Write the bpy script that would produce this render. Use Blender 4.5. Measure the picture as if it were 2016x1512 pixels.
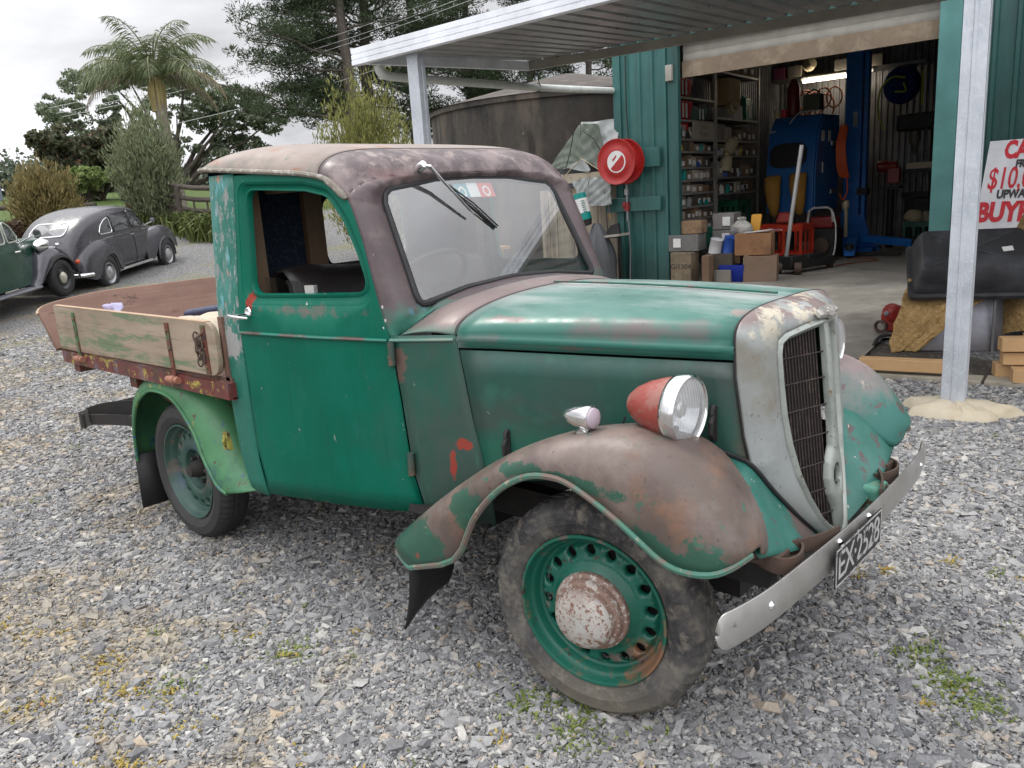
import bpy, bmesh, math, random
import numpy as np
from mathutils import Vector, Matrix
from mathutils.bvhtree import BVHTree
R_ = math.radians
C = bpy.context.scene.collection
SC = bpy.context.scene
for o in list(bpy.data.objects): bpy.data.objects.remove(o)
rng = random.Random(11); NR = np.random.default_rng(5)

# ------------------------------------------------------------------ camera, sky, sun, exposure
cam = bpy.data.cameras.new('camera'); co = bpy.data.objects.new('camera', cam); C.objects.link(co)
YAW, PIT, ROL, FPX = R_(132.8765), R_(13.0809), R_(-3.7902), 1566.4507
fw = Vector((math.cos(YAW)*math.cos(PIT), math.sin(YAW)*math.cos(PIT), -math.sin(PIT)))
rt = fw.cross(Vector((0, 0, 1))).normalized(); up = rt.cross(fw)
rt2 = rt*math.cos(ROL)+up*math.sin(ROL); up2 = up*math.cos(ROL)-rt*math.sin(ROL)
CAMLOC = Vector((1.2859, -2.2835, 1.512))
mw = Matrix((rt2, up2, -fw)).transposed().to_4x4(); mw.translation = CAMLOC
co.matrix_world = mw
cam.sensor_fit = 'HORIZONTAL'; cam.sensor_width = 36.0; cam.lens = FPX/2016*36.0
cam.clip_start = 0.05; cam.clip_end = 2000
SC.camera = co
SC.view_settings.view_transform = 'Standard'; SC.view_settings.look = 'None'
SC.view_settings.exposure = 0.15; SC.view_settings.gamma = 1.0
SC.cycles.max_bounces = 8; SC.cycles.transparent_max_bounces = 16
SC.cycles.caustics_reflective = False; SC.cycles.caustics_refractive = False
SUN_EL, SUN_AZ = R_(58), R_(178)      # azimuth measured from +X, counter-clockwise: the sun stands to the left of the picture
sd = Vector((math.cos(SUN_AZ)*math.cos(SUN_EL), math.sin(SUN_AZ)*math.cos(SUN_EL), math.sin(SUN_EL)))
sl = bpy.data.lights.new('sun', 'SUN'); sl.energy = 1.5; sl.angle = R_(11); sl.color = (1, .95, .88)
so = bpy.data.objects.new('sun', sl); C.objects.link(so)
so.rotation_euler = sd.to_track_quat('Z', 'Y').to_euler()

def nd(t, typ, ins=None, **at):
    n = t.nodes.new('ShaderNode'+typ)
    for k, v in at.items(): setattr(n, k, v)
    for k, v in (ins or {}).items():
        s = n.inputs[k]
        if isinstance(v, bpy.types.NodeSocket): t.links.new(v, s)
        else: s.default_value = v
    return n
def c4(c): return (c[0], c[1], c[2], 1)
def sr(r, g, b):
    f = lambda x: (x/255/12.92 if x <= 10 else ((x/255+.055)/1.055)**2.4)
    return (f(r), f(g), f(b))

w = bpy.data.worlds.new('World'); SC.world = w; w.use_nodes = True
t = w.node_tree; t.nodes.clear()
sky = nd(t, 'TexSky', sky_type='NISHITA', sun_disc=False, sun_elevation=SUN_EL, sun_rotation=R_(90)-SUN_AZ, air_density=1.0, dust_density=1.5)
tc = nd(t, 'TexCoord')
sep = nd(t, 'SeparateXYZ', {0: tc.outputs['Generated']})
zc = nd(t, 'Math', {0: sep.outputs[2], 1: .0}, operation='MAXIMUM')
den = nd(t, 'Math', {0: zc.outputs[0], 1: .22}, operation='ADD')
px = nd(t, 'Math', {0: sep.outputs[0], 1: den.outputs[0]}, operation='DIVIDE')
py = nd(t, 'Math', {0: sep.outputs[1], 1: den.outputs[0]}, operation='DIVIDE')
cv = nd(t, 'CombineXYZ', {0: px.outputs[0], 1: py.outputs[0], 2: 0.0})
n1 = nd(t, 'TexNoise', {'Vector': cv.outputs[0], 'Scale': 1.1, 'Detail': 7, 'Roughness': .55, 'Distortion': .35})
n2 = nd(t, 'TexNoise', {'Vector': cv.outputs[0], 'Scale': .55, 'Detail': 4, 'Roughness': .5})
# brightest towards the veiled sun on the left
dt = nd(t, 'VectorMath', {0: tc.outputs['Generated'], 1: Vector((-.955, .27, .06)).normalized()}, operation='DOT_PRODUCT')
gl = nd(t, 'MapRange', {'Value': dt.outputs['Value'], 'From Min': .955, 'From Max': 1.0, 'To Min': 0, 'To Max': 4.5})
cl = nd(t, 'MapRange', {'Value': n1.outputs['Fac'], 'From Min': .38, 'From Max': .62, 'To Min': 4.2, 'To Max': 7.8})
zen = nd(t, 'MapRange', {'Value': sep.outputs[2], 'From Min': .27, 'From Max': .62, 'To Min': 1.0, 'To Max': 2.5})   # overcast: brighter overhead
cz = nd(t, 'Math', {0: cl.outputs[0], 1: zen.outputs[0]}, operation='MULTIPLY')
bk = nd(t, 'VectorMath', {0: tc.outputs['Generated'], 1: Vector((.52, -.62, .58)).normalized()}, operation='DOT_PRODUCT')   # glow added to the unseen sky behind the camera to lift camera-facing sides
bkm = nd(t, 'MapRange', {'Value': bk.outputs['Value'], 'From Min': .0, 'From Max': .9, 'To Min': 0, 'To Max': 7.0})
cs0 = nd(t, 'Math', {0: cz.outputs[0], 1: gl.outputs[0]}, operation='ADD'); cs = nd(t, 'Math', {0: cs0.outputs[0], 1: bkm.outputs[0]}, operation='ADD')
ccol = nd(t, 'VectorMath', {0: (.985, .99, 1.03), 'Scale': cs.outputs[0]}, operation='SCALE')
cov = nd(t, 'MapRange', {'Value': n2.outputs['Fac'], 'From Min': .30, 'From Max': .44, 'To Min': .45, 'To Max': 1.0})
mx = nd(t, 'MixRGB', {'Fac': cov.outputs[0], 'Color1': sky.outputs[0], 'Color2': ccol.outputs[0]})
bg = nd(t, 'Background', {'Color': mx.outputs[0], 'Strength': .105})
t.links.new(bg.outputs[0], nd(t, 'OutputWorld').inputs[0])

# ------------------------------------------------------------------ mesh helpers
class MB:
    def __init__(s): s.v = []; s.f = []; s.m = []; s.k = 0
    def add(s, vs, fs, k=None):
        b = len(s.v); s.v += [tuple(p) for p in vs]; s.f += [tuple(b+i for i in f) for f in fs]
        s.m += [s.k if k is None else k]*len(fs); return s
    def box(s, c, d, rz=0, M=None, taper=1.0):
        x, y, z = d[0]/2, d[1]/2, d[2]/2; q = []
        for sz in (-1, 1):
            tp = taper if sz > 0 else 1
            for sx, sy in ((-1, -1), (1, -1), (1, 1), (-1, 1)): q.append(Vector((sx*x*tp, sy*y*tp, sz*z)))
        if M is None: M = Matrix.Rotation(rz, 4, 'Z')
        q = [M.to_3x3() @ p+Vector(c) for p in q]
        return s.add(q, [(3, 2, 1, 0), (4, 5, 6, 7), (0, 1, 5, 4), (1, 2, 6, 5), (2, 3, 7, 6), (3, 0, 4, 7)])
    def grid(s, rows, cu=False, cv=False, k=None):
        n, m = len(rows), len(rows[0]); vs = [p for r in rows for p in r]; fs = []
        for i in range(n if cv else n-1):
            for j in range(m if cu else m-1):
                a, b = i, (i+1) % n; c, d = j, (j+1) % m
                fs.append((a*m+c, a*m+d, b*m+d, b*m+c))
        return s.add(vs, fs, k)
    def tube(s, path, r, n=8, closed=False, cap=True, flat=1.0):
        P = [Vector(p) for p in path]; N = len(P); rows = []; prev = None
        for i, p in enumerate(P):
            if closed: tg = P[(i+1) % N]-P[i-1]
            else: tg = P[min(i+1, N-1)]-P[max(i-1, 0)]
            if tg.length < 1e-9: tg = Vector((0, 0, 1))
            tg.normalize()
            if prev is None:
                a = Vector((0, 0, 1)) if abs(tg.z) < .9 else Vector((1, 0, 0)); nx = (a-tg*a.dot(tg)).normalized()
            else:
                nx = prev-tg*prev.dot(tg); nx = nx.normalized() if nx.length > 1e-6 else tg.orthogonal().normalized()
            prev = nx; ny = tg.cross(nx); rr = r[i] if isinstance(r, (list, tuple)) else r
            rows.append([p+nx*(rr*math.cos(2*math.pi*j/n)*flat)+ny*(rr*math.sin(2*math.pi*j/n)) for j in range(n)])
        s.grid(rows, cu=True, cv=closed)
        if cap and not closed:
            b = len(s.v)-N*n
            s.f.append(tuple(b+j for j in reversed(range(n)))); s.f.append(tuple(b+(N-1)*n+j for j in range(n))); s.m += [s.k]*2
        return s
    def lathe(s, prof, o=(0, 0, 0), ax=(0, 0, 1), n=32, closed=False):
        ax = Vector(ax).normalized(); a = Vector((0, 0, 1)) if abs(ax.z) < .9 else Vector((1, 0, 0))
        e1 = (a-ax*a.dot(ax)).normalized(); e2 = ax.cross(e1); o = Vector(o)
        rows = [[o+ax*h+(e1*math.cos(2*math.pi*j/n)+e2*math.sin(2*math.pi*j/n))*max(r, 1e-5) for j in range(n)] for r, h in prof]
        return s.grid(rows, cu=True, cv=closed)
    def prism(s, poly, fn, t0, t1):
        n = len(poly); a = [fn(p, t0) for p in poly]; b = [fn(p, t1) for p in poly]
        return s.add(a+b, [tuple(reversed(range(n))), tuple(range(n, 2*n))]+[(i, (i+1) % n, n+(i+1) % n, n+i) for i in range(n)])
    def ribbon(s, path, wdir, wd, th):
        P = [Vector(p) for p in path]; wdir = Vector(wdir).normalized(); rows = []
        for i, p in enumerate(P):
            tg = (P[min(i+1, len(P)-1)]-P[max(i-1, 0)]).normalized(); nm = tg.cross(wdir).normalized()
            rows.append([p+wdir*wd/2+nm*th/2, p-wdir*wd/2+nm*th/2, p-wdir*wd/2-nm*th/2, p+wdir*wd/2-nm*th/2])
        s.grid(rows, cu=True); b = len(s.v)-4*len(P)
        s.f += [(b+3, b+2, b+1, b), tuple(b+4*(len(P)-1)+j for j in range(4))]; s.m += [s.k]*2
        return s
ORG = {}; FRM = {}
I4 = Matrix.Identity(4)
def build(name, mb, mat, parent=None, smooth=38, bevel=0, seg=2, solid=0, weld=True, sub=0, flip=False):
    me = bpy.data.meshes.new(name); vs = mb.v
    if parent is not None: g = ORG[parent.name]; vs = [(p[0]-g[0], p[1]-g[1], p[2]-g[2]) for p in vs]
    me.from_pydata(vs, [], mb.f)
    mats = mat if isinstance(mat, (list, tuple)) else [mat]
    for m_ in mats: me.materials.append(m_)
    if len(mats) > 1: me.polygons.foreach_set('material_index', mb.m)
    bm = bmesh.new(); bm.from_mesh(me)
    if weld: bmesh.ops.remove_doubles(bm, verts=bm.verts, dist=2e-5)
    bmesh.ops.recalc_face_normals(bm, faces=bm.faces)
    bm.to_mesh(me); bm.free()
    if smooth:
        me.polygons.foreach_set('use_smooth', [True]*len(me.polygons)); me.set_sharp_from_angle(angle=R_(smooth))
    else: me.polygons.foreach_set('use_smooth', [False]*len(me.polygons))
    o = bpy.data.objects.new(name, me); C.objects.link(o)
    if parent is not None: o.parent = parent; ORG[o.name] = ORG[parent.name]
    if solid: q = o.modifiers.new('s', 'SOLIDIFY'); q.thickness = solid; q.offset = 0
    if bevel: q = o.modifiers.new('b', 'BEVEL'); q.width = bevel; q.segments = seg; q.limit_method = 'ANGLE'; q.angle_limit = R_(40)
    if sub: q = o.modifiers.new('u', 'SUBSURF'); q.levels = sub; q.render_levels = sub
    return o
def tags(o, label, cat, group=None, kind=None):
    if label: o['label'] = label
    if cat: o['category'] = cat
    if group: o['group'] = group
    if kind: o['kind'] = kind
    return o
def thing(name, label, cat, loc=(0, 0, 0), F=I4, group=None):
    o = bpy.data.objects.new(name, None); C.objects.link(o); o.empty_display_size = .2
    o.matrix_world = F @ Matrix.Translation(loc); ORG[o.name] = tuple(loc)
    return tags(o, label, cat, group)
def mono(name, mb, mat, label, cat, loc=(0, 0, 0), F=I4, group=None, kind=None, **kw):
    mb.v = [(p[0]-loc[0], p[1]-loc[1], p[2]-loc[2]) for p in mb.v]
    o = build(name, mb, mat, None, **kw); o.matrix_world = F @ Matrix.Translation(loc); ORG[o.name] = tuple(loc)
    return tags(o, label, cat, group, kind)
def struct(name, mb, mat, F=I4, **kw):
    o = build(name, mb, mat, None, **kw); o.matrix_world = F; ORG[o.name] = (0, 0, 0); o['kind'] = 'structure'; return o
def lerp(a, b, t): return a+(b-a)*t
def v3(p): return Vector(p)
def catmull(pts, n):
    P = [np.array(p, float) for p in pts]; P = [2*P[0]-P[1]]+P+[2*P[-1]-P[-2]]; out = []
    for i in range(1, len(P)-2):
        for k in range(n):
            t_ = k/n; a, b, c, d = P[i-1:i+3]
            out.append(tuple(.5*((2*b)+(-a+c)*t_+(2*a-5*b+4*c-d)*t_*t_+(-a+3*b-3*c+d)*t_**3)))
    out.append(tuple(P[-2])); return out
def rpoly(pts, r, seg=6):
    out = []; n = len(pts)
    for i in range(n):
        p = Vector(pts[i][:2]); rr = pts[i][2] if len(pts[i]) > 2 else r
        a = Vector(pts[i-1][:2])-p; b = Vector(pts[(i+1) % n][:2])-p
        if rr <= 0: out.append(tuple(p)); continue
        an = a.angle(b); d = min(rr/math.tan(an/2), a.length*.49, b.length*.49)
        A = p+a.normalized()*d; B = p+b.normalized()*d
        for k in range(seg+1):
            t_ = k/seg; q = A*(1-t_)**2+p*2*t_*(1-t_)+B*t_**2; out.append(tuple(q))
    return out
def cast_loop(loop, ax, c, angs):
    L = [np.array(p, float) for p in loop]; a2 = [np.array([p[ax[0]]-c[0], p[ax[1]]-c[1]]) for p in L]; n = len(L); out = []
    for an in angs:
        d = np.array([math.cos(an), math.sin(an)]); best = None
        for i in range(n):
            p, q = a2[i], a2[(i+1) % n]; e = q-p; det = d[0]*(-e[1])+d[1]*e[0]
            if abs(det) < 1e-12: continue
            s_ = (p[0]*(-e[1])+p[1]*e[0])/det; u_ = (d[0]*p[1]-d[1]*p[0])/det
            if s_ > 1e-9 and -1e-6 <= u_ <= 1+1e-6 and (best is None or s_ > best[0]): best = (s_, L[i]+(L[(i+1) % n]-L[i])*u_)
        out.append(best[1] if best else L[0])
    return out
def ring_loft(outer, inner, ax, c, ts, n=72, fn=None):
    an = set(round(2*math.pi*i/n-math.pi, 5) for i in range(n))
    for lp in (outer, inner):
        for p in lp: an.add(round(math.atan2(p[ax[1]]-c[1], p[ax[0]]-c[0]), 5))
    an = sorted(an); keep = [an[0]]
    for a in an[1:]:
        if a-keep[-1] > 2e-3: keep.append(a)
    if keep[0]+2*math.pi-keep[-1] < 2e-3: keep.pop()
    O = cast_loop(outer, ax, c, keep); N = cast_loop(inner, ax, c, keep); rows = []
    for t_ in ts:
        row = []
        for a, b in zip(O, N):
            p = a+(b-a)*t_; row.append(tuple(fn(p, t_, a, b) if fn else p))
        rows.append(row)
    return rows
def text_mesh(txt, size, ext=.001, align='CENTER', spacing=1.0, bold=0.0):
    cu = bpy.data.curves.new('txt', 'FONT'); cu.body = txt; cu.size = size; cu.extrude = ext; cu.align_x = align; cu.align_y = 'CENTER'
    cu.space_character = spacing; cu.offset = bold; cu.resolution_u = 3
    o = bpy.data.objects.new('txt', cu); C.objects.link(o); dg = bpy.context.evaluated_depsgraph_get()
    me = bpy.data.meshes.new_from_object(o.evaluated_get(dg)); vs = [tuple(v.co) for v in me.vertices]; fs = [tuple(p.vertices) for p in me.polygons]
    bpy.data.objects.remove(o); bpy.data.curves.remove(cu); bpy.data.meshes.remove(me); return vs, fs
def text_mb(txt, size, o, ex, ey, ext=.001, xs=1.0, **kw):
    vs, fs = text_mesh(txt, size, ext, **kw); vs = [(p[0]*xs, p[1], p[2]) for p in vs]; ex = Vector(ex).normalized(); ey = Vector(ey).normalized(); ez = ex.cross(ey); o = Vector(o)
    m = MB(); m.add([o+ex*p[0]+ey*p[1]+ez*p[2] for p in vs], fs); return m
def np_mesh(name, V, n_per, mat, parent=None, label=None, cat=None, group=None, kind=None, loc=(0, 0, 0), shade=False, faces=None):
    """V: (N*n_per,3) vertices; every n_per make one polygon, or faces = template for every stone"""
    V = np.ascontiguousarray(V-np.array(loc), dtype=np.float32); me = bpy.data.meshes.new(name); nv = len(V); me.vertices.add(nv); me.vertices.foreach_set('co', V.ravel())
    if faces is None:
        nf = nv//n_per; li = np.arange(nv, dtype=np.int32); ls = np.arange(nf, dtype=np.int32)*n_per
    else:
        F = np.array(faces, dtype=np.int32); N = nv//n_per; li = (F[None]+(np.arange(N, dtype=np.int32)*n_per)[:, None, None]).reshape(-1); nf = N*len(F); ls = np.arange(nf, dtype=np.int32)*F.shape[1]
    me.loops.add(len(li)); me.loops.foreach_set('vertex_index', li.astype(np.int32)); me.polygons.add(nf); me.polygons.foreach_set('loop_start', ls.astype(np.int32))
    me.update(calc_edges=True); me.materials.append(mat); me.polygons.foreach_set('use_smooth', np.zeros(nf, dtype=bool))
    o = bpy.data.objects.new(name, me); C.objects.link(o); o.location = loc
    if parent is not None: o.parent = parent; o.location = (0, 0, 0)
    tags(o, label, cat, group, kind); return o

# ------------------------------------------------------------------ materials
MATS = {}
def newmat(name):
    m = bpy.data.materials.new(name); m.use_nodes = True; t = m.node_tree; b = t.nodes['Principled BSDF']; MATS[name] = m; return m, t, b
def noise(t, vec, scale, detail=4, rough=.6, dist=0.0):
    return nd(t, 'TexNoise', {'Vector': vec, 'Scale': scale, 'Detail': detail, 'Roughness': rough, 'Distortion': dist}).outputs['Fac']
def mr(t, val, a, b, lo=0.0, hi=1.0):
    return nd(t, 'MapRange', {'Value': val, 'From Min': a, 'From Max': b, 'To Min': lo, 'To Max': hi}).outputs[0]
def mul(t, a, b, op='MULTIPLY'): return nd(t, 'Math', {0: a, 1: b}, operation=op).outputs[0]
def mixc(t, f, a, b): return nd(t, 'MixRGB', {'Fac': f, 'Color1': a if isinstance(a, bpy.types.NodeSocket) else c4(a), 'Color2': b if isinstance(b, bpy.types.NodeSocket) else c4(b)}).outputs[0]
def patina(name, base, layers=(), rough=.5, bump=.12, bscale=45, metal=0.0, spec=.5, var=.18, coat=0.0, bdist=.01, sheen=0.0):
    m, t, b = newmat(name); tcn = nd(t, 'TexCoord').outputs['Object']; sepn = nd(t, 'SeparateXYZ', {0: tcn})
    big = noise(t, tcn, 3.1, 5, .6); hs = mr(t, big, .3, .7, 1-var, 1+var)
    col = nd(t, 'VectorMath', {0: base, 'Scale': hs}, operation='SCALE').outputs[0]
    for i, L in enumerate(layers):
        vec = tcn
        if 'st' in L: vec = nd(t, 'VectorMath', {0: tcn, 1: L['st']}, operation='MULTIPLY').outputs[0]
        off = nd(t, 'VectorMath', {0: vec, 1: (i*3.7+L.get('seed', 0), i*1.9, i*5.3)}, operation='ADD').outputs[0]
        nz = noise(t, off, L.get('s', 6), L.get('d', 6), L.get('r', .62), L.get('dist', 0.0))
        f = None
        if 'lo' in L: f = mr(t, nz, L['lo'], L['hi'])
        if 'grad' in L:
            axn, a, bb, amp = L['grad']; vv = mul(t, nd(t, 'Math', {0: nz, 1: .5}, operation='SUBTRACT').outputs[0], amp)
            g = mr(t, mul(t, sepn.outputs[axn], vv, 'ADD'), a, bb); f = g if f is None else mul(t, f, g)
        if 'grad2' in L:
            axn, a, bb = L['grad2']; g = mr(t, sepn.outputs[axn], a, bb); f = g if f is None else mul(t, f, g)
        if 'blobs' in L:
            acc = None
            for (cx, rr) in L['blobs']:
                dv = nd(t, 'VectorMath', {0: tcn, 1: cx}, operation='SUBTRACT').outputs[0]
                dv = nd(t, 'VectorMath', {0: dv, 1: rr}, operation='DIVIDE').outputs[0]
                ln = nd(t, 'VectorMath', {0: dv}, operation='LENGTH').outputs['Value']
                ln = mul(t, ln, mul(t, nd(t, 'Math', {0: nz, 1: .5}, operation='SUBTRACT').outputs[0], L.get('amp', 1.0)), 'ADD')
                g = mr(t, ln, 1.0+L.get('soft', .06), 1.0-L.get('soft', .06)); acc = g if acc is None else mul(t, acc, g, 'MAXIMUM')
            f = acc if f is None else mul(t, f, acc)
        if 'pm' in L:
            acc = None
            for (cx, rr) in L['pm']:
                dv = nd(t, 'VectorMath', {0: tcn, 1: cx}, operation='SUBTRACT').outputs[0]; dv = nd(t, 'VectorMath', {0: dv, 1: rr}, operation='DIVIDE').outputs[0]
                g = mr(t, nd(t, 'VectorMath', {0: dv}, operation='LENGTH').outputs['Value'], 1.0, 0.0); acc = g if acc is None else mul(t, acc, g, 'MAXIMUM')
            f = mr(t, mul(t, nz, mul(t, acc, L['w']), 'ADD'), L['plo'], L['phi'])
        if 'k' in L: f = mul(t, f, L['k'])
        col = mixc(t, f, col, L['c'])
    t.links.new(col, b.inputs['Base Color'])
    rn = noise(t, tcn, 14, 4); t.links.new(mr(t, rn, .3, .7, max(0.02, rough-.1), min(1, rough+.12)), b.inputs['Roughness'])
    b.inputs['Metallic'].default_value = metal; b.inputs['Specular IOR Level'].default_value = spec; b.inputs['Coat Weight'].default_value = coat
    if sheen: b.inputs['Sheen Weight'].default_value = sheen; b.inputs['Sheen Roughness'].default_value = .35
    if bump:
        bn = noise(t, tcn, bscale, 5, .65); bp = nd(t, 'Bump', {'Height': bn, 'Strength': bump, 'Distance': bdist}); t.links.new(bp.outputs[0], b.inputs['Normal'])
    return m
def plain(name, col, rough=.5, metal=0.0, var=.15, bump=.1, bscale=30, spec=.5, dirt=None):
    L = []
    if dirt: L.append(dict(c=dirt, s=5, lo=.5, hi=.75, k=.6))
    return patina(name, col, L, rough, bump, bscale, metal, spec, var)
# ------------------------------------------------------------------ the setting: ground, slab, shed, canopy, tank
SA = R_(5.4); SP0 = Vector((-5.401, 7.395, 0))
S = Matrix.Translation(SP0) @ Matrix.Rotation(SA, 4, 'Z')
Si = S.inverted()
def sst(x, a, b):
    q = np.clip((x-a)/(b-a), 0, 1); return q*q*(3-2*q)
def gh(x, y):
    x = np.asarray(x, float); y = np.asarray(y, float)
    s = (x-1.286)*-.934+(y+2.284)*.357
    q = np.maximum(0, s-12.6); h = .065*q+.002*q*q
    s32 = np.maximum(0, s-32); h = np.where(s > 32, 2.014+.11*s32*np.exp(-s32/40), h)
    uu = (x+5.401)*math.cos(SA)+(y-7.395)*math.sin(SA); vv = -(x+5.401)*math.sin(SA)+(y-7.395)*math.cos(SA)
    g2 = .22*sst(vv, -4.2, 0)*sst(uu, -9, -3)
    lat = .012*np.sin(x*1.3+.5)*np.sin(y*1.7)*np.minimum(1, np.hypot(x+.6, y)/4)
    return np.maximum(h, 0)*sst(x, -4, -9)+g2+lat*.6-.03*sst(vv, -3.9, -3.3)*sst(uu, -.6, 0)*(vv < 9)
def gravel_mat():
    m, t, b = newmat('gravel'); P = nd(t, 'TexCoord').outputs['Object']
    nz = noise(t, P, 30, 2); wv = nd(t, 'VectorMath', {0: P, 1: nd(t, 'VectorMath', {0: (.02, .02, .02), 'Scale': nz}, operation='SCALE').outputs[0]}, operation='ADD').outputs[0]
    v1 = nd(t, 'TexVoronoi', {'Vector': wv, 'Scale': 46.0, 'Randomness': 1.0}); v2 = nd(t, 'TexVoronoi', {'Vector': wv, 'Scale': 110.0})
    sp = nd(t, 'SeparateXYZ', {0: v1.outputs['Color']}); cr = nd(t, 'ValToRGB', {'Fac': sp.outputs[0]})
    e = cr.color_ramp.elements; e[0].color = (.12, .12, .125, 1); e[1].color = (.52, .51, .49, 1)
    x_ = e.new(.45); x_.color = (.27, .27, .275, 1); x_ = e.new(.8); x_.color = (.36, .355, .34, 1)
    gap = mr(t, v1.outputs['Distance'], .25, .62, 1.0, .42); col = nd(t, 'VectorMath', {0: cr.outputs[0], 'Scale': gap}, operation='SCALE').outputs[0]
    sp2 = nd(t, 'SeparateXYZ', {0: v2.outputs['Color']}); col = mixc(t, mr(t, sp2.outputs[1], .6, 1, 0, .45), col, (.33, .325, .31))
    big = noise(t, P, .8, 6, .6); col = mixc(t, mr(t, big, .56, .74, 0, .4), col, (.19, .165, .13))
    moss = noise(t, P, 1.7, 7, .7, .4); mo2 = noise(t, P, 22, 4); gx = nd(t, 'SeparateXYZ', {0: P})
    # yellow moss: thickest along the left foreground and along the far track
    lf = mr(t, nd(t, 'VectorMath', {0: P, 1: (-.35, -.94, 0)}, operation='DOT_PRODUCT').outputs['Value'], .1, 1.9, -.02, .13)
    mo = mul(t, mr(t, mul(t, moss, lf, 'ADD'), .60, .70), mr(t, mo2, .42, .58)); col = mixc(t, mul(t, mo, .5), col, (.27, .19, .06))
    far = mr(t, gx.outputs[0], -3.5, -6.5); f2 = mul(t, mul(t, far, mr(t, noise(t, P, .55, 5, .6), .52, .60)), mr(t, mo2, .35, .6)); col = mixc(t, mul(t, f2, .7), col, (.20, .20, .07))
    # mown grass beyond the fence, in plan
    s_ = nd(t, 'VectorMath', {0: P, 1: (-.934, .357, 0)}, operation='DOT_PRODUCT').outputs['Value']; gr = mr(t, mul(t, s_, mul(t, noise(t, P, .9, 4), 1.2), 'ADD'), 27.0, 27.6)
    gcol = mixc(t, noise(t, P, 2.5, 6), (.055, .095, .022), (.12, .17, .045)); col = mixc(t, gr, col, gcol)
    t.links.new(col, b.inputs['Base Color']); b.inputs['Roughness'].default_value = .85; b.inputs['Specular IOR Level'].default_value = .25
    h = mr(t, v1.outputs['Distance'], 0, .6, 1, 0); h = mul(t, h, mul(t, mr(t, v2.outputs['Distance'], 0, .6, .3, 0), nz, 'ADD'), 'ADD')
    bp = nd(t, 'Bump', {'Height': h, 'Strength': .9, 'Distance': .014}); t.links.new(bp.outputs[0], b.inputs['Normal']); return m
gravel = gravel_mat()
def axis(lo, hi, fine_lo, fine_hi, fs, n):
    a = np.arange(fine_lo, fine_hi+1e-6, fs); k = np.linspace(0, 1, n)[1:]
    return np.concatenate([(fine_lo-(fine_lo-lo)*k**2.6)[::-1], a, fine_hi+(hi-fine_hi)*k**2.6])
gx_, gy_ = axis(-420, 260, -26, 6, .4, 30), axis(-260, 420, -6, 16, .4, 30)
X, Y = np.meshgrid(gx_, gy_); Z = gh(X, Y)
gm = MB(); gm.grid([[(X[i, j], Y[i, j], Z[i, j]) for j in range(X.shape[1])] for i in range(X.shape[0])])
ground = struct('ground', gm, gravel, weld=False)

concrete = patina('concrete', (.30, .28, .245), [dict(c=(.15, .135, .11), s=1.3, lo=.42, hi=.66, k=.8), dict(c=(.085, .075, .065), s=2.2, lo=.60, hi=.72, k=.7), dict(c=(.34, .32, .28), s=9, lo=.58, hi=.75, k=.4)], .8, .25, 60)
def zs(v): return .03+.22*float(sst(v, -3.6, -.1))
sm = MB(); vv_ = list(np.linspace(-3.62, 0, 14))+[.3, 3, 9]
sm.grid([[(u_, v_, zs(v_)) for u_ in (-.35, 1, 4.1, 4.13)] for v_ in vv_]); sm.grid([[(u_, v_, zs(v_)) for u_ in (4.13, 7, 12)] for v_ in [-2.6]+[q for q in vv_ if q > -2.5]])
sm.grid([[(u_, -3.62, zs(-3.62)) for u_ in (-.35, 4.13)], [(u_, -3.64, -.12) for u_ in (-.35, 4.13)]])
struct('concrete_slab', sm, concrete, S)
kb = MB()
for i_ in range(6):
    u0 = 4.16+i_*.92; kb.box((u0+.45, -3.80+.012*math.sin(i_*2.1), .0), (.90, .20, .07+.006*(i_ % 2)), rz=.02*math.sin(i_*3))
struct('concrete_edging', kb, plain('edging', (.33, .30, .24), .85, dirt=(.16, .13, .09), bump=.3), S, bevel=.006)
tr = MB(); tr.grid([[(u_, v_, .025+.02*math.sin(u_*5+v_*9)) for u_ in np.linspace(4.0, 9, 26)] for v_ in np.linspace(-3.72, -2.5, 12)])
struct('dirt_strip', tr, patina('damp_dirt', (.06, .05, .04), [dict(c=(.20, .18, .15), s=30, lo=.55, hi=.68), dict(c=(.03, .025, .02), s=5, lo=.5, hi=.7)], .9, .5, 40), S)

# --- shed
teal = patina('teal_steel', (.030, .115, .105), [dict(c=(.055, .19, .175), s=1.2, lo=.45, hi=.7, k=.7, st=(1, 1, .25)), dict(c=(.012, .05, .055), s=2.6, lo=.55, hi=.75, k=.6, st=(2, 2, .3)), dict(c=(.15, .13, .10), s=40, lo=.70, hi=.74, k=.6), dict(c=(.02, .05, .045), grad=(2, .75, .35, .5), s=4, k=.6)], .45, .05, 20)
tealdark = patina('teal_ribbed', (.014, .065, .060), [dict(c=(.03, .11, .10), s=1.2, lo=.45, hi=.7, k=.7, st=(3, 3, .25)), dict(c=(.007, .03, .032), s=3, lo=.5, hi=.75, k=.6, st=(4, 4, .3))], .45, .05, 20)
tealpale = patina('teal_flashing', (.085, .24, .225), [dict(c=(.05, .16, .15), s=1.5, lo=.5, hi=.75, k=.7, st=(1, 1, .2)), dict(c=(.2, .33, .31), s=30, lo=.62, hi=.7, k=.4)], .5, .05, 20)
galv = patina('galvanised', (.53, .56, .60), [dict(c=(.66, .69, .73), s=60, lo=.52, hi=.62, k=.6), dict(c=(.42, .45, .49), s=4, lo=.52, hi=.72, k=.6), dict(c=(.40, .44, .50), s=18, lo=.56, hi=.66, k=.5, st=(1, 1, .35))], .42, .05, 80, metal=.25)
white = patina('white_fascia', (.84, .86, .90), [dict(c=(.62, .64, .69), s=1.5, lo=.5, hi=.75, k=.6)], .38, .02)
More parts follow.
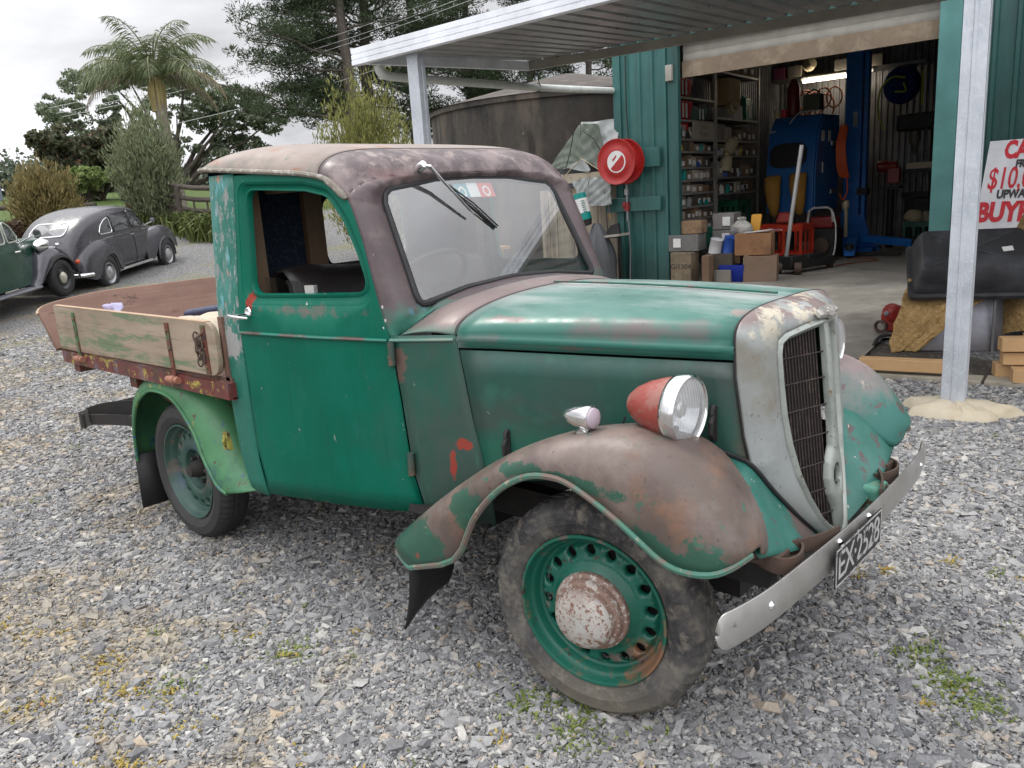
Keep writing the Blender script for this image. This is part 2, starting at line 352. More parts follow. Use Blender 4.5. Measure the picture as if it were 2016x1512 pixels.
cream = patina('cream_trim', (.34, .32, .28), [dict(c=(.24, .22, .19), s=3, lo=.5, hi=.7, k=.6)], .5, .03)
zinc = patina('zincalume_roof', (.46, .46, .46), [dict(c=(.28, .28, .28), s=2, lo=.5, hi=.72, k=.6)], .36, .02, metal=.6)
inner = patina('inner_corrugated', (.23, .23, .24), [dict(c=(.10, .095, .09), s=1.6, lo=.45, hi=.7, k=.8)], .5, .05, metal=.3)
def ribs(m, u0, u1, v, z0, z1, pitch=.19, dep=.028, ax='u', wide=.05):
    us = [u0]; ds = [0]; p = u0+pitch*.35
    while p+wide+.03 < u1:
        us += [p, p+.014, p+wide, p+wide+.014]; ds += [0, dep, dep, 0]; p += pitch
    us.append(u1); ds.append(0)
    rows = [[(a, v-d, z) if ax == 'u' else (v+d, a, z) for a, d in zip(us, ds)] for z in (z0, z1)]; m.grid(rows)
shed = thing('shed', 'teal corrugated steel workshop shed with its roller door rolled up', 'shed', (0, 0, 0), S)
m = MB(); ribs(m, .0, 9, 6.9, .2, 4.6); build('back_wall', m, teal, shed, smooth=0)
m = MB(); ribs(m, .10, .84, 0, .22, 3.95); build('front_wall', m, teal, shed, smooth=0)
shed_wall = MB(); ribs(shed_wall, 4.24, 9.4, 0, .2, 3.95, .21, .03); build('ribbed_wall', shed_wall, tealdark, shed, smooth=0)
m = MB(); m.box((.05, .0, 2.06), (.11, .075, 3.8)); build('corner_flashing', m, teal, shed, bevel=.004)
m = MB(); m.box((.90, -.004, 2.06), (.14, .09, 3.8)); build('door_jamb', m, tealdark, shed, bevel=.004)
m = MB(); m.box((4.135, -.004, 2.06), (.215, .11, 3.8)); build('door_jamb', m, tealpale, shed, bevel=.004)
m = MB(); ribs(m, 0.02, 6.9, .02, .2, 4.6, .1, .022, 'v'); m.grid([[(9.4, a, z) for a in (0, 6.9)] for z in (.2, 4.6)]); ribs(m, .0, 9.4, 6.75, .2, 4.7, .11, .03); build('inner_wall', m, inner, shed, smooth=0)
m = MB(); m.grid([[(a, b_, 3.98+.09*b_) for a in (-.1, 9.6)] for b_ in (-.06, 7.1)]); m.grid([[(a, b_, 3.96+.09*b_) for a in (-.1, 9.6)] for b_ in (-.05, 7.1)]); build('roof', m, zinc, shed)
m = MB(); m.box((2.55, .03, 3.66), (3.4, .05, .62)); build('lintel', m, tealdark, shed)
for v_ in (1.6, 3.2, 4.8):
    m = MB(); m.box((4.7, v_, 3.90+.09*v_), (9.3, .06, .16)); build('purlin', m, zinc, shed)
m = MB()
for i_ in range(6):
    z_ = 3.12+.10*i_; m.grid([[(a, .14-.012*max(0, math.sin(q*math.pi)), z_+.10*q) for a in (.97, 4.03)] for q in (0, .1, .2, .5, .8, .9, 1)])
rd = build('roller_door', m, cream, shed)
m = MB(); m.box((2.5, .12, 3.02), (3.06, .05, .20)); build('bottom_rail', m, patina('rail_brown', (.20, .15, .10), [dict(c=(.30, .24, .17), s=5, lo=.5, hi=.7)], .6), rd)
for z_, u0, u1 in ((1.325, -.15, .70), (1.94, .45, .70)):
    m = MB(); m.box(((u0+u1)/2, -.055, z_), (u1-u0, .05, .19 if z_ < 1.5 else .25)); build('batten', m, teal, shed, bevel=.004)
m = MB(); m.box((.865, -.07, 2.98), (.09, .07, .2)); build('junction_box', m, cream, shed, bevel=.006)

# --- canopy over the forecourt
canopy = thing('canopy', 'white edged flat metal canopy on steel posts in front of the shed', 'canopy', (2.5, -3.4, 0), S)
FA, FB = Vector((-.05, -4.80, 2.80)), Vector((9.5, -4.80, 2.985))
def fline(q): return FA.lerp(FB, q)
prof = [(0, 0), (-.012, .004), (-.012, .040), (0, .046), (-.010, .052), (-.010, .088), (.002, .094), (-.008, .100), (-.008, .146), (.02, .15), (.05, .15), (.05, 0)]
m = MB(); m.grid([[tuple(fline(q)+Vector((0, a, b_))) for q in np.linspace(0, 1, 8)] for a, b_ in prof], cv=True); m.add([tuple(FA+Vector((0, a, b_))) for a, b_ in prof], [tuple(range(len(prof)))])
build('fascia', m, white, canopy, smooth=25)
BA, BB = Vector((-.07, -2.0, 2.985)), Vector((9.4, -1.0, 3.06))
m = MB(); pts = [BA.lerp(BB, q) for q in (0, 1)]
m.grid([[tuple(p+Vector((0, a, b_))) for p in pts] for a, b_ in ((0, 0), (0, .095), (.05, .095), (.05, 0))], cv=True); m.add([tuple(BA+Vector((0, a, b_))) for a, b_ in ((0, 0), (0, .095), (.05, .095), (.05, 0))], [(0, 1, 2, 3)]); build('rear_beam', m, cream, canopy, smooth=0)
m = MB(); a, b_ = FA+Vector((.0, .05, .02)), BA
m.grid([[tuple(p+Vector((w_, 0, h_))) for p in (a, b_)] for w_, h_ in ((0, 0), (0, .1), (.05, .1), (.05, 0))], cv=True); build('side_beam', m, white, canopy, smooth=0)
us = []; p_ = -.03
while p_ < 9.3: us += [(p_, 0), (p_+.13, 0), (p_+.15, .03), (p_+.185, .03), (p_+.2, 0)]; p_ += .2
m = MB(); rows = []
for q in (0, .35, .7, 1.02):
    rows.append([tuple(fline((u_+.05)/9.55).lerp(BA.lerp(BB, (u_+.07)/9.47), q)+Vector((0, 0, .105+d_))) for u_, d_ in us])
m.grid(rows); build('roof_sheet', m, zinc, canopy, smooth=0, weld=False)
def post(u_, v_, z0, z1, wd, dp, name='post'):
    m = MB(); x, y = wd/2, dp/2; g = .012
    sec = [(-x, -y), (-.22*x, -y), (-.12*x, -y-g*.6), (.12*x, -y-g*.6), (.22*x, -y), (x, -y), (x, -.3*y), (x-g, -.2*y), (x-g, .2*y), (x, .3*y), (x, y), (-x, y), (-x, .3*y), (-x+g, .2*y), (-x+g, -.2*y), (-x, -.3*y)]
    m.grid([[(u_+a, v_+b_, z) for a, b_ in sec] for z in (z0, z1)], cu=True)
    return build(name, m, galv, canopy, smooth=0)
post(5.0, -4.66, -.02, 3.0, .135, .10)
post(.61, -4.66, -.02, 2.82, .125, .10)
m = MB(); pa = catmull([(.10, -4.62, 2.80), (.10, -4.60, 2.74), (.10, -4.45, 2.715), (.09, -3.6, 2.735), (.05, -1.8, 2.79), (-.02, .12, 2.885)], 5)
m.tube(pa, .042, 12); dp_ = build('downpipe', m, plain('pvc', (.66, .68, .64), .4, dirt=(.42, .5, .43)), canopy)
m = MB(); m.tube([(.053+.046*math.cos(q), -1.95, 2.785+.046*math.sin(q)) for q in np.linspace(.3, 5.5, 12)]+[(.06, -1.95, 2.99)], .006, 5); build('pipe_strap', m, plain('black_strap', (.02, .02, .02), .5), dp_)
# concrete collar of the front post
m = MB(); rows = []
for r_, z_ in ((.02, .085), (.08, .08), (.15, .07), (.21, .055), (.245, .035), (.275, -.02)):
    rows.append([(5.0+(r_*(1+.22*math.sin(3*q+1)+.12*math.sin(7*q)+.08*math.sin(13*q)))*math.cos(q)*1.1, -4.68+r_*(1+.15*math.cos(2*q))*math.sin(q)*.9, z_+(.010*math.sin(5*q)+.008*math.sin(11*q+r_*30))*(r_ > .05)) for q in np.linspace(0, 2*math.pi, 36, endpoint=False)])
m.grid(rows, cu=True)
mono('concrete_footing', m, plain('pad', (.50, .44, .33), .9, dirt=(.33, .26, .16), bump=.4), 'lumpy pale concrete pad around the foot of the steel post', 'footing', (5, -4.68, 0), S)

# --- water tank behind the shed
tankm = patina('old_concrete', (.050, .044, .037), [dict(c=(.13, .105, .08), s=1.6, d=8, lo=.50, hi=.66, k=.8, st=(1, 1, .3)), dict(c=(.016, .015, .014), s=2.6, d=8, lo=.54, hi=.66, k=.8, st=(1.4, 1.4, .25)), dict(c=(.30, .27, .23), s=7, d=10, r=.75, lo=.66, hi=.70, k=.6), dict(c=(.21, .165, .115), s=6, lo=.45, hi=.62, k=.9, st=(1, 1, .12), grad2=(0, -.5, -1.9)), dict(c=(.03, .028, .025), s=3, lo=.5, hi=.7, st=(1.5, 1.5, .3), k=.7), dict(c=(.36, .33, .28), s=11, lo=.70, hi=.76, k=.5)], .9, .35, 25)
TX, TY = -8.435, 10.267
tank = thing('water_tank', 'round stained concrete water tank with a shallow cone roof behind the shed', 'water tank', (TX, TY, 0))
m = MB(); m.lathe([(2.6, -.3), (2.6, 3.02), (2.64, 3.04), (2.64, 3.12), (2.58, 3.14)], (TX, TY, 0), n=72); build('wall', m, tankm, tank, smooth=25)
m = MB(); m.lathe([(2.66, 3.125), (2.0, 3.29), (1.0, 3.52), (.3, 3.68), (.0, 3.70)], (TX, TY, 0), n=72); build('roof', m, patina('tank_roof', (.075, .065, .056), [dict(c=(.15, .13, .11), s=3, lo=.5, hi=.7)], .9, .3), tank)
# ------------------------------------------------------------------ the old pickup truck (world axes: +x forward, -y the side seen, z up)
G_ = (.006, .135, .085)      # paint green
truck = thing('pickup_truck', 'old green pickup truck with brown patina, bare grille shell and low wooden tray', 'pickup truck', (-1.0, 0, 0))
brown = (.105, .068, .062); rust = (.16, .06, .03); tealw = (.055, .24, .21); primer = (.25, .035, .022); chip = (.42, .40, .36); grey = (.27, .27, .26)
DK = dict(d=10, r=.72)
door_m = patina('door_green', (.0005, .112, .070), [
    dict(c=(.004, .138, .092), s=2.2, lo=.5, hi=.7, k=.6), dict(c=(.03, .072, .056), s=1.6, lo=.54, hi=.72, k=.5), dict(c=(.025, .125, .10), s=9, lo=.5, hi=.75, k=.35, st=(1.5, 1, .4)),
    dict(c=(.13, .09, .085), s=13, pm=[((-.20, -.7, 1.165), (.5, .3, .045))], w=.35, plo=.70, phi=.86, k=.8, **DK), dict(c=(.40, .38, .33), s=45, pm=[((-.20, -.7, 1.195), (.5, .3, .03))], w=.2, plo=.78, phi=.80, **DK),
    dict(c=primer, s=16, pm=[((-.505, -.72, 1.19), (.03, .3, .075))], w=.45, plo=.70, phi=.76, **DK), dict(c=chip, s=38, lo=.735, hi=.75), dict(c=grey, s=16, d=9, lo=.69, hi=.70, st=(1.8, 1.8, .6), k=.8), dict(c=(.02, .045, .04), s=60, lo=.70, hi=.73, k=.6), dict(c=(.004, .07, .048), s=22, d=6, lo=.56, hi=.74, st=(2.5, 2.5, .10), k=.55), dict(c=(.16, .20, .17), s=30, d=10, r=.78, pm=[((.02, -.7, .40), (.9, .4, .07))], w=.3, plo=.74, phi=.76), dict(c=(.22, .30, .27), s=55, d=6, lo=.72, hi=.735, st=(.5, 1, 1.5), k=.7)], .42, .05, 24, spec=.16, var=.12)
quarter_m = patina('quarter_worn', (.012, .14, .10), [
    dict(c=(.055, .22, .19), s=6, lo=.40, hi=.60, st=(1, 1, .5), grad2=(2, .98, 1.12), d=9), dict(c=(.13, .34, .37), s=26, lo=.60, hi=.66, st=(1.4, 1.4, .35), grad2=(2, .98, 1.1), d=9),
    dict(c=(.24, .25, .24), s=20, d=10, r=.75, lo=.53, hi=.58, st=(1.3, 1.3, .6), grad2=(2, .9, 1.15)), dict(c=(.33, .34, .33), s=34, d=10, r=.75, lo=.58, hi=.62, st=(1.3, 1.3, .5), grad2=(2, .9, 1.15)), dict(c=(.36, .19, .13), s=17, d=9, lo=.645, hi=.67, grad2=(2, 1.0, 1.2)),
    dict(c=(.30, .30, .29), s=18, pm=[((-.66, -.73, 1.02), (.2, .4, .10))], w=.5, plo=.70, phi=.74, **DK), dict(c=chip, s=24, d=9, r=.72, lo=.655, hi=.67, st=(1, 1, .5))], .5, .06, 40)
bonnet_m = patina('bonnet_green', (.018, .122, .092), [
    dict(c=(.11, .24, .205), s=1.6, lo=.40, hi=.64, k=.75, st=(.6, 1.5, 1), grad2=(2, 1.09, 1.15)), dict(c=(.40, .42, .405), s=2.4, d=9, lo=.42, hi=.66, k=.8, st=(.7, 2.2, 1), grad2=(2, 1.12, 1.18)),  # chalky paint, paled towards the crown with sky reflection put into its colour
    dict(c=(.13, .095, .095), s=7, pm=[((1.02, -.36, 1.12), (.42, .16, .05)), ((.35, -.5, 1.08), (.3, .2, .03))], w=.45, plo=.60, phi=.84, k=.85, **DK), dict(c=(.15, .10, .095), s=14, pm=[((.60, -.46, 1.14), (.24, .12, .018))], w=.5, plo=.72, phi=.78, k=.9, **DK),
    dict(c=(.30, .20, .18), s=12, pm=[((1.27, -.25, 1.16), (.07, .14, .05))], w=.35, plo=.72, phi=.80, k=.7, **DK), dict(c=(.10, .075, .07), s=16, pm=[((.7, -.45, 1.062), (.9, .3, .016))], w=.3, plo=.72, phi=.80, k=.7, st=(.4, 1, 1), **DK), dict(c=chip, s=30, lo=.74, hi=.75)], .36, .03, 30, var=.1, sheen=.30)
side_m = patina('bonnet_side', (.008, .074, .053), [
    dict(c=(.042, .064, .057), s=1.5, d=6, lo=.36, hi=.56, k=.9, st=(.8, 1, 1.1)), dict(c=(.065, .058, .052), s=3, lo=.53, hi=.72, k=.6, st=(.5, 1, 1.4)), dict(c=(.008, .12, .075), s=3, grad=(2, .80, .72, .2), k=.8), dict(c=rust, s=16, grad=(0, 1.29, 1.34, .05), k=.5), dict(c=(.02, .13, .09), s=11, d=9, lo=.56, hi=.70, k=.4), dict(c=chip, s=34, lo=.73, hi=.745)], .42, .04, 30, var=.1, sheen=.04)
cowl_m = patina('cowl_green', (.004, .086, .056), [
    dict(c=(.045, .066, .056), s=2.2, lo=.38, hi=.58, k=.8, st=(1.6, 1, .7)), dict(c=(.11, .075, .06), s=12, pm=[((.215, -.6, 1.0), (.04, .2, .10))], w=.45, plo=.68, phi=.74, **DK),
    dict(c=(.27, .04, .025), s=22, pm=[((.405, -.5, .715), (.05, .3, .03)), ((.365, -.5, .64), (.020, .3, .085))], w=.55, plo=.72, phi=.77, **DK), dict(c=(.05, .2, .16), s=8, lo=.58, hi=.72, st=(2, 1, .3), k=.5), dict(c=chip, s=26, lo=.71, hi=.725, st=(1, 1, .5))], .42, .04, 30, sheen=.04)
scuttle_m = patina('scuttle_brown', (.175, .130, .122), [dict(c=(.05, .21, .155), s=8, d=9, grad=(2, 1.125, 1.10, .05), k=.8), dict(c=(.28, .22, .20), s=3, d=8, lo=.48, hi=.7, k=.6), dict(c=(.03, .17, .12), s=11, d=9, lo=.64, hi=.68)], .42, .05, 60, sheen=.15)
front_m = patina('windscreen_brown', (.088, .064, .066), [
    dict(c=(.25, .19, .185), s=5.5, d=10, r=.7, lo=.47, hi=.57, k=.7, grad2=(2, 1.5, 1.62)), dict(c=(.32, .26, .23), s=11, d=10, r=.7, lo=.54, hi=.60, grad2=(2, 1.6, 1.67), k=.7), dict(c=(.20, .095, .09), s=9, pm=[((.02, -.4, 1.62), (.14, .18, .06))], w=.35, plo=.66, phi=.80, k=.6, **DK),
    dict(c=(.06, .04, .045), s=7, d=9, lo=.54, hi=.66, k=.6), dict(c=(.16, .12, .11), s=15, d=9, lo=.56, hi=.68, k=.45), dict(c=(.02, .16, .11), s=9, d=9, grad=(2, 1.19, 1.12, .25), k=.85), dict(c=(.07, .17, .22), s=16, d=9, lo=.58, hi=.64, grad2=(2, 1.26, 1.16)), dict(c=chip, s=36, lo=.725, hi=.74)], .44, .06, 60)
roof_m = patina('roof_cloth', (.285, .24, .21), [dict(c=(.25, .195, .175), s=3.5, d=8, lo=.44, hi=.64, k=.7), dict(c=(.30, .15, .095), s=9, d=10, r=.72, lo=.55, hi=.60, st=(.5, 1, 2), grad2=(2, 1.775, 1.74), k=.75), dict(c=(.20, .185, .16), s=8, d=9, lo=.44, hi=.58, grad2=(2, 1.735, 1.715)), dict(c=(.12, .17, .145), s=14, d=9, lo=.60, hi=.66, grad2=(2, 1.715, 1.70))], .75, .10, 70, spec=.3, sheen=.2)
gutter_m = patina('gutter_scale', (.20, .18, .15), [dict(c=(.36, .34, .30), s=30, d=9, lo=.52, hi=.6), dict(c=(.035, .028, .02), s=26, d=9, lo=.52, hi=.60, grad2=(0, -.05, .03)), dict(c=(.16, .11, .08), s=18, d=9, lo=.55, hi=.65)], .8, .5, 60)
fender_m = patina('fender_brown', (.105, .076, .062), [
    dict(c=(.25, .20, .18), s=3.2, d=9, lo=.47, hi=.70, k=.85), dict(c=(.19, .10, .06), s=6, d=10, r=.7, lo=.52, hi=.66, k=.75), dict(c=(.085, .058, .064), s=5, d=9, lo=.52, hi=.68, k=.7),
    dict(c=(.009, .085, .054), s=11, d=12, r=.78, pm=[((1.38, -.72, .585), (.36, .25, .13)), ((.30, -.74, .40), (.34, .2, .16)), ((1.0, -.735, .765), (.42, .06, .045)), ((1.25, -.735, .64), (.22, .05, .07)), ((.62, -.735, .60), (.2, .06, .1))], w=.46, plo=.65, phi=.70, k=.88), dict(c=(.02, .13, .085), s=15, d=12, r=.78, lo=.60, hi=.625, k=.8),
    dict(c=(.26, .06, .035), s=11, pm=[((.36, -.73, .38), (.10, .2, .07))], w=.3, plo=.76, phi=.80, k=.7, **DK), dict(c=(.44, .38, .27), s=17, d=11, r=.75, lo=.655, hi=.68, k=.85), dict(c=(.05, .034, .03), s=46, d=8, lo=.62, hi=.68, k=.6)], .44, .08, 60, sheen=.04)
bead_m = patina('bead_green', (.05, .17, .12), [dict(c=(.15, .11, .09), s=7, d=10, r=.72, lo=.44, hi=.54), dict(c=(.30, .26, .2), s=20, d=9, lo=.62, hi=.68)], .42, .06, 60, sheen=.2)
fenderfar_m = patina('fender_far', (.04, .175, .145), [dict(c=(.26, .20, .195), s=5, d=10, r=.7, grad=(2, .72, .84, .35)), dict(c=(.13, .06, .062), s=17, d=9, lo=.59, hi=.64, k=.8), dict(c=(.42, .37, .29), s=10, d=11, r=.72, lo=.61, hi=.64, k=.8)], .44, .05, 60)
apron_m = patina('apron_green', (.012, .120, .09), [dict(c=(.07, .20, .17), s=3, d=8, lo=.43, hi=.64, k=.75), dict(c=(.12, .065, .068), s=15, d=10, r=.7, lo=.565, hi=.61, k=.85), dict(c=(.135, .085, .08), s=9, pm=[((1.43, -.18, .55), (.13, .14, .12))], w=.4, plo=.64, phi=.70, k=.9, **DK), dict(c=(.5, .5, .46), s=20, d=9, lo=.68, hi=.70, st=(1.3, 1, .7))], .42, .05, 60)
shell_m = patina('shell_bare', (.285, .30, .285), [dict(c=(.38, .41, .42), s=2.5, lo=.46, hi=.66, k=.7), dict(c=(.21, .185, .135), s=5, d=9, lo=.52, hi=.68, k=.7), dict(c=(.22, .165, .155), s=8, d=11, r=.72, lo=.46, hi=.49, grad2=(2, 1.125, 1.15)), dict(c=(.55, .50, .39), s=10, d=11, r=.72, lo=.53, hi=.58, grad2=(2, 1.06, 1.12), k=.9), dict(c=(.17, .26, .22), s=6, d=9, lo=.5, hi=.66, grad2=(2, .66, .50), k=.7), dict(c=(.17, .13, .09), s=70, lo=.62, hi=.69, k=.8)], .42, .07, 60, metal=.25)
frame_m = patina('grille_frame', (.34, .365, .335), [dict(c=(.20, .23, .20), s=8, d=9, lo=.5, hi=.66, k=.8), dict(c=(.20, .15, .10), s=40, lo=.62, hi=.68)], .38, .06, metal=.35)
rear_m = patina('rear_fender_green', (.055, .185, .078), [
    dict(c=(.085, .25, .115), s=3, lo=.5, hi=.68, k=.7), dict(c=(.02, .085, .05), s=3.2, d=8, lo=.52, hi=.68, k=.7), dict(c=(.40, .36, .07), s=13, d=10, r=.72, lo=.60, hi=.625, grad2=(2, .55, .78)), dict(c=(.42, .38, .05), s=18, d=9, pm=[((-.78, -.76, .60), (.07, .1, .08))], w=.5, plo=.72, phi=.76), dict(c=(.03, .085, .22), s=20, d=9, lo=.63, hi=.66, grad2=(2, .75, .5)), dict(c=(.025, .075, .12), s=9, d=9, lo=.54, hi=.62, grad2=(2, .5, .42), k=.6), dict(c=(.09, .055, .035), s=20, d=9, lo=.62, hi=.66)], .45, .06, 50)
wood_m = patina('tray_wood', (.30, .235, .175), [dict(c=(.42, .345, .265), s=5, d=6, lo=.45, hi=.65, st=(.25, 1, 2.5), k=.8), dict(c=(.11, .19, .10), s=5.5, d=12, lo=.52, hi=.58, st=(.3, 1, 2.2), k=.8, r=.78), dict(c=(.15, .09, .055), s=9, lo=.56, hi=.72, st=(.15, 1, 6), k=.6), dict(c=(.14, .07, .05), s=10, grad=(2, .90, .87, .04), k=.7)], .72, .15, 50, spec=.3)
gate_m = patina('gate_wood', (.165, .095, .072), [dict(c=(.23, .145, .11), s=4, lo=.48, hi=.66, st=(1, .3, 2), k=.7), dict(c=(.06, .035, .03), s=9, d=8, lo=.62, hi=.68, st=(1, .5, 1)), dict(c=(.10, .06, .05), s=10, lo=.52, hi=.7, st=(1, .1, 6), k=.5)], .7, .12, 50, spec=.3)
edge_m = plain('cut_wood_edge', (.45, .32, .21), .75, dirt=(.25, .16, .10))
red_m = patina('red_rail', (.125, .028, .024), [dict(c=(.40, .32, .06), s=17, d=10, r=.75, lo=.555, hi=.585), dict(c=(.07, .035, .028), s=9, d=9, lo=.5, hi=.6, k=.8), dict(c=(.13, .12, .15), s=11, lo=.56, hi=.66, k=.7), dict(c=(.22, .055, .04), s=4, lo=.5, hi=.7, k=.6)], .5, .08)
strap_m = patina('strap_rusty', (.14, .045, .03), [dict(c=(.06, .15, .06), s=14, lo=.5, hi=.6), dict(c=(.05, .035, .03), s=20, lo=.55, hi=.65)], .7, .2)
chrome = patina('chrome', (.80, .80, .80), [dict(c=(.45, .42, .36), s=30, lo=.66, hi=.72, k=.6)], .12, .0, metal=1.0, var=.05)
bumper_m = patina('bumper_alloy', (.50, .49, .47), [dict(c=(.36, .34, .31), s=3, lo=.46, hi=.7, k=.8), dict(c=(.22, .19, .15), s=22, d=8, lo=.64, hi=.70, k=.7, st=(1, .5, 1.5))], .40, .04, metal=.75, var=.1)
hinge_m = patina('hinge_worn', (.045, .075, .06), [dict(c=(.14, .08, .05), s=20, lo=.5, hi=.6), dict(c=(.02, .02, .018), s=9, lo=.5, hi=.66)], .6, .2)
black = plain('black_rubber', (.016, .016, .017), .6); black_gloss = plain('black_trim', (.02, .018, .018), .35)
dark = plain('dark_steel', (.022, .020, .019), .7, dirt=(.05, .035, .025))
rustd = plain('rusty_steel', (.075, .048, .036), .7, dirt=(.14, .075, .045), bump=.2)
def tyre_mat():
    m, t, b = newmat('tyre_rubber'); P = nd(t, 'TexCoord').outputs['Object']
    n = noise(t, P, 7, 8, .65); n2 = noise(t, P, 24, 6, .7); col = mixc(t, mr(t, n, .40, .64), (.028, .028, .031), (.115, .108, .098)); col = mixc(t, mr(t, n2, .50, .68, 0, .75), col, (.21, .185, .15)); sp_ = nd(t, 'SeparateXYZ', {0: P}); col = mixc(t, mul(t, mr(t, mul(t, sp_.outputs[2], mul(t, n, .5), 'ADD'), .42, .26), .6), col, (.20, .175, .135))
    t.links.new(col, b.inputs['Base Color']); b.inputs['Roughness'].default_value = .75; b.inputs['Specular IOR Level'].default_value = .3
    bp = nd(t, 'Bump', {'Height': n2, 'Strength': .35, 'Distance': .012}); t.links.new(bp.outputs[0], b.inputs['Normal']); return m
tyre_m = tyre_mat()
tyre_clean = plain('tyre_rear_rubber', (.030, .029, .029), .65, dirt=(.055, .05, .045), bump=.1)
wheel_m = patina('wheel_green', (.005, .100, .066), [dict(c=(.008, .085, .056), s=6, d=9, lo=.5, hi=.68, k=.7), dict(c=(.21, .10, .055), s=9, pm=[((1.20, -.66, .19), (.17, .3, .22))], w=.30, plo=.60, phi=.70, k=.9, **DK), dict(c=(.12, .09, .075), s=11, d=10, r=.72, lo=.57, hi=.62), dict(c=(.04, .025, .02), s=26, d=9, lo=.63, hi=.67)], .44, .08, 60)
wheelr_m = patina('wheel_rear_green', (.030, .075, .058), [dict(c=(.03, .07, .11), s=6, lo=.55, hi=.66, k=.7), dict(c=(.10, .085, .07), s=9, lo=.56, hi=.64), dict(c=(.015, .03, .025), s=5, lo=.5, hi=.7)], .45, .08, 60)
cap_m = patina('hubcap_flaking', (.42, .39, .35), [dict(c=(.52, .49, .46), s=7, d=8, lo=.45, hi=.6, k=.6), dict(c=(.19, .09, .06), s=75, d=8, r=.72, lo=.53, hi=.56), dict(c=(.20, .10, .07), s=26, d=10, r=.75, lo=.60, hi=.62), dict(c=(.20, .125, .10), s=14, grad=(2, .39, .44, .16), k=.85, **DK), dict(c=(.42, .42, .39), s=40, pm=[((1.02, -.74, .335), (.06, .1, .06))], w=.6, plo=.75, phi=.82, k=.8, **DK)], .5, .25, 60, metal=.1)

capr_m = patina('hubcap_ring_rust', (.40, .36, .32), [dict(c=(.19, .105, .075), s=20, d=10, r=.72, lo=.42, hi=.47, k=.9), dict(c=(.50, .47, .44), s=70, d=8, r=.72, lo=.56, hi=.60, k=.8), dict(c=(.10, .055, .04), s=40, d=8, lo=.62, hi=.66, k=.7)], .6, .25, 60)
bxs = np.array([-3.3, -1.9, -1.55, -1.15, -.815, -.6, -.47, -.1, .32, .45]); bys = np.array([.74, .742, .735, .682, .615, .515, .478, .408, .325, .29])
def hw(x, z):
    y = float(np.interp(x, bxs, bys))
    if x < -.7: y -= max(0, z-1.1)*.11
    if z < .62 and x < -.5: y -= .02*((.62-z)/.2)**2
    return y
def sidep(x, z, s, o=0.0): return (x, s*(hw(x, z)+o), z)
DOORF = [(-1.09, 1.624), (-1.05, 1.603), (-1.015, 1.577), (-.978, 1.545), (-.965, 1.52), (-.92, 1.413), (-.867, 1.244), (-.828, 1.13), (-.811, 1.075), (-.794, .863), (-.779, .616), (-.753, .456)]
WIN = rpoly([(-1.495, 1.222, .05), (-1.513, 1.607, .045), (-1.19, 1.583, .1), (-1.085, 1.560, .09), (-1.015, 1.475, .15), (-.956, 1.363, .1), (-.903, 1.232, .06)], .05)
WINO = rpoly([(-1.540, 1.180, .07), (-1.548, 1.636, .055), (-1.19, 1.617, .1), (-1.068, 1.588, .1), (-.985, 1.490, .15), (-.918, 1.363, .1), (-.868, 1.19, .09)], .06)
wc = (-1.2, 1.41)
# --- cab: rear quarters and back wall, with the opening of the rear window
zl = [.39, .45, .55, .7, .85, 1.0, 1.03, 1.075, 1.2, 1.35, 1.5, 1.62, 1.672]; xrear = lambda z: -1.735-.055*(z-.4)/1.28
cabm = MB()
for s in (-1, 1):
    rows = []
    for z in zl:
        q = [sidep(x, z, s) for x in (-1.572, -1.62, -1.68)]; yc = hw(-1.7, z); r = .05
        for k in range(5): a = k/4*math.pi/2; q.append((xrear(z)+r-r*math.sin(a), s*(yc-r+r*math.cos(a)), z))
        rows.append(q+[(xrear(z), s*.55, z)])
    cabm.grid(rows)
RW = rpoly([(-.20, 1.27), (.31, 1.27), (.31, 1.575), (-.20, 1.575)], .07)
cabm.grid(ring_loft([(-.55, .39), (.55, .39), (.55, 1.672), (-.55, 1.672)], RW, (0, 1), (.05, 1.42), [0, .3, .6, .9, 1], 48, lambda p, t, a, b: (xrear(p[1]), p[0], p[1])), cu=True)
cab = build('cab', cabm, quarter_m, truck, solid=.006)
# inside lining
lin = patina('felt_lining', (.018, .026, .042), [dict(c=(.04, .05, .07), s=60, lo=.5, hi=.7)], .95, .4, 120, spec=.1)
m = MB(); m.grid(ring_loft([(-.66, .5), (.66, .5), (.64, 1.68), (-.64, 1.68)], RW, (0, 1), (.05, 1.42), [0, .5, 1], 48, lambda p, t, a, b: (-1.705, p[0], p[1])), cu=True); build('rear_lining', m, lin, cab)
m = MB(); m.tube([(-1.75, p[0], p[1]) for p in RW], .012, 6, closed=True); build('rear_window_seal', m, black, cab)
m = MB(); m.box((-1.69, -.265, 1.40), (.03, .09, .5)); m.v = m.v; build('trim_board', m, patina('trim_board', (.14, .085, .045), [dict(c=(.07, .045, .03), s=5, lo=.48, hi=.7, st=(1, 1, .3))], .6), cab)
m = MB(); m.box((-1.2, 0, .47), (1.1, 1.2, .03)); m.box((-.64, 0, .76), (.03, .94, .6)); m.box((-.78, 0, 1.06), (.12, .80, .10)); build('cab_floor', m, dark, cab)
pil = plain('wood_pillar', (.13, .085, .05), .7)
for s in (-1, 1):
    m = MB(); m.box((-1.60, s*.615, 1.38), (.09, .05, .56)); m.box((-1.34, s*.53, 1.61), (.45, .05, .04)); build('wood_pillar', m, pil, cab)
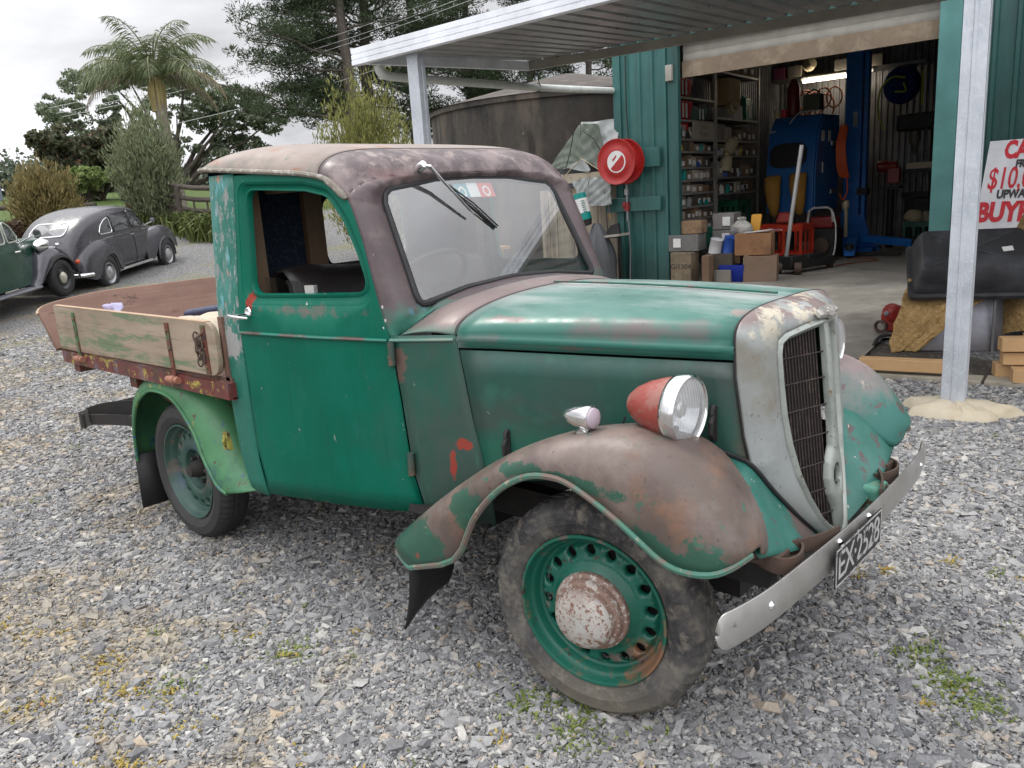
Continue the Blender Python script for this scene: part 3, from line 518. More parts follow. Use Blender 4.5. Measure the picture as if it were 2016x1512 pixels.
# --- doors
for s in (-1, 1):
    outer = [(-1.568, .402), (-1.568, 1.664), (-1.45, 1.660), (-1.3, 1.652), (-1.189, 1.642)]+DOORF; m = MB()
    rows = ring_loft(outer, WINO, (0, 1), wc, [0, .1, .25, .4, .55, .7, .85, 1], 72, lambda p, t, a, b: sidep(p[0], p[1], s))
    rows += ring_loft(WINO, WIN, (0, 1), wc, [.12, .3, .45, .62, .8, .93, 1.0], 72, lambda p, t, a, b: sidep(p[0], p[1], s, -.016*float(sst(t, .05, .55))+.008*float(sst(t, .62, .9))*(1-float(sst(t, .9, 1.0)))))
    L = ring_loft(WINO, WIN, (0, 1), wc, [1.0], 72, lambda p, t, a, b: sidep(p[0], p[1], s, -.034)); m2 = [rows[:8], rows[7:]+L]
    m.grid(rows[:8], cu=True); d = build('door', m, door_m, truck, solid=.004)
    mm = MB(); n_ = len(rows[8]); mm.grid([[sidep(p[0], p[2], s) for p in ring_loft(WINO, WIN, (0, 1), wc, [0], 72, lambda p, t, a, b: (p[0], 0, p[1]))[0]]]+rows[8:]+L, cu=True); build('window_surround', mm, door_m, d)
    m = MB(); m.tube([sidep(x, 1.075+.0*x, s, .004) for x in np.linspace(-1.562, -.815, 16)], .012, 8, flat=.55); build('moulding', m, patina('moulding_worn%d' % s, (.010, .15, .105), [dict(c=brown, s=8, lo=.46, hi=.6), dict(c=chip, s=26, lo=.62, hi=.68, k=.6)], .4), d)
    for x, z in ((-.806, 1.030), (-.776, .640)):
        m = MB(); y = hw(x, z)+.008; m.tube([(x, s*y, z-.04), (x+.004, s*y, z+.04)], .0125, 10); m.tube([(x, s*y, z-.012), (x, s*y, z-.008)], .0145, 10); m.box((x-.015, s*(y-.006), z), (.045, .008, .07)); build('hinge', m, hinge_m, d)
    hx, hz = -1.52, 1.143; hy = hw(hx, hz); m = MB(); m.lathe([(.0, .006), (.017, .006), (.020, 0)], (hx+.012, s*hy, hz+.012), (0, s, 0), 20); m.lathe([(.012, 0), (.011, .05), (.0, .052)], (hx+.012, s*hy, hz), (0, s, 0), 14)
    m.tube([(hx-.062, s*(hy+.042), hz+.002), (hx-.02, s*(hy+.048), hz), (hx+.03, s*(hy+.046), hz-.002), (hx+.075, s*(hy+.04), hz-.003)], [.008, .011, .0095, .006], 10, flat=.7); build('door_handle', m, chrome, d)
    if s == -1:
        gm_, t_, b_ = newmat('side_glass'); b_.inputs['Base Color'].default_value = (.8, .85, .84, 1); b_.inputs['Transmission Weight'].default_value = 1; b_.inputs['Roughness'].default_value = .03; b_.inputs['IOR'].default_value = 1.1; b_.inputs['Alpha'].default_value = .45
        m = MB(); gl_ = [(-1.46, 1.20), (-1.46, 1.285), (-1.38, 1.275), (-1.22, 1.262), (-1.08, 1.245), (-1.0, 1.225), (-.98, 1.2)]
        m.prism(gl_, lambda p, t: sidep(p[0], p[1], s, -.035-t), 0, .005); wg = build('window_glass', m, gm_, d)
        m = MB(); m.box((-1.195, -(hw(-1.195, 1.25)-.028), 1.238), (.045, .018, .034), M=Matrix.Rotation(R_(12), 4, 'Z')); build('window_clip', m, plain('clip_alloy', (.6, .6, .58), .35, .6), wg)
        m = MB()
        for x, z in ((-.835, 1.115), (-.826, 1.14), (-.838, 1.185)): m.lathe([(0, .002), (.004, .002), (.0065, .0005)], (x, s*hw(x, z), z), (0, s, 0), 10)
        build('screw', m, plain('screw_white', (.5, .5, .48), .5), d)
# --- gutter, roof and windscreen header
GUT = [(-1.812, 1.684), (-1.80, 1.700), (-1.72, 1.695), (-1.55, 1.680), (-1.3, 1.656), (-1.189, 1.645), (-1.09, 1.626), (-1.05, 1.606), (-1.015, 1.579), (-.978, 1.547)]
CEN = [(-1.822, 1.690), (-1.800, 1.748), (-1.73, 1.773), (-1.55, 1.777), (-1.3, 1.752), (-1.20, 1.738), (-1.11, 1.718), (-1.06, 1.702), (-1.00, 1.668), (-.965, 1.618)]
gut = catmull(GUT, 4); cen = catmull(CEN, 4); NQ = len(gut)
def roofpt(q, t):
    g, c_ = gut[q], cen[q]; a = abs(t); wgt = (1-a**6)**.6 if a < 1 else 0.0
    x = g[0]+(c_[0]-g[0])*wgt; z = g[1]+(c_[1]-g[1])*wgt; return (x, hw(g[0], g[1])*math.copysign(a**.92, t), z)
ts_ = [math.sin(k/28*math.pi/2)*1.0 if False else (1-(1-k/28)**1.7) for k in range(29)]; T = [-q for q in ts_[::-1]]+ts_[1:]
QS = 22
rows = [[roofpt(q, t) for t in T] for q in range(NQ)]
m = MB(); m.grid(rows[:QS+2]); roof = build('roof', m, roof_m, truck, solid=.006, smooth=50)
m = MB(); m.grid([[(p[0], p[1], p[2]-.03) for p in r[4:-4]] for r in rows[1:-2]]); build('headlining', m, lin, roof)
for s in (-1, 1):
    m = MB(); m.tube([(g[0], s*(hw(g[0], g[1])+.008), g[1]) for g in gut[3:]], [.0125]*(NQ-13)+[.016]*8+[.012, .007], 8, flat=.75); build('gutter', m, gutter_m, roof)
header = rows[QS+1:]
GN = Vector((1, 0, .49)); GP = Vector((-.783, 0, 1.18))
def gx(z): return -.783-(z-1.18)*.49
GL = rpoly([(-.500, 1.176, .03), (-.25, 1.208, .3), (0, 1.219, .3), (.25, 1.208, .3), (.500, 1.176, .03), (.468, 1.567, .075), (.2, 1.592, .3), (0, 1.597, .3), (-.2, 1.592, .3), (-.468, 1.567, .075)], .05)
GL3 = [(gx(p[1]), p[0], p[1]) for p in GL]
top = header[-1]
sideL = [sidep(x, z, -1) for x, z in DOORF[3:9]]; sideR = [sidep(x, z, 1) for x, z in DOORF[3:9]]
BOT = [(-.800, -.585, 1.085), (-.770, -.50, 1.130), (-.745, -.40, 1.168), (-.725, -.2, 1.198), (-.715, 0, 1.208)]; BOT = BOT+[(p[0], -p[1], p[2]) for p in BOT[-2::-1]]
BOT = catmull(BOT, 3)
outer = sideL+BOT+sideR[::-1]+[tuple(p) for p in top[::-1]]
def bul(p, t, a, b):
    side = min(1, max(0, (abs(a[1])-.42)/.12)); k = math.sin(t*math.pi); return (p[0]+(.006+.024*side)*k, p[1]+math.copysign(.018*side*k, p[1]), p[2]+.008*k*(1-side)*(1 if p[2] > 1.4 else 0))
m = MB(); m.grid(ring_loft(outer, GL3, (1, 2), (0, 1.4), [0, .08, .2, .35, .5, .65, .8, .92, 1.0], 90, bul), cu=True)
m.grid([r for r in header])
wf = build('windscreen_frame', m, front_m, truck, smooth=50, solid=.004)
m = MB(); sr_ = GL3[::2]; m.tube([(p[0]+.006, p[1], p[2]) for p in sr_], .013, 8, closed=True); build('rubber_seal', m, black, wf)
m = MB(); m.tube([tuple(Vector(roofpt(QS+1, t))+Vector((0, 0, .001))) for t in T], .0028, 5); build('seam', m, black, wf)
# windscreen: dusty pane with sky reflections
def pane_mat(name, film, refl, tint=(.93, .95, .94), flute=0.0):
    m, t, b = newmat(name); out = t.nodes['Material Output']; t.nodes.remove(b)
    tr_ = nd(t, 'BsdfTransparent', {'Color': c4(tint)}); gl = nd(t, 'BsdfGlossy', {'Color': (1, 1, 1, 1), 'Roughness': .02}); 
    ge = nd(t, 'NewGeometry'); dp = nd(t, 'VectorMath', {0: ge.outputs['Incoming'], 1: ge.outputs['Normal']}, operation='DOT_PRODUCT').outputs['Value']; om = mul(t, 1.0, mul(t, dp, 0.0, 'ABSOLUTE'), 'SUBTRACT'); f0 = ((refl-1)/(refl+1))**2
    frv = mul(t, mul(t, mul(t, om, 4.0, 'POWER'), 1-f0), f0, 'ADD')
    mx_ = nd(t, 'MixShader', {0: frv, 1: tr_.outputs[0], 2: gl.outputs[0]}); df = nd(t, 'BsdfDiffuse', {'Color': (.62, .62, .62, 1)})
    P = nd(t, 'TexCoord').outputs['Object']; f = mr(t, noise(t, P, 5, 6), .3, .75, film*.6, film*1.5)
    if flute:
        wv = nd(t, 'TexWave', {'Vector': P, 'Scale': flute, 'Distortion': 0.0}, bands_direction='Y'); bp = nd(t, 'Bump', {'Height': wv.outputs['Fac'], 'Strength': .5, 'Distance': .004})
        for q in (gl, df): t.links.new(bp.outputs[0], q.inputs['Normal'])
    m2 = nd(t, 'MixShader', {0: f, 1: mx_.outputs[0], 2: df.outputs[0]}); t.links.new(m2.outputs[0], out.inputs[0]); return m
pane = pane_mat('windscreen_glass', .03, 3.1)
m = MB(); m.add(GL3, [tuple(range(len(GL3)))]); m.v = [(p[0]+(p[2]-1.38)*.085, p[1], p[2]) for p in m.v]; ws = build('windscreen', m, pane, truck, smooth=0)
def gpt(y, z, o=0.0): return (gx(z)+o, y, z)
for (y0, y1, z0, z1), col, nm in (((-.105, -.035, 1.528, 1.583), (.03, .30, .36), 'teal'), ((-.035, .022, 1.528, 1.584), (.70, .72, .72), 'white'), ((.022, .105, 1.525, 1.586), (.62, .10, .09), 'red')):
    m = MB(); m.prism([(y0, z0), (y1, z0), (y1, z1), (y0, z1)], lambda p, t: gpt(p[0], p[1], .0012+t), 0, .0008); st_ = build('sticker', m, plain('sticker_'+nm, col, .5, bump=0), ws)
    if nm != 'white':
        m = MB(); yc, zc = (y0+y1)/2, (z0+z1)/2-.006
        m.grid([[gpt(yc+r*math.cos(q), zc+r*math.sin(q), .0024) for q in np.linspace(0, 2*math.pi, 24, endpoint=False)] for r in (.013, .021)], cu=True); build('ring', m, plain('sticker_ring_'+nm, (.72, .72, .7), .5, bump=0), st_)
# wiper
m = MB(); m.lathe([(.0, .03), (.014, .028), (.017, .012), (.012, -.03)], (-.955, -.285, 1.642), (.9, 0, .45), 14); m.tube([(-.948, -.283, 1.652), (-.915, -.27, 1.645), (-.915, -.205, 1.585), gpt(-.09, 1.465, .035)], [.011, .011, .008, .005], 8, flat=.7); wiper = build('wiper', m, chrome, truck)
m = MB()
for o_ in (0, .012): m.tube([gpt(-.165+o_, 1.585+o_*.5, .012), gpt(-.07+o_, 1.497+o_*.5, .026), gpt(.022+o_, 1.406+o_*.5, .012)], .0035, 5)
m.ribbon([gpt(-.165, 1.585, .006), gpt(-.07, 1.495, .006), gpt(.022, 1.406, .006)], (1, 0, .3), .012, .004); build('wiper_blade', m, black_gloss, wiper)
# --- scuttle, cowl, bonnet
def hsec(x, half=False):
    k = (x+.59)/.89; w_ = hw(x, 1.08); zc = 1.194+(1.176-1.194)*k; n = 2.2+1.2*k; zb = 1.088; P = []
    for j in range(25):
        a = j/24*math.pi/2; P.append((w_*math.cos(a)**(2/n), zb+(zc-zb)*math.sin(a)**(2/n)))
    return P
def full(x, dx=0): P = hsec(x); return [(x+dx, -p[0], p[1]) for p in P]+[(x+dx, p[0], p[1]) for p in P[-2::-1]]
H0 = full(-.592)
bt = [v3(p) for p in BOT]; nB = len(bt); B_ = []
for j in range(len(H0)):
    f = j/(len(H0)-1)*(nB-1); i = min(int(f), nB-2); B_.append(bt[i].lerp(bt[i+1], f-i))
# scuttle: match by lateral fraction
def bot_at(fr):
    for i in range(nB-1):
        if bt[i].y <= fr <= bt[i+1].y: return bt[i].lerp(bt[i+1], (fr-bt[i].y)/(bt[i+1].y-bt[i].y))
    return bt[0] if fr < 0 else bt[-1]
rows = []
for q in np.linspace(0, 1, 9):
    row = []
    for p in H0:
        a = bot_at(p[1]/.5145*.585); b_ = Vector(p); k = Vector((0, 0, .012*math.sin(q*math.pi))); row.append(tuple(a.lerp(b_, q)+k))
    rows.append(row)
m = MB(); m.grid(rows); scut = build('scuttle', m, scuttle_m, truck, smooth=50, solid=.004)
for s in (-1, 1):
    m = MB(); m.grid([[sidep(-.812+.006*j*0+x_*1.0, z, s) if False else sidep(lerp(float(np.interp(z, [.456, .616, .863, 1.09], [-.753, -.779, -.794, -.811]))+.006, float(np.interp(z, [.43, .649, .815, 1.09], [-.50, -.525, -.558, -.594])), k), z, s) for k in np.linspace(0, 1, 8)] for z in (.43, .5, .6, .7, .8, .9, 1.0, 1.055, 1.09)])
    cw = build('cowl_side', m, cowl_m, truck, solid=.004)
    m = MB(); m.tube([sidep(x, 1.075, s, .003) for x in np.linspace(-.808, -.60, 8)], .012, 8, flat=.55); build('moulding', m, scuttle_m, cw)
m = MB(); P_ = [tuple(Vector(p)*1.0+Vector((-.003, 0, -.004))) for p in H0]; m.tube([(p[0], p[1]*1.003, p[2]+.005) for p in P_], .003, 5); build('bonnet_gap', m, black, scut)
xs_ = np.linspace(-.588, .298, 16)
for s in (-1, 1):
    m = MB(); rows = []
    for x in xs_:
        P = [(p[0], p[1]) for p in hsec(x)]; w_ = P[0][0]; P = [(w_, 1.048), (w_, 1.062), (w_+.004, 1.066), (w_+.008, 1.075), (w_+.004, 1.084)]+P
        rows.append([(x, s*p[0], p[1]+.010*math.sin(math.pi*(x+.588)/.886)*(i/29)) for i, p in enumerate(P)])
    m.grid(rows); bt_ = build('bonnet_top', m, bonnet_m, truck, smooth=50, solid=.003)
    if s == -1:
        m = MB(); m.tube([(-.055, -(hw(-.055, 1.1)+.001)+.0, 1.118)] if False else [(.09+.010*math.cos(q), -(hw(.09, 1.1)-.012), 1.124+.008*math.sin(q)) for q in np.linspace(0, 2*math.pi, 14)], .0015, 4); build('chalk_ring', m, plain('chalk', (.7, .7, .68), .8, bump=0), bt_)
    m = MB(); rows = []
    for k in np.linspace(0, 1, 14):
        col = []
        for z in (1.040, .97, .9, .83, .76, .70, .66):
            f = (1.04-z)/.38; xr = lerp(-.586, -.522, f); xf = lerp(.300, .345, min(1, f*1.25)); zb = z
            x = lerp(xr, xf, k)
            zlow = float(np.interp(x, [-.6, -.45, .0, .19, .289, .345], [.55, .60, .66, .79, .765, .745])); zz = 1.04-(1.04-zlow)*f; x = x+k*(float(np.interp(zz, [.745, .834, 1.0, 1.085], [.345, .327, .305, .302]))-xf); col.append((x, s*(hw(x, zz)-.002), zz))
        rows.append(col)
    m.grid(rows); bs = build('bonnet_side', m, side_m, truck, solid=.003)
    for x, z in ((-.43, .725), (.243, .862)):
        m = MB(); y = hw(x, z); m.tube([(x, s*(y+.004), z+.055), (x, s*(y+.012), z+.045), (x, s*(y+.014), z+.03)], .008, 6); m.tube([(x, s*(y+.008), z+.03), (x+.003, s*(y+.026), z+.01), (x+.002, s*(y+.026), z-.02), (x, s*(y+.006), z-.042)], [.007, .008, .008, .005], 8); m.box((x, s*(y+.003), z+.005), (.018, .006, .10)); build('latch', m, dark, bs)
m = MB(); m.tube([(x, 0, 1.194+(1.176-1.194)*(x+.59)/.89+.0115+.006*math.sin(math.pi*(x+.588)/.886)) for x in np.linspace(-.588, .27, 20)], .0042, 6); hinge = build('bonnet_hinge', m, patina('hinge_green', (.02, .12, .09), [dict(c=brown, s=12, lo=.5, hi=.6)], .5), truck)
# --- grille shell
def V(y, z): return .42+.06*(1.1-z)/.63-.37*(math.sqrt(y*y+.0004)-.02)
half = [(-.013, .489), (-.047, .511), (-.083, .556), (-.119, .627), (-.146, .704), (-.164, .784), (-.176, .862), (-.182, .951), (-.184, 1.030), (-.178, 1.060), (-.155, 1.074), (-.094, 1.086), (-.032, 1.096)]
OPN = half+[(-a, b) for a, b in half[::-1]]
cO = (0, .80)
def grow(p, d): v = Vector((p[0], p[1]-.8)); v = v*(1+d/max(.1, v.length)); return (v.x, v.y+.8)
OUTf = [grow(p, .030) for p in OPN]
Sl = [(.447, 0, .438), (.438, -.085, .488), (.410, -.165, .565), (.383, -.235, .645), (.357, -.285, .708), (.343, -.320, .75), (.325, -.325, .834), (.303, -.329, 1.0), (.300, -.3285, 1.085)]
top_ = full(.300)
Sl = Sl+top_[1:-1]+[(p[0], -p[1], p[2]) for p in Sl[:0:-1]]
O3 = [(V(p[0], p[1])+.004, p[0], p[1]) for p in OUTf]
def shl(p, t, a, b):
    e = 1-(1-t)**2.1; return (a[0]+(b[0]-a[0])*e, a[1]+(b[1]-a[1])*t**1.12, a[2]+(b[2]-a[2])*t**1.25)
m = MB(); m.grid(ring_loft(Sl, O3, (1, 2), cO, [0, .05, .12, .2, .3, .42, .55, .68, .8, .9, 1], 96, shl), cu=True)
shell = build('grille_shell', m, shell_m, truck, smooth=60, solid=.003)
I3 = [(V(p[0], p[1])-.012, p[0], p[1]) for p in OPN]
m = MB(); m.grid(ring_loft(O3, I3, (1, 2), cO, [0, .15, .35, .55, .75, .9, 1], 96, lambda p, t, a, b: (p[0]+.016*math.sin(min(1, t*1.15)*math.pi), p[1], p[2])), cu=True); build('grille_frame', m, frame_m, shell, smooth=60)
m = MB(); m.tube([(p[0]-.002, p[1]*1.004, p[2]) for p in Sl], .0035, 5, closed=True); build('shell_edge', m, dark, shell)
bo = [(0, 1.112), (.017, 1.106), (.018, .80), (.022, .745), (.044, .698), (.051, .650), (.046, .602), (.025, .556), (.017, .49), (0, .480)]
bo = bo+[(-a, b) for a, b in bo[-2:0:-1]]; ho = [(.026*math.cos(q), .650+.040*math.sin(q)) for q in np.linspace(0, 2*math.pi, 24, endpoint=False)]
def bar3(o): return lambda p, t, a, b: (.42+.06*(1.1-p[1])/.63+o-.20*abs(p[0]), p[0], p[1])
m = MB(); rr_ = [ring_loft(bo, ho, (0, 1), (0, .648), [t], 60, bar3(o))[0] for t, o in ((0, -.014), (0, .000), (.16, .006), (.5, .008), (.86, .006), (1, .002), (1, -.012))]; m.grid(rr_, cu=True); build('centre_bar', m, frame_m, shell, smooth=50)
def zr(y):
    a = abs(y); zs_ = []
    P = [(-p[0], p[1]) for p in half]
    for i in range(len(P)-1):
        (a0, z0), (a1, z1) = P[i], P[i+1]
        if min(a0, a1) <= a <= max(a0, a1) and a0 != a1: zs_.append(z0+(z1-z0)*(a-a0)/(a1-a0))
    return (min(zs_), max(zs_)) if len(zs_) > 1 else None
slat_m = patina('grille_slats', (.022, .012, .010), [dict(c=(.07, .045, .034), s=30, lo=.54, hi=.68), dict(c=(.30, .26, .2), s=30, lo=.70, hi=.73)], .6, .1); m = MB()
for s in (-1, 1):
    for k in range(14):
        y = s*(.020+k*.0112); r = zr(y)
        if r: m.tube([(V(y, z)-.012, y, z) for z in np.linspace(r[0], r[1], 6)], .0026, 4)
    for z in (.545, .62, .70, .785, .87, .95, 1.025):
        ym = max(a for a in np.linspace(.03, .182, 40) if (zr(a) and zr(a)[0] <= z <= zr(a)[1])); m.tube([(V(y, z)-.008, y, z) for y in (s*.012, s*ym)], .0024, 4)
build('grille_slats', m, slat_m, shell)
m = MB(); m.prism(OPN, lambda p, t: (V(p[0], p[1])-.05-t, p[0], p[1]), 0, .02); build('radiator_core', m, plain('radiator', (.012, .010, .010), .8), shell, smooth=0)
# badge
ezb = Vector((.62, 0, .78)).normalized(); eyb = Vector((-.78, 0, .62)).normalized(); bc = Vector((.418, 0, 1.142))
m = MB(); m.prism([(-.062, .006), (-.066, -.012), (-.02, -.018), (-.014, -.026), (.014, -.026), (.02, -.018), (.066, -.012), (.062, .006), (.03, .016), (-.03, .016)], lambda p, t: tuple(bc+Vector((0, 1, 0))*p[0]+eyb*p[1]+ezb*t), -.01, .006); badge = build('badge', m, plain('badge_metal', (.42, .41, .38), .35, .7, dirt=(.2, .17, .13)), shell, bevel=.002)
build('lettering', text_mb('BEDFORD', .024, bc+ezb*.0065+eyb*-.004, (0, 1, 0), eyb, .001), plain('badge_letters', (.62, .6, .56), .3, .8), badge)
# --- front fenders
FS = [((-.70, .318), .715, (-.812, .385), .64, (-.83, .36), .57), ((-.468, .412), .72, (-.735, .452), .63, (-.77, .43), .56), ((-.367, .568), .72, (-.60, .556), .625, (-.62, .53), .53), ((-.29, .655), .72, (-.47, .648), .62, (-.49, .61), .47), ((-.211, .718), .72, (-.335, .735), .62, (-.36, .68), .45), ((-.124, .76), .72, (-.205, .805), .62, (-.22, .74), .43), ((-.043, .772), .72, (-.085, .853), .62, (-.09, .79), .41), ((.019, .764), .72, (.02, .880), .62, (.02, .81), .39),
      ((.097, .732), .72, (.12, .895), .615, (.12, .81), .365), ((.172, .694), .72, (.22, .888), .605, (.22, .78), .35), ((.238, .654), .72, (.30, .866), .595, (.31, .74), .37), ((.301, .617), .72, (.37, .822), .585, (.38, .69), .41), ((.357, .603), .715, (.42, .770), .575, (.428, .64), .44), ((.42, .607), .70, (.460, .712), .57, (.462, .61), .475), ((.458, .622), .668, (.481, .672), .575, (.474, .60), .515), ((.482, .640), .61, (.487, .648), .585, (.482, .62), .56)]
FSi = []
arr = np.array([[*a[0], a[1], *a[2], a[3], *a[4], a[5]] for a in FS])
arr = np.array(catmull([tuple(r) for r in arr], 3))
def fsec(r, s):
    L = np.array([r[0], r[2], r[1]]); Cc = np.array([r[3], r[5], r[4]]); I = np.array([r[6], r[8], r[7]]); P = []
    for j in range(11):
        a = j/10*math.pi/2; k = math.sin(a)**.9; q = L+(Cc-L)*k; q[1] = L[1]+(Cc[1]-L[1])*(1-math.cos(a))**1.15; q[1] += .006*math.sin(2*a); P.append(q)
    for j in range(1, 9):
        a = j/8*math.pi/2; q = Cc+(I-Cc)*(1-math.cos(a)); q[1] = Cc[1]+(I[1]-Cc[1])*math.sin(a); P.append(q)
    return [(p[0], s*p[1], p[2]) for p in P]
for s in (-1, 1):
    m = MB(); m.grid([fsec(r, s) for r in arr]); ff = build('front_fender', m, fender_m if s < 0 else fenderfar_m, truck, smooth=60, solid=.004)
    m = MB(); m.tube([(-.812, s*.64, .383), (-.79, s*.69, .335)]+[(r[0], s*(r[2]-.001), r[1]-.003) for r in arr], .0105, 8); build('fender_bead', m, bead_m, ff)
    # side lamp
    bx_, by_, bz_ = -.005, s*.615, .880; m = MB(); m.lathe([(.024, -.012), (.024, .001), (.013, .006), (.012, .02)], (bx_, by_, bz_), (0, 0, 1), 16)
    m.lathe([(.0, -.068), (.012, -.064), (.022, -.046), (.0295, -.020), (.033, .008), (.035, .020), (.035, .030), (.031, .032)], (bx_, by_, bz_+.038), (1, 0, .02), 24); sl_ = build('side_lamp', m, chrome, ff)
    m = MB(); m.lathe([(.031, .028), (.028, .038), (.016, .045), (0, .047)], (bx_, by_, bz_+.038), (1, 0, .02), 20); build('lens', m, plain('lamp_mauve', (.42, .35, .40), .2, bump=0), sl_)
    # apron between fender and shell
    Q = catmull([(.150, -.362, .800), (.20, -.350, .795), (.289, -.331, .770), (.341, -.320, .748), (.375, -.25, .655), (.405, -.17, .568), (.433, -.09, .492), (.447, -.01, .440)], 3)
    O_ = catmull([(.150, -.362, .800), (.22, -.42, .795), (.31, -.45, .755), (.38, -.50, .705), (.43, -.52, .655), (.452, -.54, .625), (.462, -.535, .600), (.462, -.52, .585)], 3)
    rows = []
    for i in range(len(Q)):
        a, b_ = Vector(Q[i]), Vector(O_[i]); f = i/(len(Q)-1); row = []
        for k in np.linspace(0, 1, 9):
            p = a.lerp(b_, k); hh = math.sin(k*math.pi)*.035*f**.7; p = p+Vector((hh*.9, 0, hh*.35-.02*math.sin(k*math.pi)*(1-f))); row.append((p.x, -s*p.y*-1 if False else s*abs(p.y), p.z))
        rows.append(row)
    rows.append([(p[0]-.03, p[1], p[2]-.012) for p in rows[-1]])
    m = MB(); m.grid(rows); ap = build('fender_apron', m, apron_m, truck, smooth=60)
    m = MB(); m.tube([(p[0]+.004, s*abs(p[1]), p[2]+.006) for p in Q], .0065, 6); build('piping', m, black, ap)
    # headlamp
    hc = Vector((.2528, s*.5015, .9422)); ax = Vector((1, 0, -.005)); rm = patina('lamp_red%d' % s, (.25, .045, .034), [dict(c=(.28, .14, .115), s=8, d=10, r=.72, lo=.50, hi=.60, k=.75), dict(c=(.48, .42, .36), s=18, d=10, r=.72, lo=.62, hi=.65), dict(c=(.20, .15, .12), s=30, lo=.62, hi=.68, k=.6)], .45, .08) if s < 0 else None
    rm = rm or MATS['lamp_red-1']
    m = MB(); m.lathe([(0, -.186), (.012, -.184), (.03, -.172), (.05, -.148), (.068, -.112), (.081, -.072), (.088, -.035), (.089, -.03)], hc, ax, 40); hl = build('headlamp', m, rm, truck, smooth=60)
    m = MB(); m.lathe([(.089, -.036), (.0935, -.034), (.0965, -.022), (.097, -.006), (.0955, .004), (.091, .009), (.086, .006), (.085, -.004)], hc, ax, 48); build('chrome_ring', m, chrome, hl, smooth=60)
    m = MB(); m.lathe([(.084, -.012), (.06, -.045), (.03, -.062), (0, -.066)], hc, ax, 32); build('reflector', m, plain('reflector', (.85, .87, .92), .12, 1.0, var=.02, bump=0), hl, smooth=60)
    m = MB(); m.lathe([(0, -.012), (.018, -.014), (.024, -.02), (.02, -.035), (.012, -.06)], hc, ax, 20); build('bulb', m, chrome, hl)
    m = MB(); m.lathe([(.086, .004), (.07, .011), (.045, .016), (.02, .0185), (0, .019)], hc, ax, 40); build('lens', m, MATS.get('lamp_glass') or pane_mat('lamp_glass', .40, 1.9, flute=26.0), hl, smooth=60)
    m = MB(); m.lathe([(.055, -.055), (.056, -.02), (.045, .0), (.03, .03)], (hc.x-.055, hc.y, .835), (0, 0, 1), 20); m.tube([(hc.x-.05, hc.y, .85), (hc.x-.05, hc.y, .89)], .02, 10); m.tube([(.04, hc.y, .86), (.055, hc.y, .90)], .003, 5); build('lamp_stand', m, black, hl)
    # mud flap behind the front wheel
    m = MB(); m.grid([[(x-.05*k**2.2, s*y, z) for y, z in zip((.56, .64, .71), (.345-k*.25, .32-k*.27, .315-k*.30))] if False else [(-.70-.055*k**2, s*lerp(.72, .50, q), lerp(.325, .335, q)-k*lerp(.26, .10+.08*q, q)) for q in (0, .25, .5, .75, 1)] for x in (0,) for k in np.linspace(0, 1, 8)]); build('mud_flap', m, black, ff, solid=.006)
# --- bumper and plate
bt2 = [(.478, .782), (.494, .75), (.507, .69), (.520, .60), (.528, .48), (.535, .33), (.541, .15), (.543, 0)]; bt2 = bt2+[(x, -y) for x, y in bt2[-2::-1]]; bt2 = catmull(bt2, 4)
m = MB(); rows = []
for x, y in bt2:
    e = max(0, (abs(y)-.755)/.027); hh = .047*math.sqrt(max(.02, 1-min(1, e)**2)) if e > 0 else .047
    rows.append([(x+.009*(1-(k**2)), -y, .506+hh*k) for k in (-1, -.97, -.6, -.2, .2, .6, .97, 1)])
m.grid(rows); bp_ = build('front_bumper', m, bumper_m, truck, solid=.006, smooth=60)
for y in (-.60, -.205, .015, .60):
    m = MB(); x = float(np.interp(abs(y), [0, .33, .48, .6, .69], [.543, .535, .528, .52, .507])); m.lathe([(0, .012), (.006, .011), (.011, .006), (.0125, 0), (.0125, -.006)], (x+.007, y, .513 if abs(y) > .5 else .532), (1, 0, 0), 14); build('bolt', m, chrome, bp_)
for s in (-1, 1):
    m = MB(); m.ribbon(catmull([(.22, s*.33, .545), (.36, s*.40, .552), (.44, s*.455, .552), (.492, s*.452, .545), (.512, s*.40, .54), (.50, s*.34, .54), (.47, s*.30, .54)], 4), (0, 0, 1), .045, .007); m.ribbon(catmull([(.40, s*.43, .548), (.46, s*.36, .55), (.51, s*.26, .548), (.533, s*.17, .545)], 4), (0, 0, 1), .04, .007); m.box((.42, s*.425, .553), (.13, .07, .03)); build('bumper_bracket', m, rustd, bp_)
m = MB()
m.box((.455, .275, .500), (.12, .10, .085)); dh = build('chassis_horn', m, patina('horn_green', (.10, .30, .22), [dict(c=(.25, .30, .20), s=14, lo=.5, hi=.6), dict(c=(.10, .05, .03), s=16, lo=.58, hi=.64)], .5), truck, bevel=.018, seg=3)
m = MB()
m.lathe([(.02, .0), (.02, .006), (0, .0062)], (.511, .272, .497), (1, 0, 0), 14)
build('bolt_hole', m, black, dh)
pm = patina('plate_black', (.018, .018, .019), [dict(c=(.35, .34, .32), s=22, d=8, lo=.60, hi=.64, st=(1, .8, 1.6))], .5, .1); ex = Vector((-.004, .36, .0)).normalized(); pc = Vector((.566, -.105, .486))
m = MB(); m.box(pc, (.004, .362, .112)); pl = build('number_plate', m, pm, bp_, bevel=.0015)
wl = patina('plate_letters', (.42, .42, .40), [dict(c=(.10, .10, .10), s=26, d=8, lo=.54, hi=.6)], .5, .1)
build('lettering', text_mb('EX·2528', .112, pc+Vector((.0023, 0, -.002)), (0, 1, 0), (0, 0, 1), .0008, spacing=.84), wl, pl)
m = MB()
for q in (-1, 1): m.box(pc+Vector((.0024, 0, q*.052)), (.0015, .352, .004)); m.box(pc+Vector((.0024, q*.177, 0)), (.0015, .004, .1))
build('plate_border', m, wl, pl)
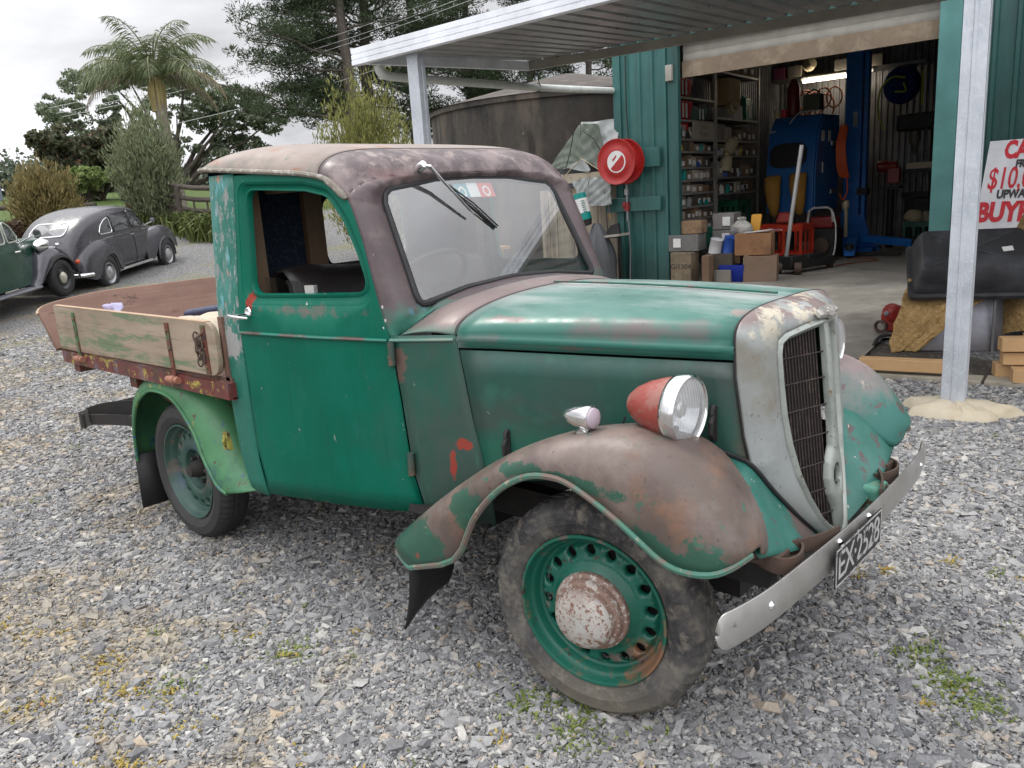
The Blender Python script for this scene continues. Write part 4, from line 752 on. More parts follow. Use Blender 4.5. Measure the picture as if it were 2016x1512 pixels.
# --- wheels
def wheel(cx, cy, s, steer, rear):
    name = 'rear_wheel' if rear else 'front_wheel'; ca, sa_ = math.cos(steer), math.sin(steer)
    f = lambda p: (cx+p[0]*ca-p[1]*sa_, cy+p[0]*sa_+p[1]*ca, p[2])
    def tf(m): m.v = [f(p) for p in m.v]; return m
    o = (0, 0, .339); ax = (0, s, 0)      # height 0 = rim outer face
    m = MB(); m.lathe([(.228, -.006), (.236, .004), (.250, .013), (.27, .019), (.272, .0205), (.276, .0195), (.292, .020), (.305, .016), (.309, .0165), (.313, .013), (.326, .000), (.3335, -.012), (.337, -.024), (.3385, -.040), (.334, -.043), (.334, -.048), (.339, -.050), (.339, -.068), (.334, -.071), (.334, -.077), (.339, -.079), (.338, -.098), (.333, -.115), (.318, -.130), (.29, -.140), (.26, -.138), (.232, -.125)], o, ax, 240)
    for i_, p in enumerate(m.v):
        r_ = math.hypot(p[0], p[2]-.339)
        if r_ > .322 and (i_ % 240) % 4 < 2: q_ = 1-.0042/r_; m.v[i_] = (p[0]*q_, p[1], (p[2]-.339)*q_+.339)
    ty = build(name, tf(m), tyre_clean if rear else tyre_m, truck, smooth=50)
    wm_ = wheelr_m if rear else wheel_m
    m = MB(); m.lathe([(.222, -.110), (.232, -.116), (.236, -.120)], o, ax, 48); m.lathe([(.2345, .006), (.2325, .010), (.226, .010), (.222, .004), (.219, -.012), (.211, -.020), (.206, -.024), (.203, -.044), (.200, -.048), (.192, -.050)], o, ax, 96); rim = build('rim', tf(m), wm_, ty, smooth=50)
    m = MB(); rows_all = []; r0, r1, N = .138, .1935, 16
    def hgt(r): return -.050+.016*float(sst(r, .1935, .178))+.004*float(sst(r, .16, .14))
    for k in range(N):
        a0 = (k+.25)*2*math.pi/N; da = math.pi/N; out = []
        for j in range(9): out.append((r1, a0-da+2*da*j/8))
        for j in range(9): out.append((r0, a0+da-2*da*j/8))
        out = [(r*math.cos(a), r*math.sin(a)) for r, a in out]; rc = .1695; cc_ = (rc*math.cos(a0), rc*math.sin(a0))
        ho = [(cc_[0]+.0165*math.cos(q)*math.cos(a0)-.0155*math.sin(q)*math.sin(a0), cc_[1]+.0165*math.cos(q)*math.sin(a0)+.0155*math.sin(q)*math.cos(a0)) for q in np.linspace(0, 2*math.pi, 16, endpoint=False)]
        fn = lambda p, t, a, b: (p[0], s*(hgt(math.hypot(p[0], p[1]))-.007*max(0, t-.55)**2/.2), p[1]+.339)
        rr = ring_loft(out, ho, (0, 1), cc_, [0, .25, .5, .72, .86, .95, 1], 20, fn); rr.append([(p[0], p[1]-s*.012, p[2]) for p in rr[-1]]); m.grid(rr, cu=True)
    m.lathe([(.138, -.030), (.124, -.020), (.112, -.008), (.10, -.006), (.09, -.010), (.06, -.018), (.0, -.018)] if not rear else [(.138, -.030), (.124, -.026), (.112, -.030), (.10, -.036), (.092, -.060), (.085, -.072), (.05, -.072), (0, -.07)], o, ax, 64)
    build('disc', tf(m), wm_, rim, smooth=40)
    m = MB(); m.lathe([(.19, -.085), (0, -.09)], o, ax, 32); build('drum', tf(m), dark, rim)
    if not rear:
        m = MB(); m.lathe([(.090, .040), (.0895, .052), (.086, .062), (.078, .070), (.060, .078), (.04, .083), (.02, .085), (.0, .0855)], o, ax, 72); hcap = build('hubcap', tf(m), cap_m, rim, smooth=38)
        m = MB(); m.lathe([(.114, -.016), (.118, -.004), (.116, .006), (.109, .011), (.106, .012), (.1055, .026), (.102, .034), (.0965, .037), (.093, .038), (.0915, .050), (.088, .055)], o, ax, 72); build('hubcap_ring', tf(m), capr_m, hcap, smooth=38)
    else:
        m = MB(); m.lathe([(.042, -.075), (.042, -.035), (.034, -.02), (.03, .0), (.012, .004), (0, .005)], o, ax, 24)
        for k in range(5):
            a = k*2*math.pi/5; m.lathe([(.011, -.075), (.011, -.045), (.007, -.042), (0, -.04)], (.066*math.cos(a), 0, .339+.066*math.sin(a)), ax, 6)
        build('hub', tf(m), dark, rim)
    return ty
ST = R_(9.44)
wheel(0, -.6244, -1, ST, False); wheel(0, .6244, 1, ST, False); wheel(-2.3527, -.6802, -1, 0, True); wheel(-2.3527, .6802, 1, 0, True)
m = MB(); m.tube([(0, -.54, .33), (0, -.3, .27), (0, .3, .27), (0, .54, .33)], .028, 10); build('front_axle', m, dark, truck)
m = MB(); m.tube([(-2.353, -.6, .339), (-2.353, .6, .339)], .04, 12); m.lathe([(.0, -.13), (.09, -.09), (.12, 0), (.09, .09), (0, .13)], (-2.353, 0, .34), (0, 1, 0), 20); build('rear_axle', m, dark, truck)
m = MB()
for s in (-1, 1): m.box((-1.45, s*.36, .49), (3.75, .06, .11)); m.box((-2.35, s*.46, .40), (1.0, .05, .04))
m.box((-1.2, 0, .36), (.9, .55, .15)); m.box((.0, 0, .42), (.5, .4, .3)); m.box((.30, 0, .46), (.10, .52, .09)); build('chassis', m, dark, truck)
# --- rear fenders
RS = [((-2.80, .33), .735, (-2.87, .33), .60, .50), ((-2.77, .481), .74, (-2.865, .47), .60, .50), ((-2.672, .640), .745, (-2.79, .67), .60, .50), ((-2.54, .722), .748, (-2.63, .788), .60, .50), ((-2.441, .748), .75, (-2.44, .832), .60, .50), ((-2.309, .745), .75, (-2.25, .832), .60, .50), ((-2.217, .715), .75, (-2.09, .785), .605, .50), ((-2.139, .655), .75, (-1.98, .70), .61, .50), ((-2.07, .585), .752, (-1.90, .60), .62, .5), ((-2.025, .50), .754, (-1.83, .52), .63, .5), ((-1.976, .438), .756, (-1.77, .46), .64, .5), ((-1.92, .380), .757, (-1.70, .42), .65, .5), ((-1.845, .357), .757, (-1.64, .40), .66, .5)]
ra = np.array(catmull([(*a[0], a[1], *a[2], a[3], a[4]) for a in RS], 3))
for s in (-1, 1):
    rows = []
    for r in ra:
        row = []
        for j in range(10):
            a = j/9*math.pi/2; k = math.sin(a); row.append((r[0]+(r[3]-r[0])*k, s*(r[2]+(r[5]-r[2])*(1-math.cos(a))+.006*math.sin(2*a)), r[1]+(r[4]-r[1])*k))
        row += [(r[3], s*(r[6]+.04), r[4]-.01), (r[3], s*r[6], r[4]-.06)]; rows.append(row)
    m = MB(); m.grid(rows); rf = build('rear_fender', m, rear_m, truck, smooth=60, solid=.004)
    m = MB(); m.tube([(r[0], s*(r[2]+.001), r[1]-.002) for r in ra], .0085, 8); build('fender_bead', m, rear_m, rf)
    m = MB(); m.grid([[(-2.80-.015*k, s*y, .36-.29*k) for y in (.745, .58)] for k in (0, .5, 1)]); build('mud_flap', m, black, rf, solid=.006)
    if s == -1:
        m = MB(); m.box((-1.795, -.745, .60), (.05, .02, .075), taper=.7); m.tube([(-1.80, -.75, .63), (-1.79, -.765, .60), (-1.80, -.75, .57)], .006, 6); build('bracket', m, patina('yellow_bracket', (.30, .27, .05), [dict(c=(.05, .05, .03), s=20, lo=.45, hi=.55)], .6, .3), rf)
# --- tray
tray = MB(); tray.box((-2.57, 0, .872), (1.80, 1.50, .022)); trayo = build('tray_floor', tray, gate_m, truck)
for s in (-1, 1):
    so_ = rpoly([(-3.455, .872, 0), (-3.455, 1.108, 0), (-1.70, 1.112, .075), (-1.70, .890, .075)], .0); m = MB(); m.prism(so_, lambda p, t: (p[0], s*(.758+t), p[1]), 0, .022); sb = build('side_board', m, wood_m, trayo, bevel=.003)
    m = MB(); m.box((-2.6, s*.769, 1.1115), (1.68, .0235, .004)); build('worn_edge', m, edge_m, sb)
    for x, zt, zb in ((-3.18, 1.085, .842), (-2.107, 1.09, .860), (-1.785, 1.098, .895)):
        m = MB(); m.box((x, s*.783, (zt+zb)/2), (.032, .007, zt-zb))
        for q in (.15, .5, .85): m.lathe([(.008, 0), (.006, .005), (0, .006)], (x, s*.7865, zb+(zt-zb)*q), (0, s, 0), 10)
        build('strap', m, strap_m, sb)
        if x < -2: m = MB(); m.tube([(x-.055, s*.79, .838), (x+.05, s*.79, .842)], .0155, 12); m.tube([(x-.02, s*.79, .839), (x+.02, s*.79, .841)], .019, 12); build('hinge_pin', m, plain('hinge_pink', (.30, .13, .085), .6), sb)
    m = MB(); m.tube([(-1.80, s*.786, 1.06), (-1.80, s*.81, 1.05), (-1.80, s*.81, 1.0)], .008, 6)
    for k in range(5): m.tube([(-1.83+.010*math.cos(q)*(k % 2)+.012*k*.2, s*.795+s*.010*math.cos(q)*((k+1) % 2), 1.05-.026*k+.02*math.sin(q)) for q in np.linspace(0, 2*math.pi, 12)], .0035, 5)
    for k in range(4): m.tube([(-1.79+.010*math.cos(q)*(k % 2), s*.795+s*.010*math.cos(q)*((k+1) % 2), 1.04-.026*k+.02*math.sin(q)) for q in np.linspace(0, 2*math.pi, 12)], .0035, 5)
    build('chain', m, rustd, sb)
    m = MB(); m.box((-2.56, s*.752, .832), (1.80, .05, .066)); m.box((-2.56, s*.72, .80), (1.80, .08, .01)); build('side_rail', m, red_m, trayo)
for x, zc in ((-3.36, .79), (-2.72, .765), (-1.70, .775)):
    m = MB(); m.box((x, 0, zc), (.075, 1.44 if x > -3 else 1.5, .085)); build('cross_bearer', m, strap_m if x < -2 else patina('bearer', (.36, .17, .06), [dict(c=(.14, .03, .02), s=9, lo=.48, hi=.55), dict(c=(.45, .36, .05), s=12, lo=.6, hi=.64)], .7), trayo)
for s in (-1, 1):
    m = MB(); m.prism([(-2.95, .80), (-2.4, .80), (-2.4, .62), (-2.62, .66), (-2.95, .77)], lambda p, t: (p[0], s*(.60+t), p[1]), 0, .03); build('fender_board', m, strap_m, trayo)
tg = Vector((-3.47, 0, .868)); te = Vector((-3.685, 0, 1.098)); m = MB(); gp_ = rpoly([(-.80, 0, 0), (.80, 0, 0), (.80, 1.0, .1), (.3, 1.14, .5), (-.45, 1.14, .5), (-.80, .98, .25)], 0)
nrm = Vector((te.z-tg.z, 0, -(te.x-tg.x))).normalized()
m.prism(gp_, lambda p, t: tuple(tg.lerp(te, p[1])+Vector((0, p[0], 0))+nrm*t), -.012, .012); gate = build('tailgate', m, gate_m, trayo, bevel=.003)
m = MB(); m.tube([tuple(tg.lerp(te, p[1])+Vector((0, p[0], 0))) for p in gp_[2:]], .0122, 4); build('worn_edge', m, edge_m, gate)
m = MB(); m.box((-1.70, 0, 1.0), (.03, 1.5, .26)); build('head_board', m, gate_m, trayo)
# rear bumper irons
m = MB(); m.ribbon(catmull([(-2.9, -.45, .50), (-3.25, -.52, .50), (-3.42, -.60, .49), (-3.50, -.68, .47), (-3.49, -.73, .455), (-3.44, -.74, .45)], 4), (0, 0, 1), .085, .012); m.ribbon(catmull([(-2.9, -.62, .47), (-3.1, -.62, .47), (-3.3, -.66, .46), (-3.45, -.70, .45)], 4), (0, 0, 1), .06, .01); rb = build('rear_bumper', m, dark, truck)
m = MB(); m.ribbon([(-3.475, -.755, .452), (-3.50, -.70, .455), (-3.52, -.5, .46), (-3.53, 0, .46), (-3.52, .5, .46), (-3.475, .755, .452)], (0, 0, 1), .10, .006); build('bumper_blade', m, plain('dull_alloy', (.45, .44, .42), .5, .6, dirt=(.3, .28, .25)), rb)
# --- cab inside: bench seat, steering wheel
leather = plain('black_leather', (.014, .011, .011), .42, dirt=(.03, .022, .02), bump=.15)
m = MB(); rows = []
for q, (x, z) in enumerate([(-1.60, .80), (-1.62, 1.05), (-1.61, 1.22), (-1.56, 1.29), (-1.50, 1.295), (-1.45, 1.25), (-1.42, 1.1), (-1.38, .95), (-1.30, .90), (-1.05, .89), (-1.0, .85), (-1.0, .70)]):
    rows.append([(x, y, z-.05*max(0, abs(y)/.6-.75)**1.5*4*(z > 1.0)+.012*math.sin(y*9)*(z > 1.2)) for y in np.linspace(-.56, .56, 21)])
m.grid(rows); build('bench_seat', m, leather, truck, solid=.01, smooth=60)
m = MB(); m.box((-1.50, 0, .62), (.34, 1.1, .3)); m.box((-1.2, 0, .66), (.5, 1.1, .2)); build('seat_base', m, dark, truck)
sw = thing  # steering wheel built as a part
m = MB(); sc = Vector((-1.03, -.26, 1.20)); sa2 = Vector((-.72, 0, .69)).normalized(); e1 = Vector((0, 1, 0)); e2 = sa2.cross(e1)
m.tube([tuple(sc+e1*.20*math.cos(q)+e2*.20*math.sin(q)) for q in np.linspace(0, 2*math.pi, 40, endpoint=False)], .011, 8, closed=True)
for a in (0, 2.1, 4.2): m.tube([tuple(sc), tuple(sc+e1*.2*math.cos(a)+e2*.2*math.sin(a))], .007, 6)
m.lathe([(0, .02), (.03, .018), (.034, 0), (.02, -.3), (.02, -.55)], sc, sa2, 16); build('steering_wheel', m, black_gloss, truck)
# loose things in the tray
m = MB(); rows = []; PC = [Vector(q) for q in ((-3.47, -.5, 1.075), (-3.235, -.5, 1.10), (-3.25, -.5, .90), (-3.40, -.5, .90))]
for i in range(9): rows.append([tuple(PC[0].lerp(PC[1], i/8).lerp(PC[3].lerp(PC[2], i/8), j/8)+Vector((0, .018*math.sin(i*.7)+.05*(j/8-.5)+.03*(i > 6)*(j < 2), .004*math.sin(i*1.4)))) for j in range(9)])
m.grid(rows); mono('paper_sheet', m, plain('lilac_paper', (.60, .57, .80), .7, bump=.05), 'creased pale lilac paper sheet standing in the wooden tray', 'paper', (-3.35, -.5, .886), solid=.002)
m = MB(); m.tube([(-2.80, -.36, .886), (-2.80, -.36, 1.02), (-2.78, -.36, 1.035), (-1.85, -.36, 1.145), (-1.83, -.36, 1.13), (-1.83, -.36, .886)], .022, 10)
mono('tube_frame', m, plain('navy_tube', (.03, .04, .09), .35), 'dark blue tubular frame standing in the front of the tray', 'frame', (-2.3, -.36, .886))
m = MB(); rows = []
for i in range(18):
    a = i/17*math.pi; rows.append([(-2.14+.24*math.cos(a)*(.8+.15*math.sin(j)), -.72+.30*j/14, .886+.225*math.sin(a)**.6*(.90+.08*math.sin(j*2.1+i))+.008*math.sin(i*1.3+j*1.1)) for j in range(15)])
m.grid(rows); mono('cloth_bundle', m, plain('cream_cloth', (.56, .48, .38), .9, dirt=(.40, .31, .22), bump=.2), 'crumpled cream cloth bundle at the front of the tray behind the cab', 'cloth', (-2.14, -.55, .886), solid=.004, sub=2, smooth=80)
# ------------------------------------------------------------------ parked vintage cars
def frame_at(x, y, z, head, pitch):
    return Matrix.Translation((x, y, z)) @ Matrix.Rotation(head, 4, 'Z') @ Matrix.Rotation(-pitch, 4, 'Y')
HD = R_(130.1); PTCH = R_(4.2)
def car_paint(name, col, gloss=.26): return patina(name, col, [dict(c=tuple(c*1.5+.006 for c in col), s=2, lo=.5, hi=.7, k=.4)], gloss, .0, coat=.15, var=.06)
grey_paint = car_paint('charcoal_paint', (.048, .047, .054)); green_paint = car_paint('dark_green_paint', (.014, .055, .036)); blk_paint = car_paint('black_paint', (.012, .012, .015))
carglass = pane_mat('car_glass', .04, 1.6, (.62, .66, .64)); carglass_rear = pane_mat('car_glass_rear', .30, 2.0, (.4, .42, .42))
lampred = plain('lamp_orange', (.5, .07, .02), .2, bump=0)
def bvh_of(m): return BVHTree.FromPolygons([Vector(p) for p in m.v], m.f)
def patch(bv, poly, to3, dr, off, rings=(0, .25, .5, .75, 1)):
    """lay a flat outline onto the body: every point is dropped along dr"""
    c = (sum(p[0] for p in poly)/len(poly), sum(p[1] for p in poly)/len(poly)); m = MB(); dr = Vector(dr).normalized(); rows = []
    for t in rings:
        row = []
        for p in poly:
            q = Vector(to3((p[0]+(c[0]-p[0])*t*.999, p[1]+(c[1]-p[1])*t*.999))); h = bv.ray_cast(q, dr); h = h[0] if h[0] else q+dr*1.0; row.append(tuple(h-dr*off))
        rows.append(row)
    m.grid(rows, cu=True); return m, rows[0]
def body_loft(ST, n=7):
    keys = np.array(catmull([tuple(a for p in s for a in p) for s in ST], 4)); rows = []
    for r in keys:
        x = r[0]; P = [(r[1+2*i], r[2+2*i]) for i in range(5)]; hf = catmull(P, n); rows.append([(x, -p[0], p[1]) for p in hf]+[(x, p[0], p[1]) for p in hf[-2::-1]])
    m = MB(); m.grid(rows); a, b = rows[0], rows[-1]
    for e in (a, b):
        c = (sum(p[0] for p in e)/len(e), 0, sum(p[2] for p in e)/len(e)); k = len(m.v); m.add(list(e)+[c], [(i, i+1, len(e)) for i in range(len(e)-1)])
    return m
def S5(x, bot, side, belt, rail, top): return ((x,), bot, side, belt, rail, (0.0, top))
def pontoon(pts, n=24, k=2.6):
    """fender lump: stations (x, y centre, half width, z bottom, z top)"""
    rows = []
    for x, yc, hw_, z0, z1 in catmull(pts, 4):
        zc = z0+(z1-z0)*.35; row = []
        for j in range(n):
            a = j/(n-1)*math.pi; cx_, sx_ = math.cos(a), math.sin(a); row.append((x, yc+hw_*math.copysign(abs(cx_)**(2/k), cx_), z0+(z1-z0)*abs(sx_)**(2/k)))
        rows.append(row)
    return rows
def car_wheel(root, x, s, y, r, cap_r, name, capm, tm, rimm, hole=False):
    m = MB(); m.lathe([(r*.62, -.02), (r*.66, .012), (r*.8, .024), (r*.93, .012), (r*.985, -.01), (r, -.04), (r, -.10), (r*.95, -.13), (r*.6, -.14)], (x, s*y, r), (0, s, 0), 40); w_ = build(name, m, tm, root, smooth=50)
    m = MB(); m.lathe([(r*.64, .0), (r*.60, .004), (r*.55, -.015), (r*.45, -.03), (r*.3, -.01), (0, -.01)], (x, s*y, r), (0, s, 0), 32); rim = build('rim', m, rimm, w_)
    m = MB(); m.lathe([(cap_r, -.012), (cap_r*.97, .008), (cap_r*.8, .02), (cap_r*.45, .036), (cap_r*.2, .046), (0, .048)], (x, s*y, r), (0, s, 0), 28); build('hubcap', m, capm, rim)
    return w_
soft_tyre = plain('car_tyre', (.022, .022, .023), .7)
silver = plain('silver_wheel', (.42, .42, .43), .3, .6)

sed = thing('parked_car', 'charcoal grey fastback vintage saloon with chrome bumper parked beside the shrubs', 'car', (0, 0, 0), frame_at(-16.58, 4.55, .375, HD, PTCH))
ST = [S5(-2.10, (.42, .40), (.50, .50), (.46, .64), (.30, .74), .76), S5(-1.98, (.50, .34), (.58, .50), (.55, .78), (.42, .95), 1.0), S5(-1.70, (.55, .30), (.62, .52), (.60, .94), (.48, 1.18), 1.24), S5(-1.30, (.60, .28), (.65, .55), (.63, 1.01), (.54, 1.36), 1.43), S5(-.85, (.62, .27), (.68, .55), (.67, 1.02), (.56, 1.46), 1.53), S5(-.3, (.62, .27), (.70, .55), (.69, 1.03), (.56, 1.495), 1.565),
      S5(.25, (.62, .27), (.70, .55), (.685, 1.03), (.54, 1.465), 1.535), S5(.60, (.61, .27), (.69, .55), (.665, 1.03), (.50, 1.38), 1.44), S5(.98, (.58, .28), (.64, .55), (.58, .99), (.44, 1.07), 1.10), S5(1.4, (.5, .3), (.54, .55), (.47, .92), (.33, .99), 1.02), S5(1.85, (.42, .34), (.45, .55), (.36, .82), (.22, .90), .93), S5(2.05, (.36, .38), (.38, .55), (.28, .74), (.16, .80), .82)]
bm_ = body_loft(ST); bv = bvh_of(bm_); sb_ = build('body', bm_, grey_paint, sed, smooth=60)
for s in (-1, 1):
    m = MB(); m.grid(pontoon([(-2.03, s*.58, .10, .36, .50), (-1.95, s*.60, .17, .32, .72), (-1.7, s*.62, .185, .30, .88), (-1.35, s*.625, .185, .62, .985), (-1.0, s*.625, .175, .66, .96), (-.75, s*.63, .13, .34, .84), (-.5, s*.64, .06, .30, .66)])); build('rear_fender', m, grey_paint, sed, smooth=60)
    m = MB(); m.grid(pontoon([(.52, s*.62, .08, .32, .62), (.72, s*.62, .125, .30, .84), (1.0, s*.61, .175, .60, .95), (1.35, s*.60, .185, .66, .985), (1.7, s*.585, .18, .50, .93), (2.0, s*.56, .15, .40, .80), (2.16, s*.54, .07, .46, .64)])); fq = build('front_fender', m, grey_paint, sed, smooth=60)
    m = MB(); m.tube([(2.0, s*.58, .52), (2.2, s*.50, .50), (2.26, s*.2, .5)], .035, 8); build('bumper_end', m, chrome, fq)
    for x in (-1.295, 1.295):
        m = MB(); m.tube([(x+.385*math.cos(q), s*.785, .335+.385*math.sin(q)) for q in np.linspace(-.15, math.pi+.15, 20)], .022, 8); wa = build('wheel_arch', m, grey_paint, sed)
        m = MB(); m.lathe([(.33, -.0), (0, -.0)], (x, s*.735, .335), (0, s, 0), 24); m.add([(x+.37*math.cos(q), s*.782, .335+.37*math.sin(q)) for q in np.linspace(0, math.pi, 20)], [tuple(range(20))]); build('arch_shadow', m, blk_paint, wa)
        car_wheel(sed, x, s, .795, .325, .135, 'wheel', silver, soft_tyre, silver)
    WQ = rpoly([(-1.16, 1.06), (-.70, 1.06), (-.72, 1.36), (-.90, 1.31), (-1.05, 1.22)], .06); WR = rpoly([(-.64, 1.06), (.02, 1.06), (.02, 1.41), (-.66, 1.39)], .05); WF = rpoly([(.09, 1.06), (.70, 1.06), (.55, 1.25), (.42, 1.38), (.09, 1.41)], .05)
    for wq in (WQ, WR, WF):
        m, edge = patch(bv, wq, lambda p: (p[0], s*1.5, p[1]), (0, -s, 0), .006); gw = build('side_window', m, carglass, sed, smooth=60)
        m = MB(); m.tube([Vector(p)+Vector((0, s*.004, 0)) for p in edge], .011, 6, closed=True); build('window_trim', m, chrome if wq is WQ else blk_paint, gw)
    m = MB(); L_ = []
    for x in np.linspace(-1.5, .9, 30):
        h = bv.ray_cast(Vector((x, s*1.5, 1.0-.03*abs(x))), Vector((0, -s, 0)))[0]
        if h: L_.append(h+Vector((0, s*.006, 0)))
    m.tube(L_, .010, 6); build('chrome_strip', m, chrome, sed)
    m = MB(); m.box((0, s*.70, .31), (1.5, .06, .05)); m.tube([(-.8, s*.735, .30), (.75, s*.735, .30)], .012, 6); build('sill', m, chrome, sed)
    for x in (.06,):
        m = MB(); L_ = [bv.ray_cast(Vector((x+.02*math.sin(z*4), s*1.5, z)), Vector((0, -s, 0)))[0]+Vector((0, s*.003, 0)) for z in np.linspace(.36, 1.03, 10)]; m.tube(L_, .006, 5); build('door_gap', m, blk_paint, sed)
    m = MB(); m.tube([(-.12, s*.735, .94), (.02, s*.735, .94)], .012, 6); build('door_handle', m, chrome, sed)
    m = MB(); m.tube([(.72, s*.64, 1.04), (.74, s*.80, 1.10)], .010, 6); m.lathe([(0, .03), (.05, .02), (.06, 0), (0, -.002)], (.74, s*.84, 1.14), (1, 0, 0), 20); build('wing_mirror', m, chrome, sed)
    m = MB(); m.lathe([(.045, 0), (.045, .02), (.03, .035), (0, .04)], (-1.975, s*.60, .66), (-.9, s*.3, .1), 16); build('tail_lamp', m, lampred, sed)
    m = MB(); m.lathe([(.035, 0), (.035, .02), (0, .03)], (-1.99, s*.60, .54), (-.9, s*.3, 0), 14); build('reflector', m, blk_paint, sed)
m, edge = patch(bv, rpoly([(-.36, 1.13), (.36, 1.13), (.32, 1.345), (-.32, 1.345)], .09), lambda p: (-2.6, p[0], p[1]), (1, 0, 0), .006); rw = build('rear_window', m, carglass_rear, sed, smooth=60)
m = MB(); m.tube([Vector(p)+Vector((-.006, 0, 0)) for p in edge], .014, 6, closed=True); build('window_trim', m, chrome, rw)
m, edge = patch(bv, rpoly([(-.44, 1.12), (.44, 1.12), (.40, 1.38), (-.40, 1.38)], .06), lambda p: (2.6, p[0], p[1]), (-1, 0, 0), .006); build('front_window', m, carglass, sed, smooth=60)
m, edge = patch(bv, [(-.48+.02, .5), (.46, .5), (.44, .9), (.34, 1.02), (-.34, 1.02), (-.44, .9)], lambda p: (-2.6, p[0], p[1]), (1, 0, 0), .003); mb_ = MB(); mb_.tube([Vector(p) for p in edge], .005, 5, closed=True); build('boot_gap', mb_, blk_paint, sed)
m = MB(); m.tube(catmull([(-1.9, -.78, .40), (-2.08, -.72, .41), (-2.16, -.45, .42), (-2.18, 0, .42), (-2.16, .45, .42), (-2.08, .72, .41), (-1.9, .78, .40)], 4), .062, 10, flat=.7); bq = build('rear_bumper', m, chrome, sed, smooth=60)
for s in (-1, 1): m = MB(); m.tube([(-2.20, s*.42, .33), (-2.21, s*.42, .54)], .03, 8); build('overrider', m, chrome, bq)
PX = Vector((-2.075, 0, .69)); m = MB(); m.box(PX, (.012, .50, .13), M=Matrix.Rotation(R_(24), 4, 'Y')); np_ = build('number_plate', m, blk_paint, sed)
ey_ = Vector((.41, 0, .91)); o_ = PX+Vector((-.008, 0, .004)); build('lettering', text_mb('P·1578', .115, o_, (0, -1, 0), ey_, .001), plain('car_plate_letters', (.7, .7, .68), .5, bump=0), np_)
m = MB(); z1 = ey_*.058
for q in (-1, 1): m.tube([tuple(o_+z1*q+Vector((0, -.235, 0))), tuple(o_+z1*q+Vector((0, .235, 0)))], .005, 4); m.tube([tuple(o_+z1+Vector((0, .235*q, 0))), tuple(o_-z1+Vector((0, .235*q, 0)))], .005, 4)
build('plate_border', m, MATS['car_plate_letters'], np_)
m = MB(); m.box((-.1, -.63, 1.22), (.16, .006, .26), M=Matrix.Rotation(R_(-22), 4, 'X')); build('price_card', m, plain('window_card', (.62, .66, .60), .6), sed)

# dark green car at the left edge: its bonnet end is in view
gc = thing('parked_car', 'dark green vintage car with black flared wings and a chrome headlamp at the left edge', 'car', (0, 0, 0), frame_at(-14.93+.644*1.25+.15, 2.34-.765*1.25+.13, .235, HD, PTCH))
ST = [S5(-2.0, (.45, .42), (.52, .55), (.50, .85), (.40, 1.1), 1.15), S5(-1.5, (.58, .36), (.64, .6), (.62, 1.0), (.52, 1.42), 1.5), S5(-.6, (.62, .36), (.66, .6), (.66, 1.05), (.56, 1.50), 1.58), S5(.10, (.62, .36), (.65, .6), (.64, 1.05), (.54, 1.49), 1.56), S5(.42, (.60, .36), (.60, .6), (.58, 1.05), (.50, 1.30), 1.36), S5(.62, (.56, .36), (.55, .6), (.50, 1.02), (.40, 1.10), 1.12), S5(1.1, (.44, .38), (.42, .6), (.36, .98), (.26, 1.05), 1.07), S5(1.62, (.34, .42), (.32, .6), (.28, .95), (.18, 1.02), 1.04), S5(1.7, (.28, .45), (.27, .6), (.22, .92), (.12, .98), 1.0)]
bm_ = body_loft(ST); bv = bvh_of(bm_); build('body', bm_, green_paint, gc, smooth=60)
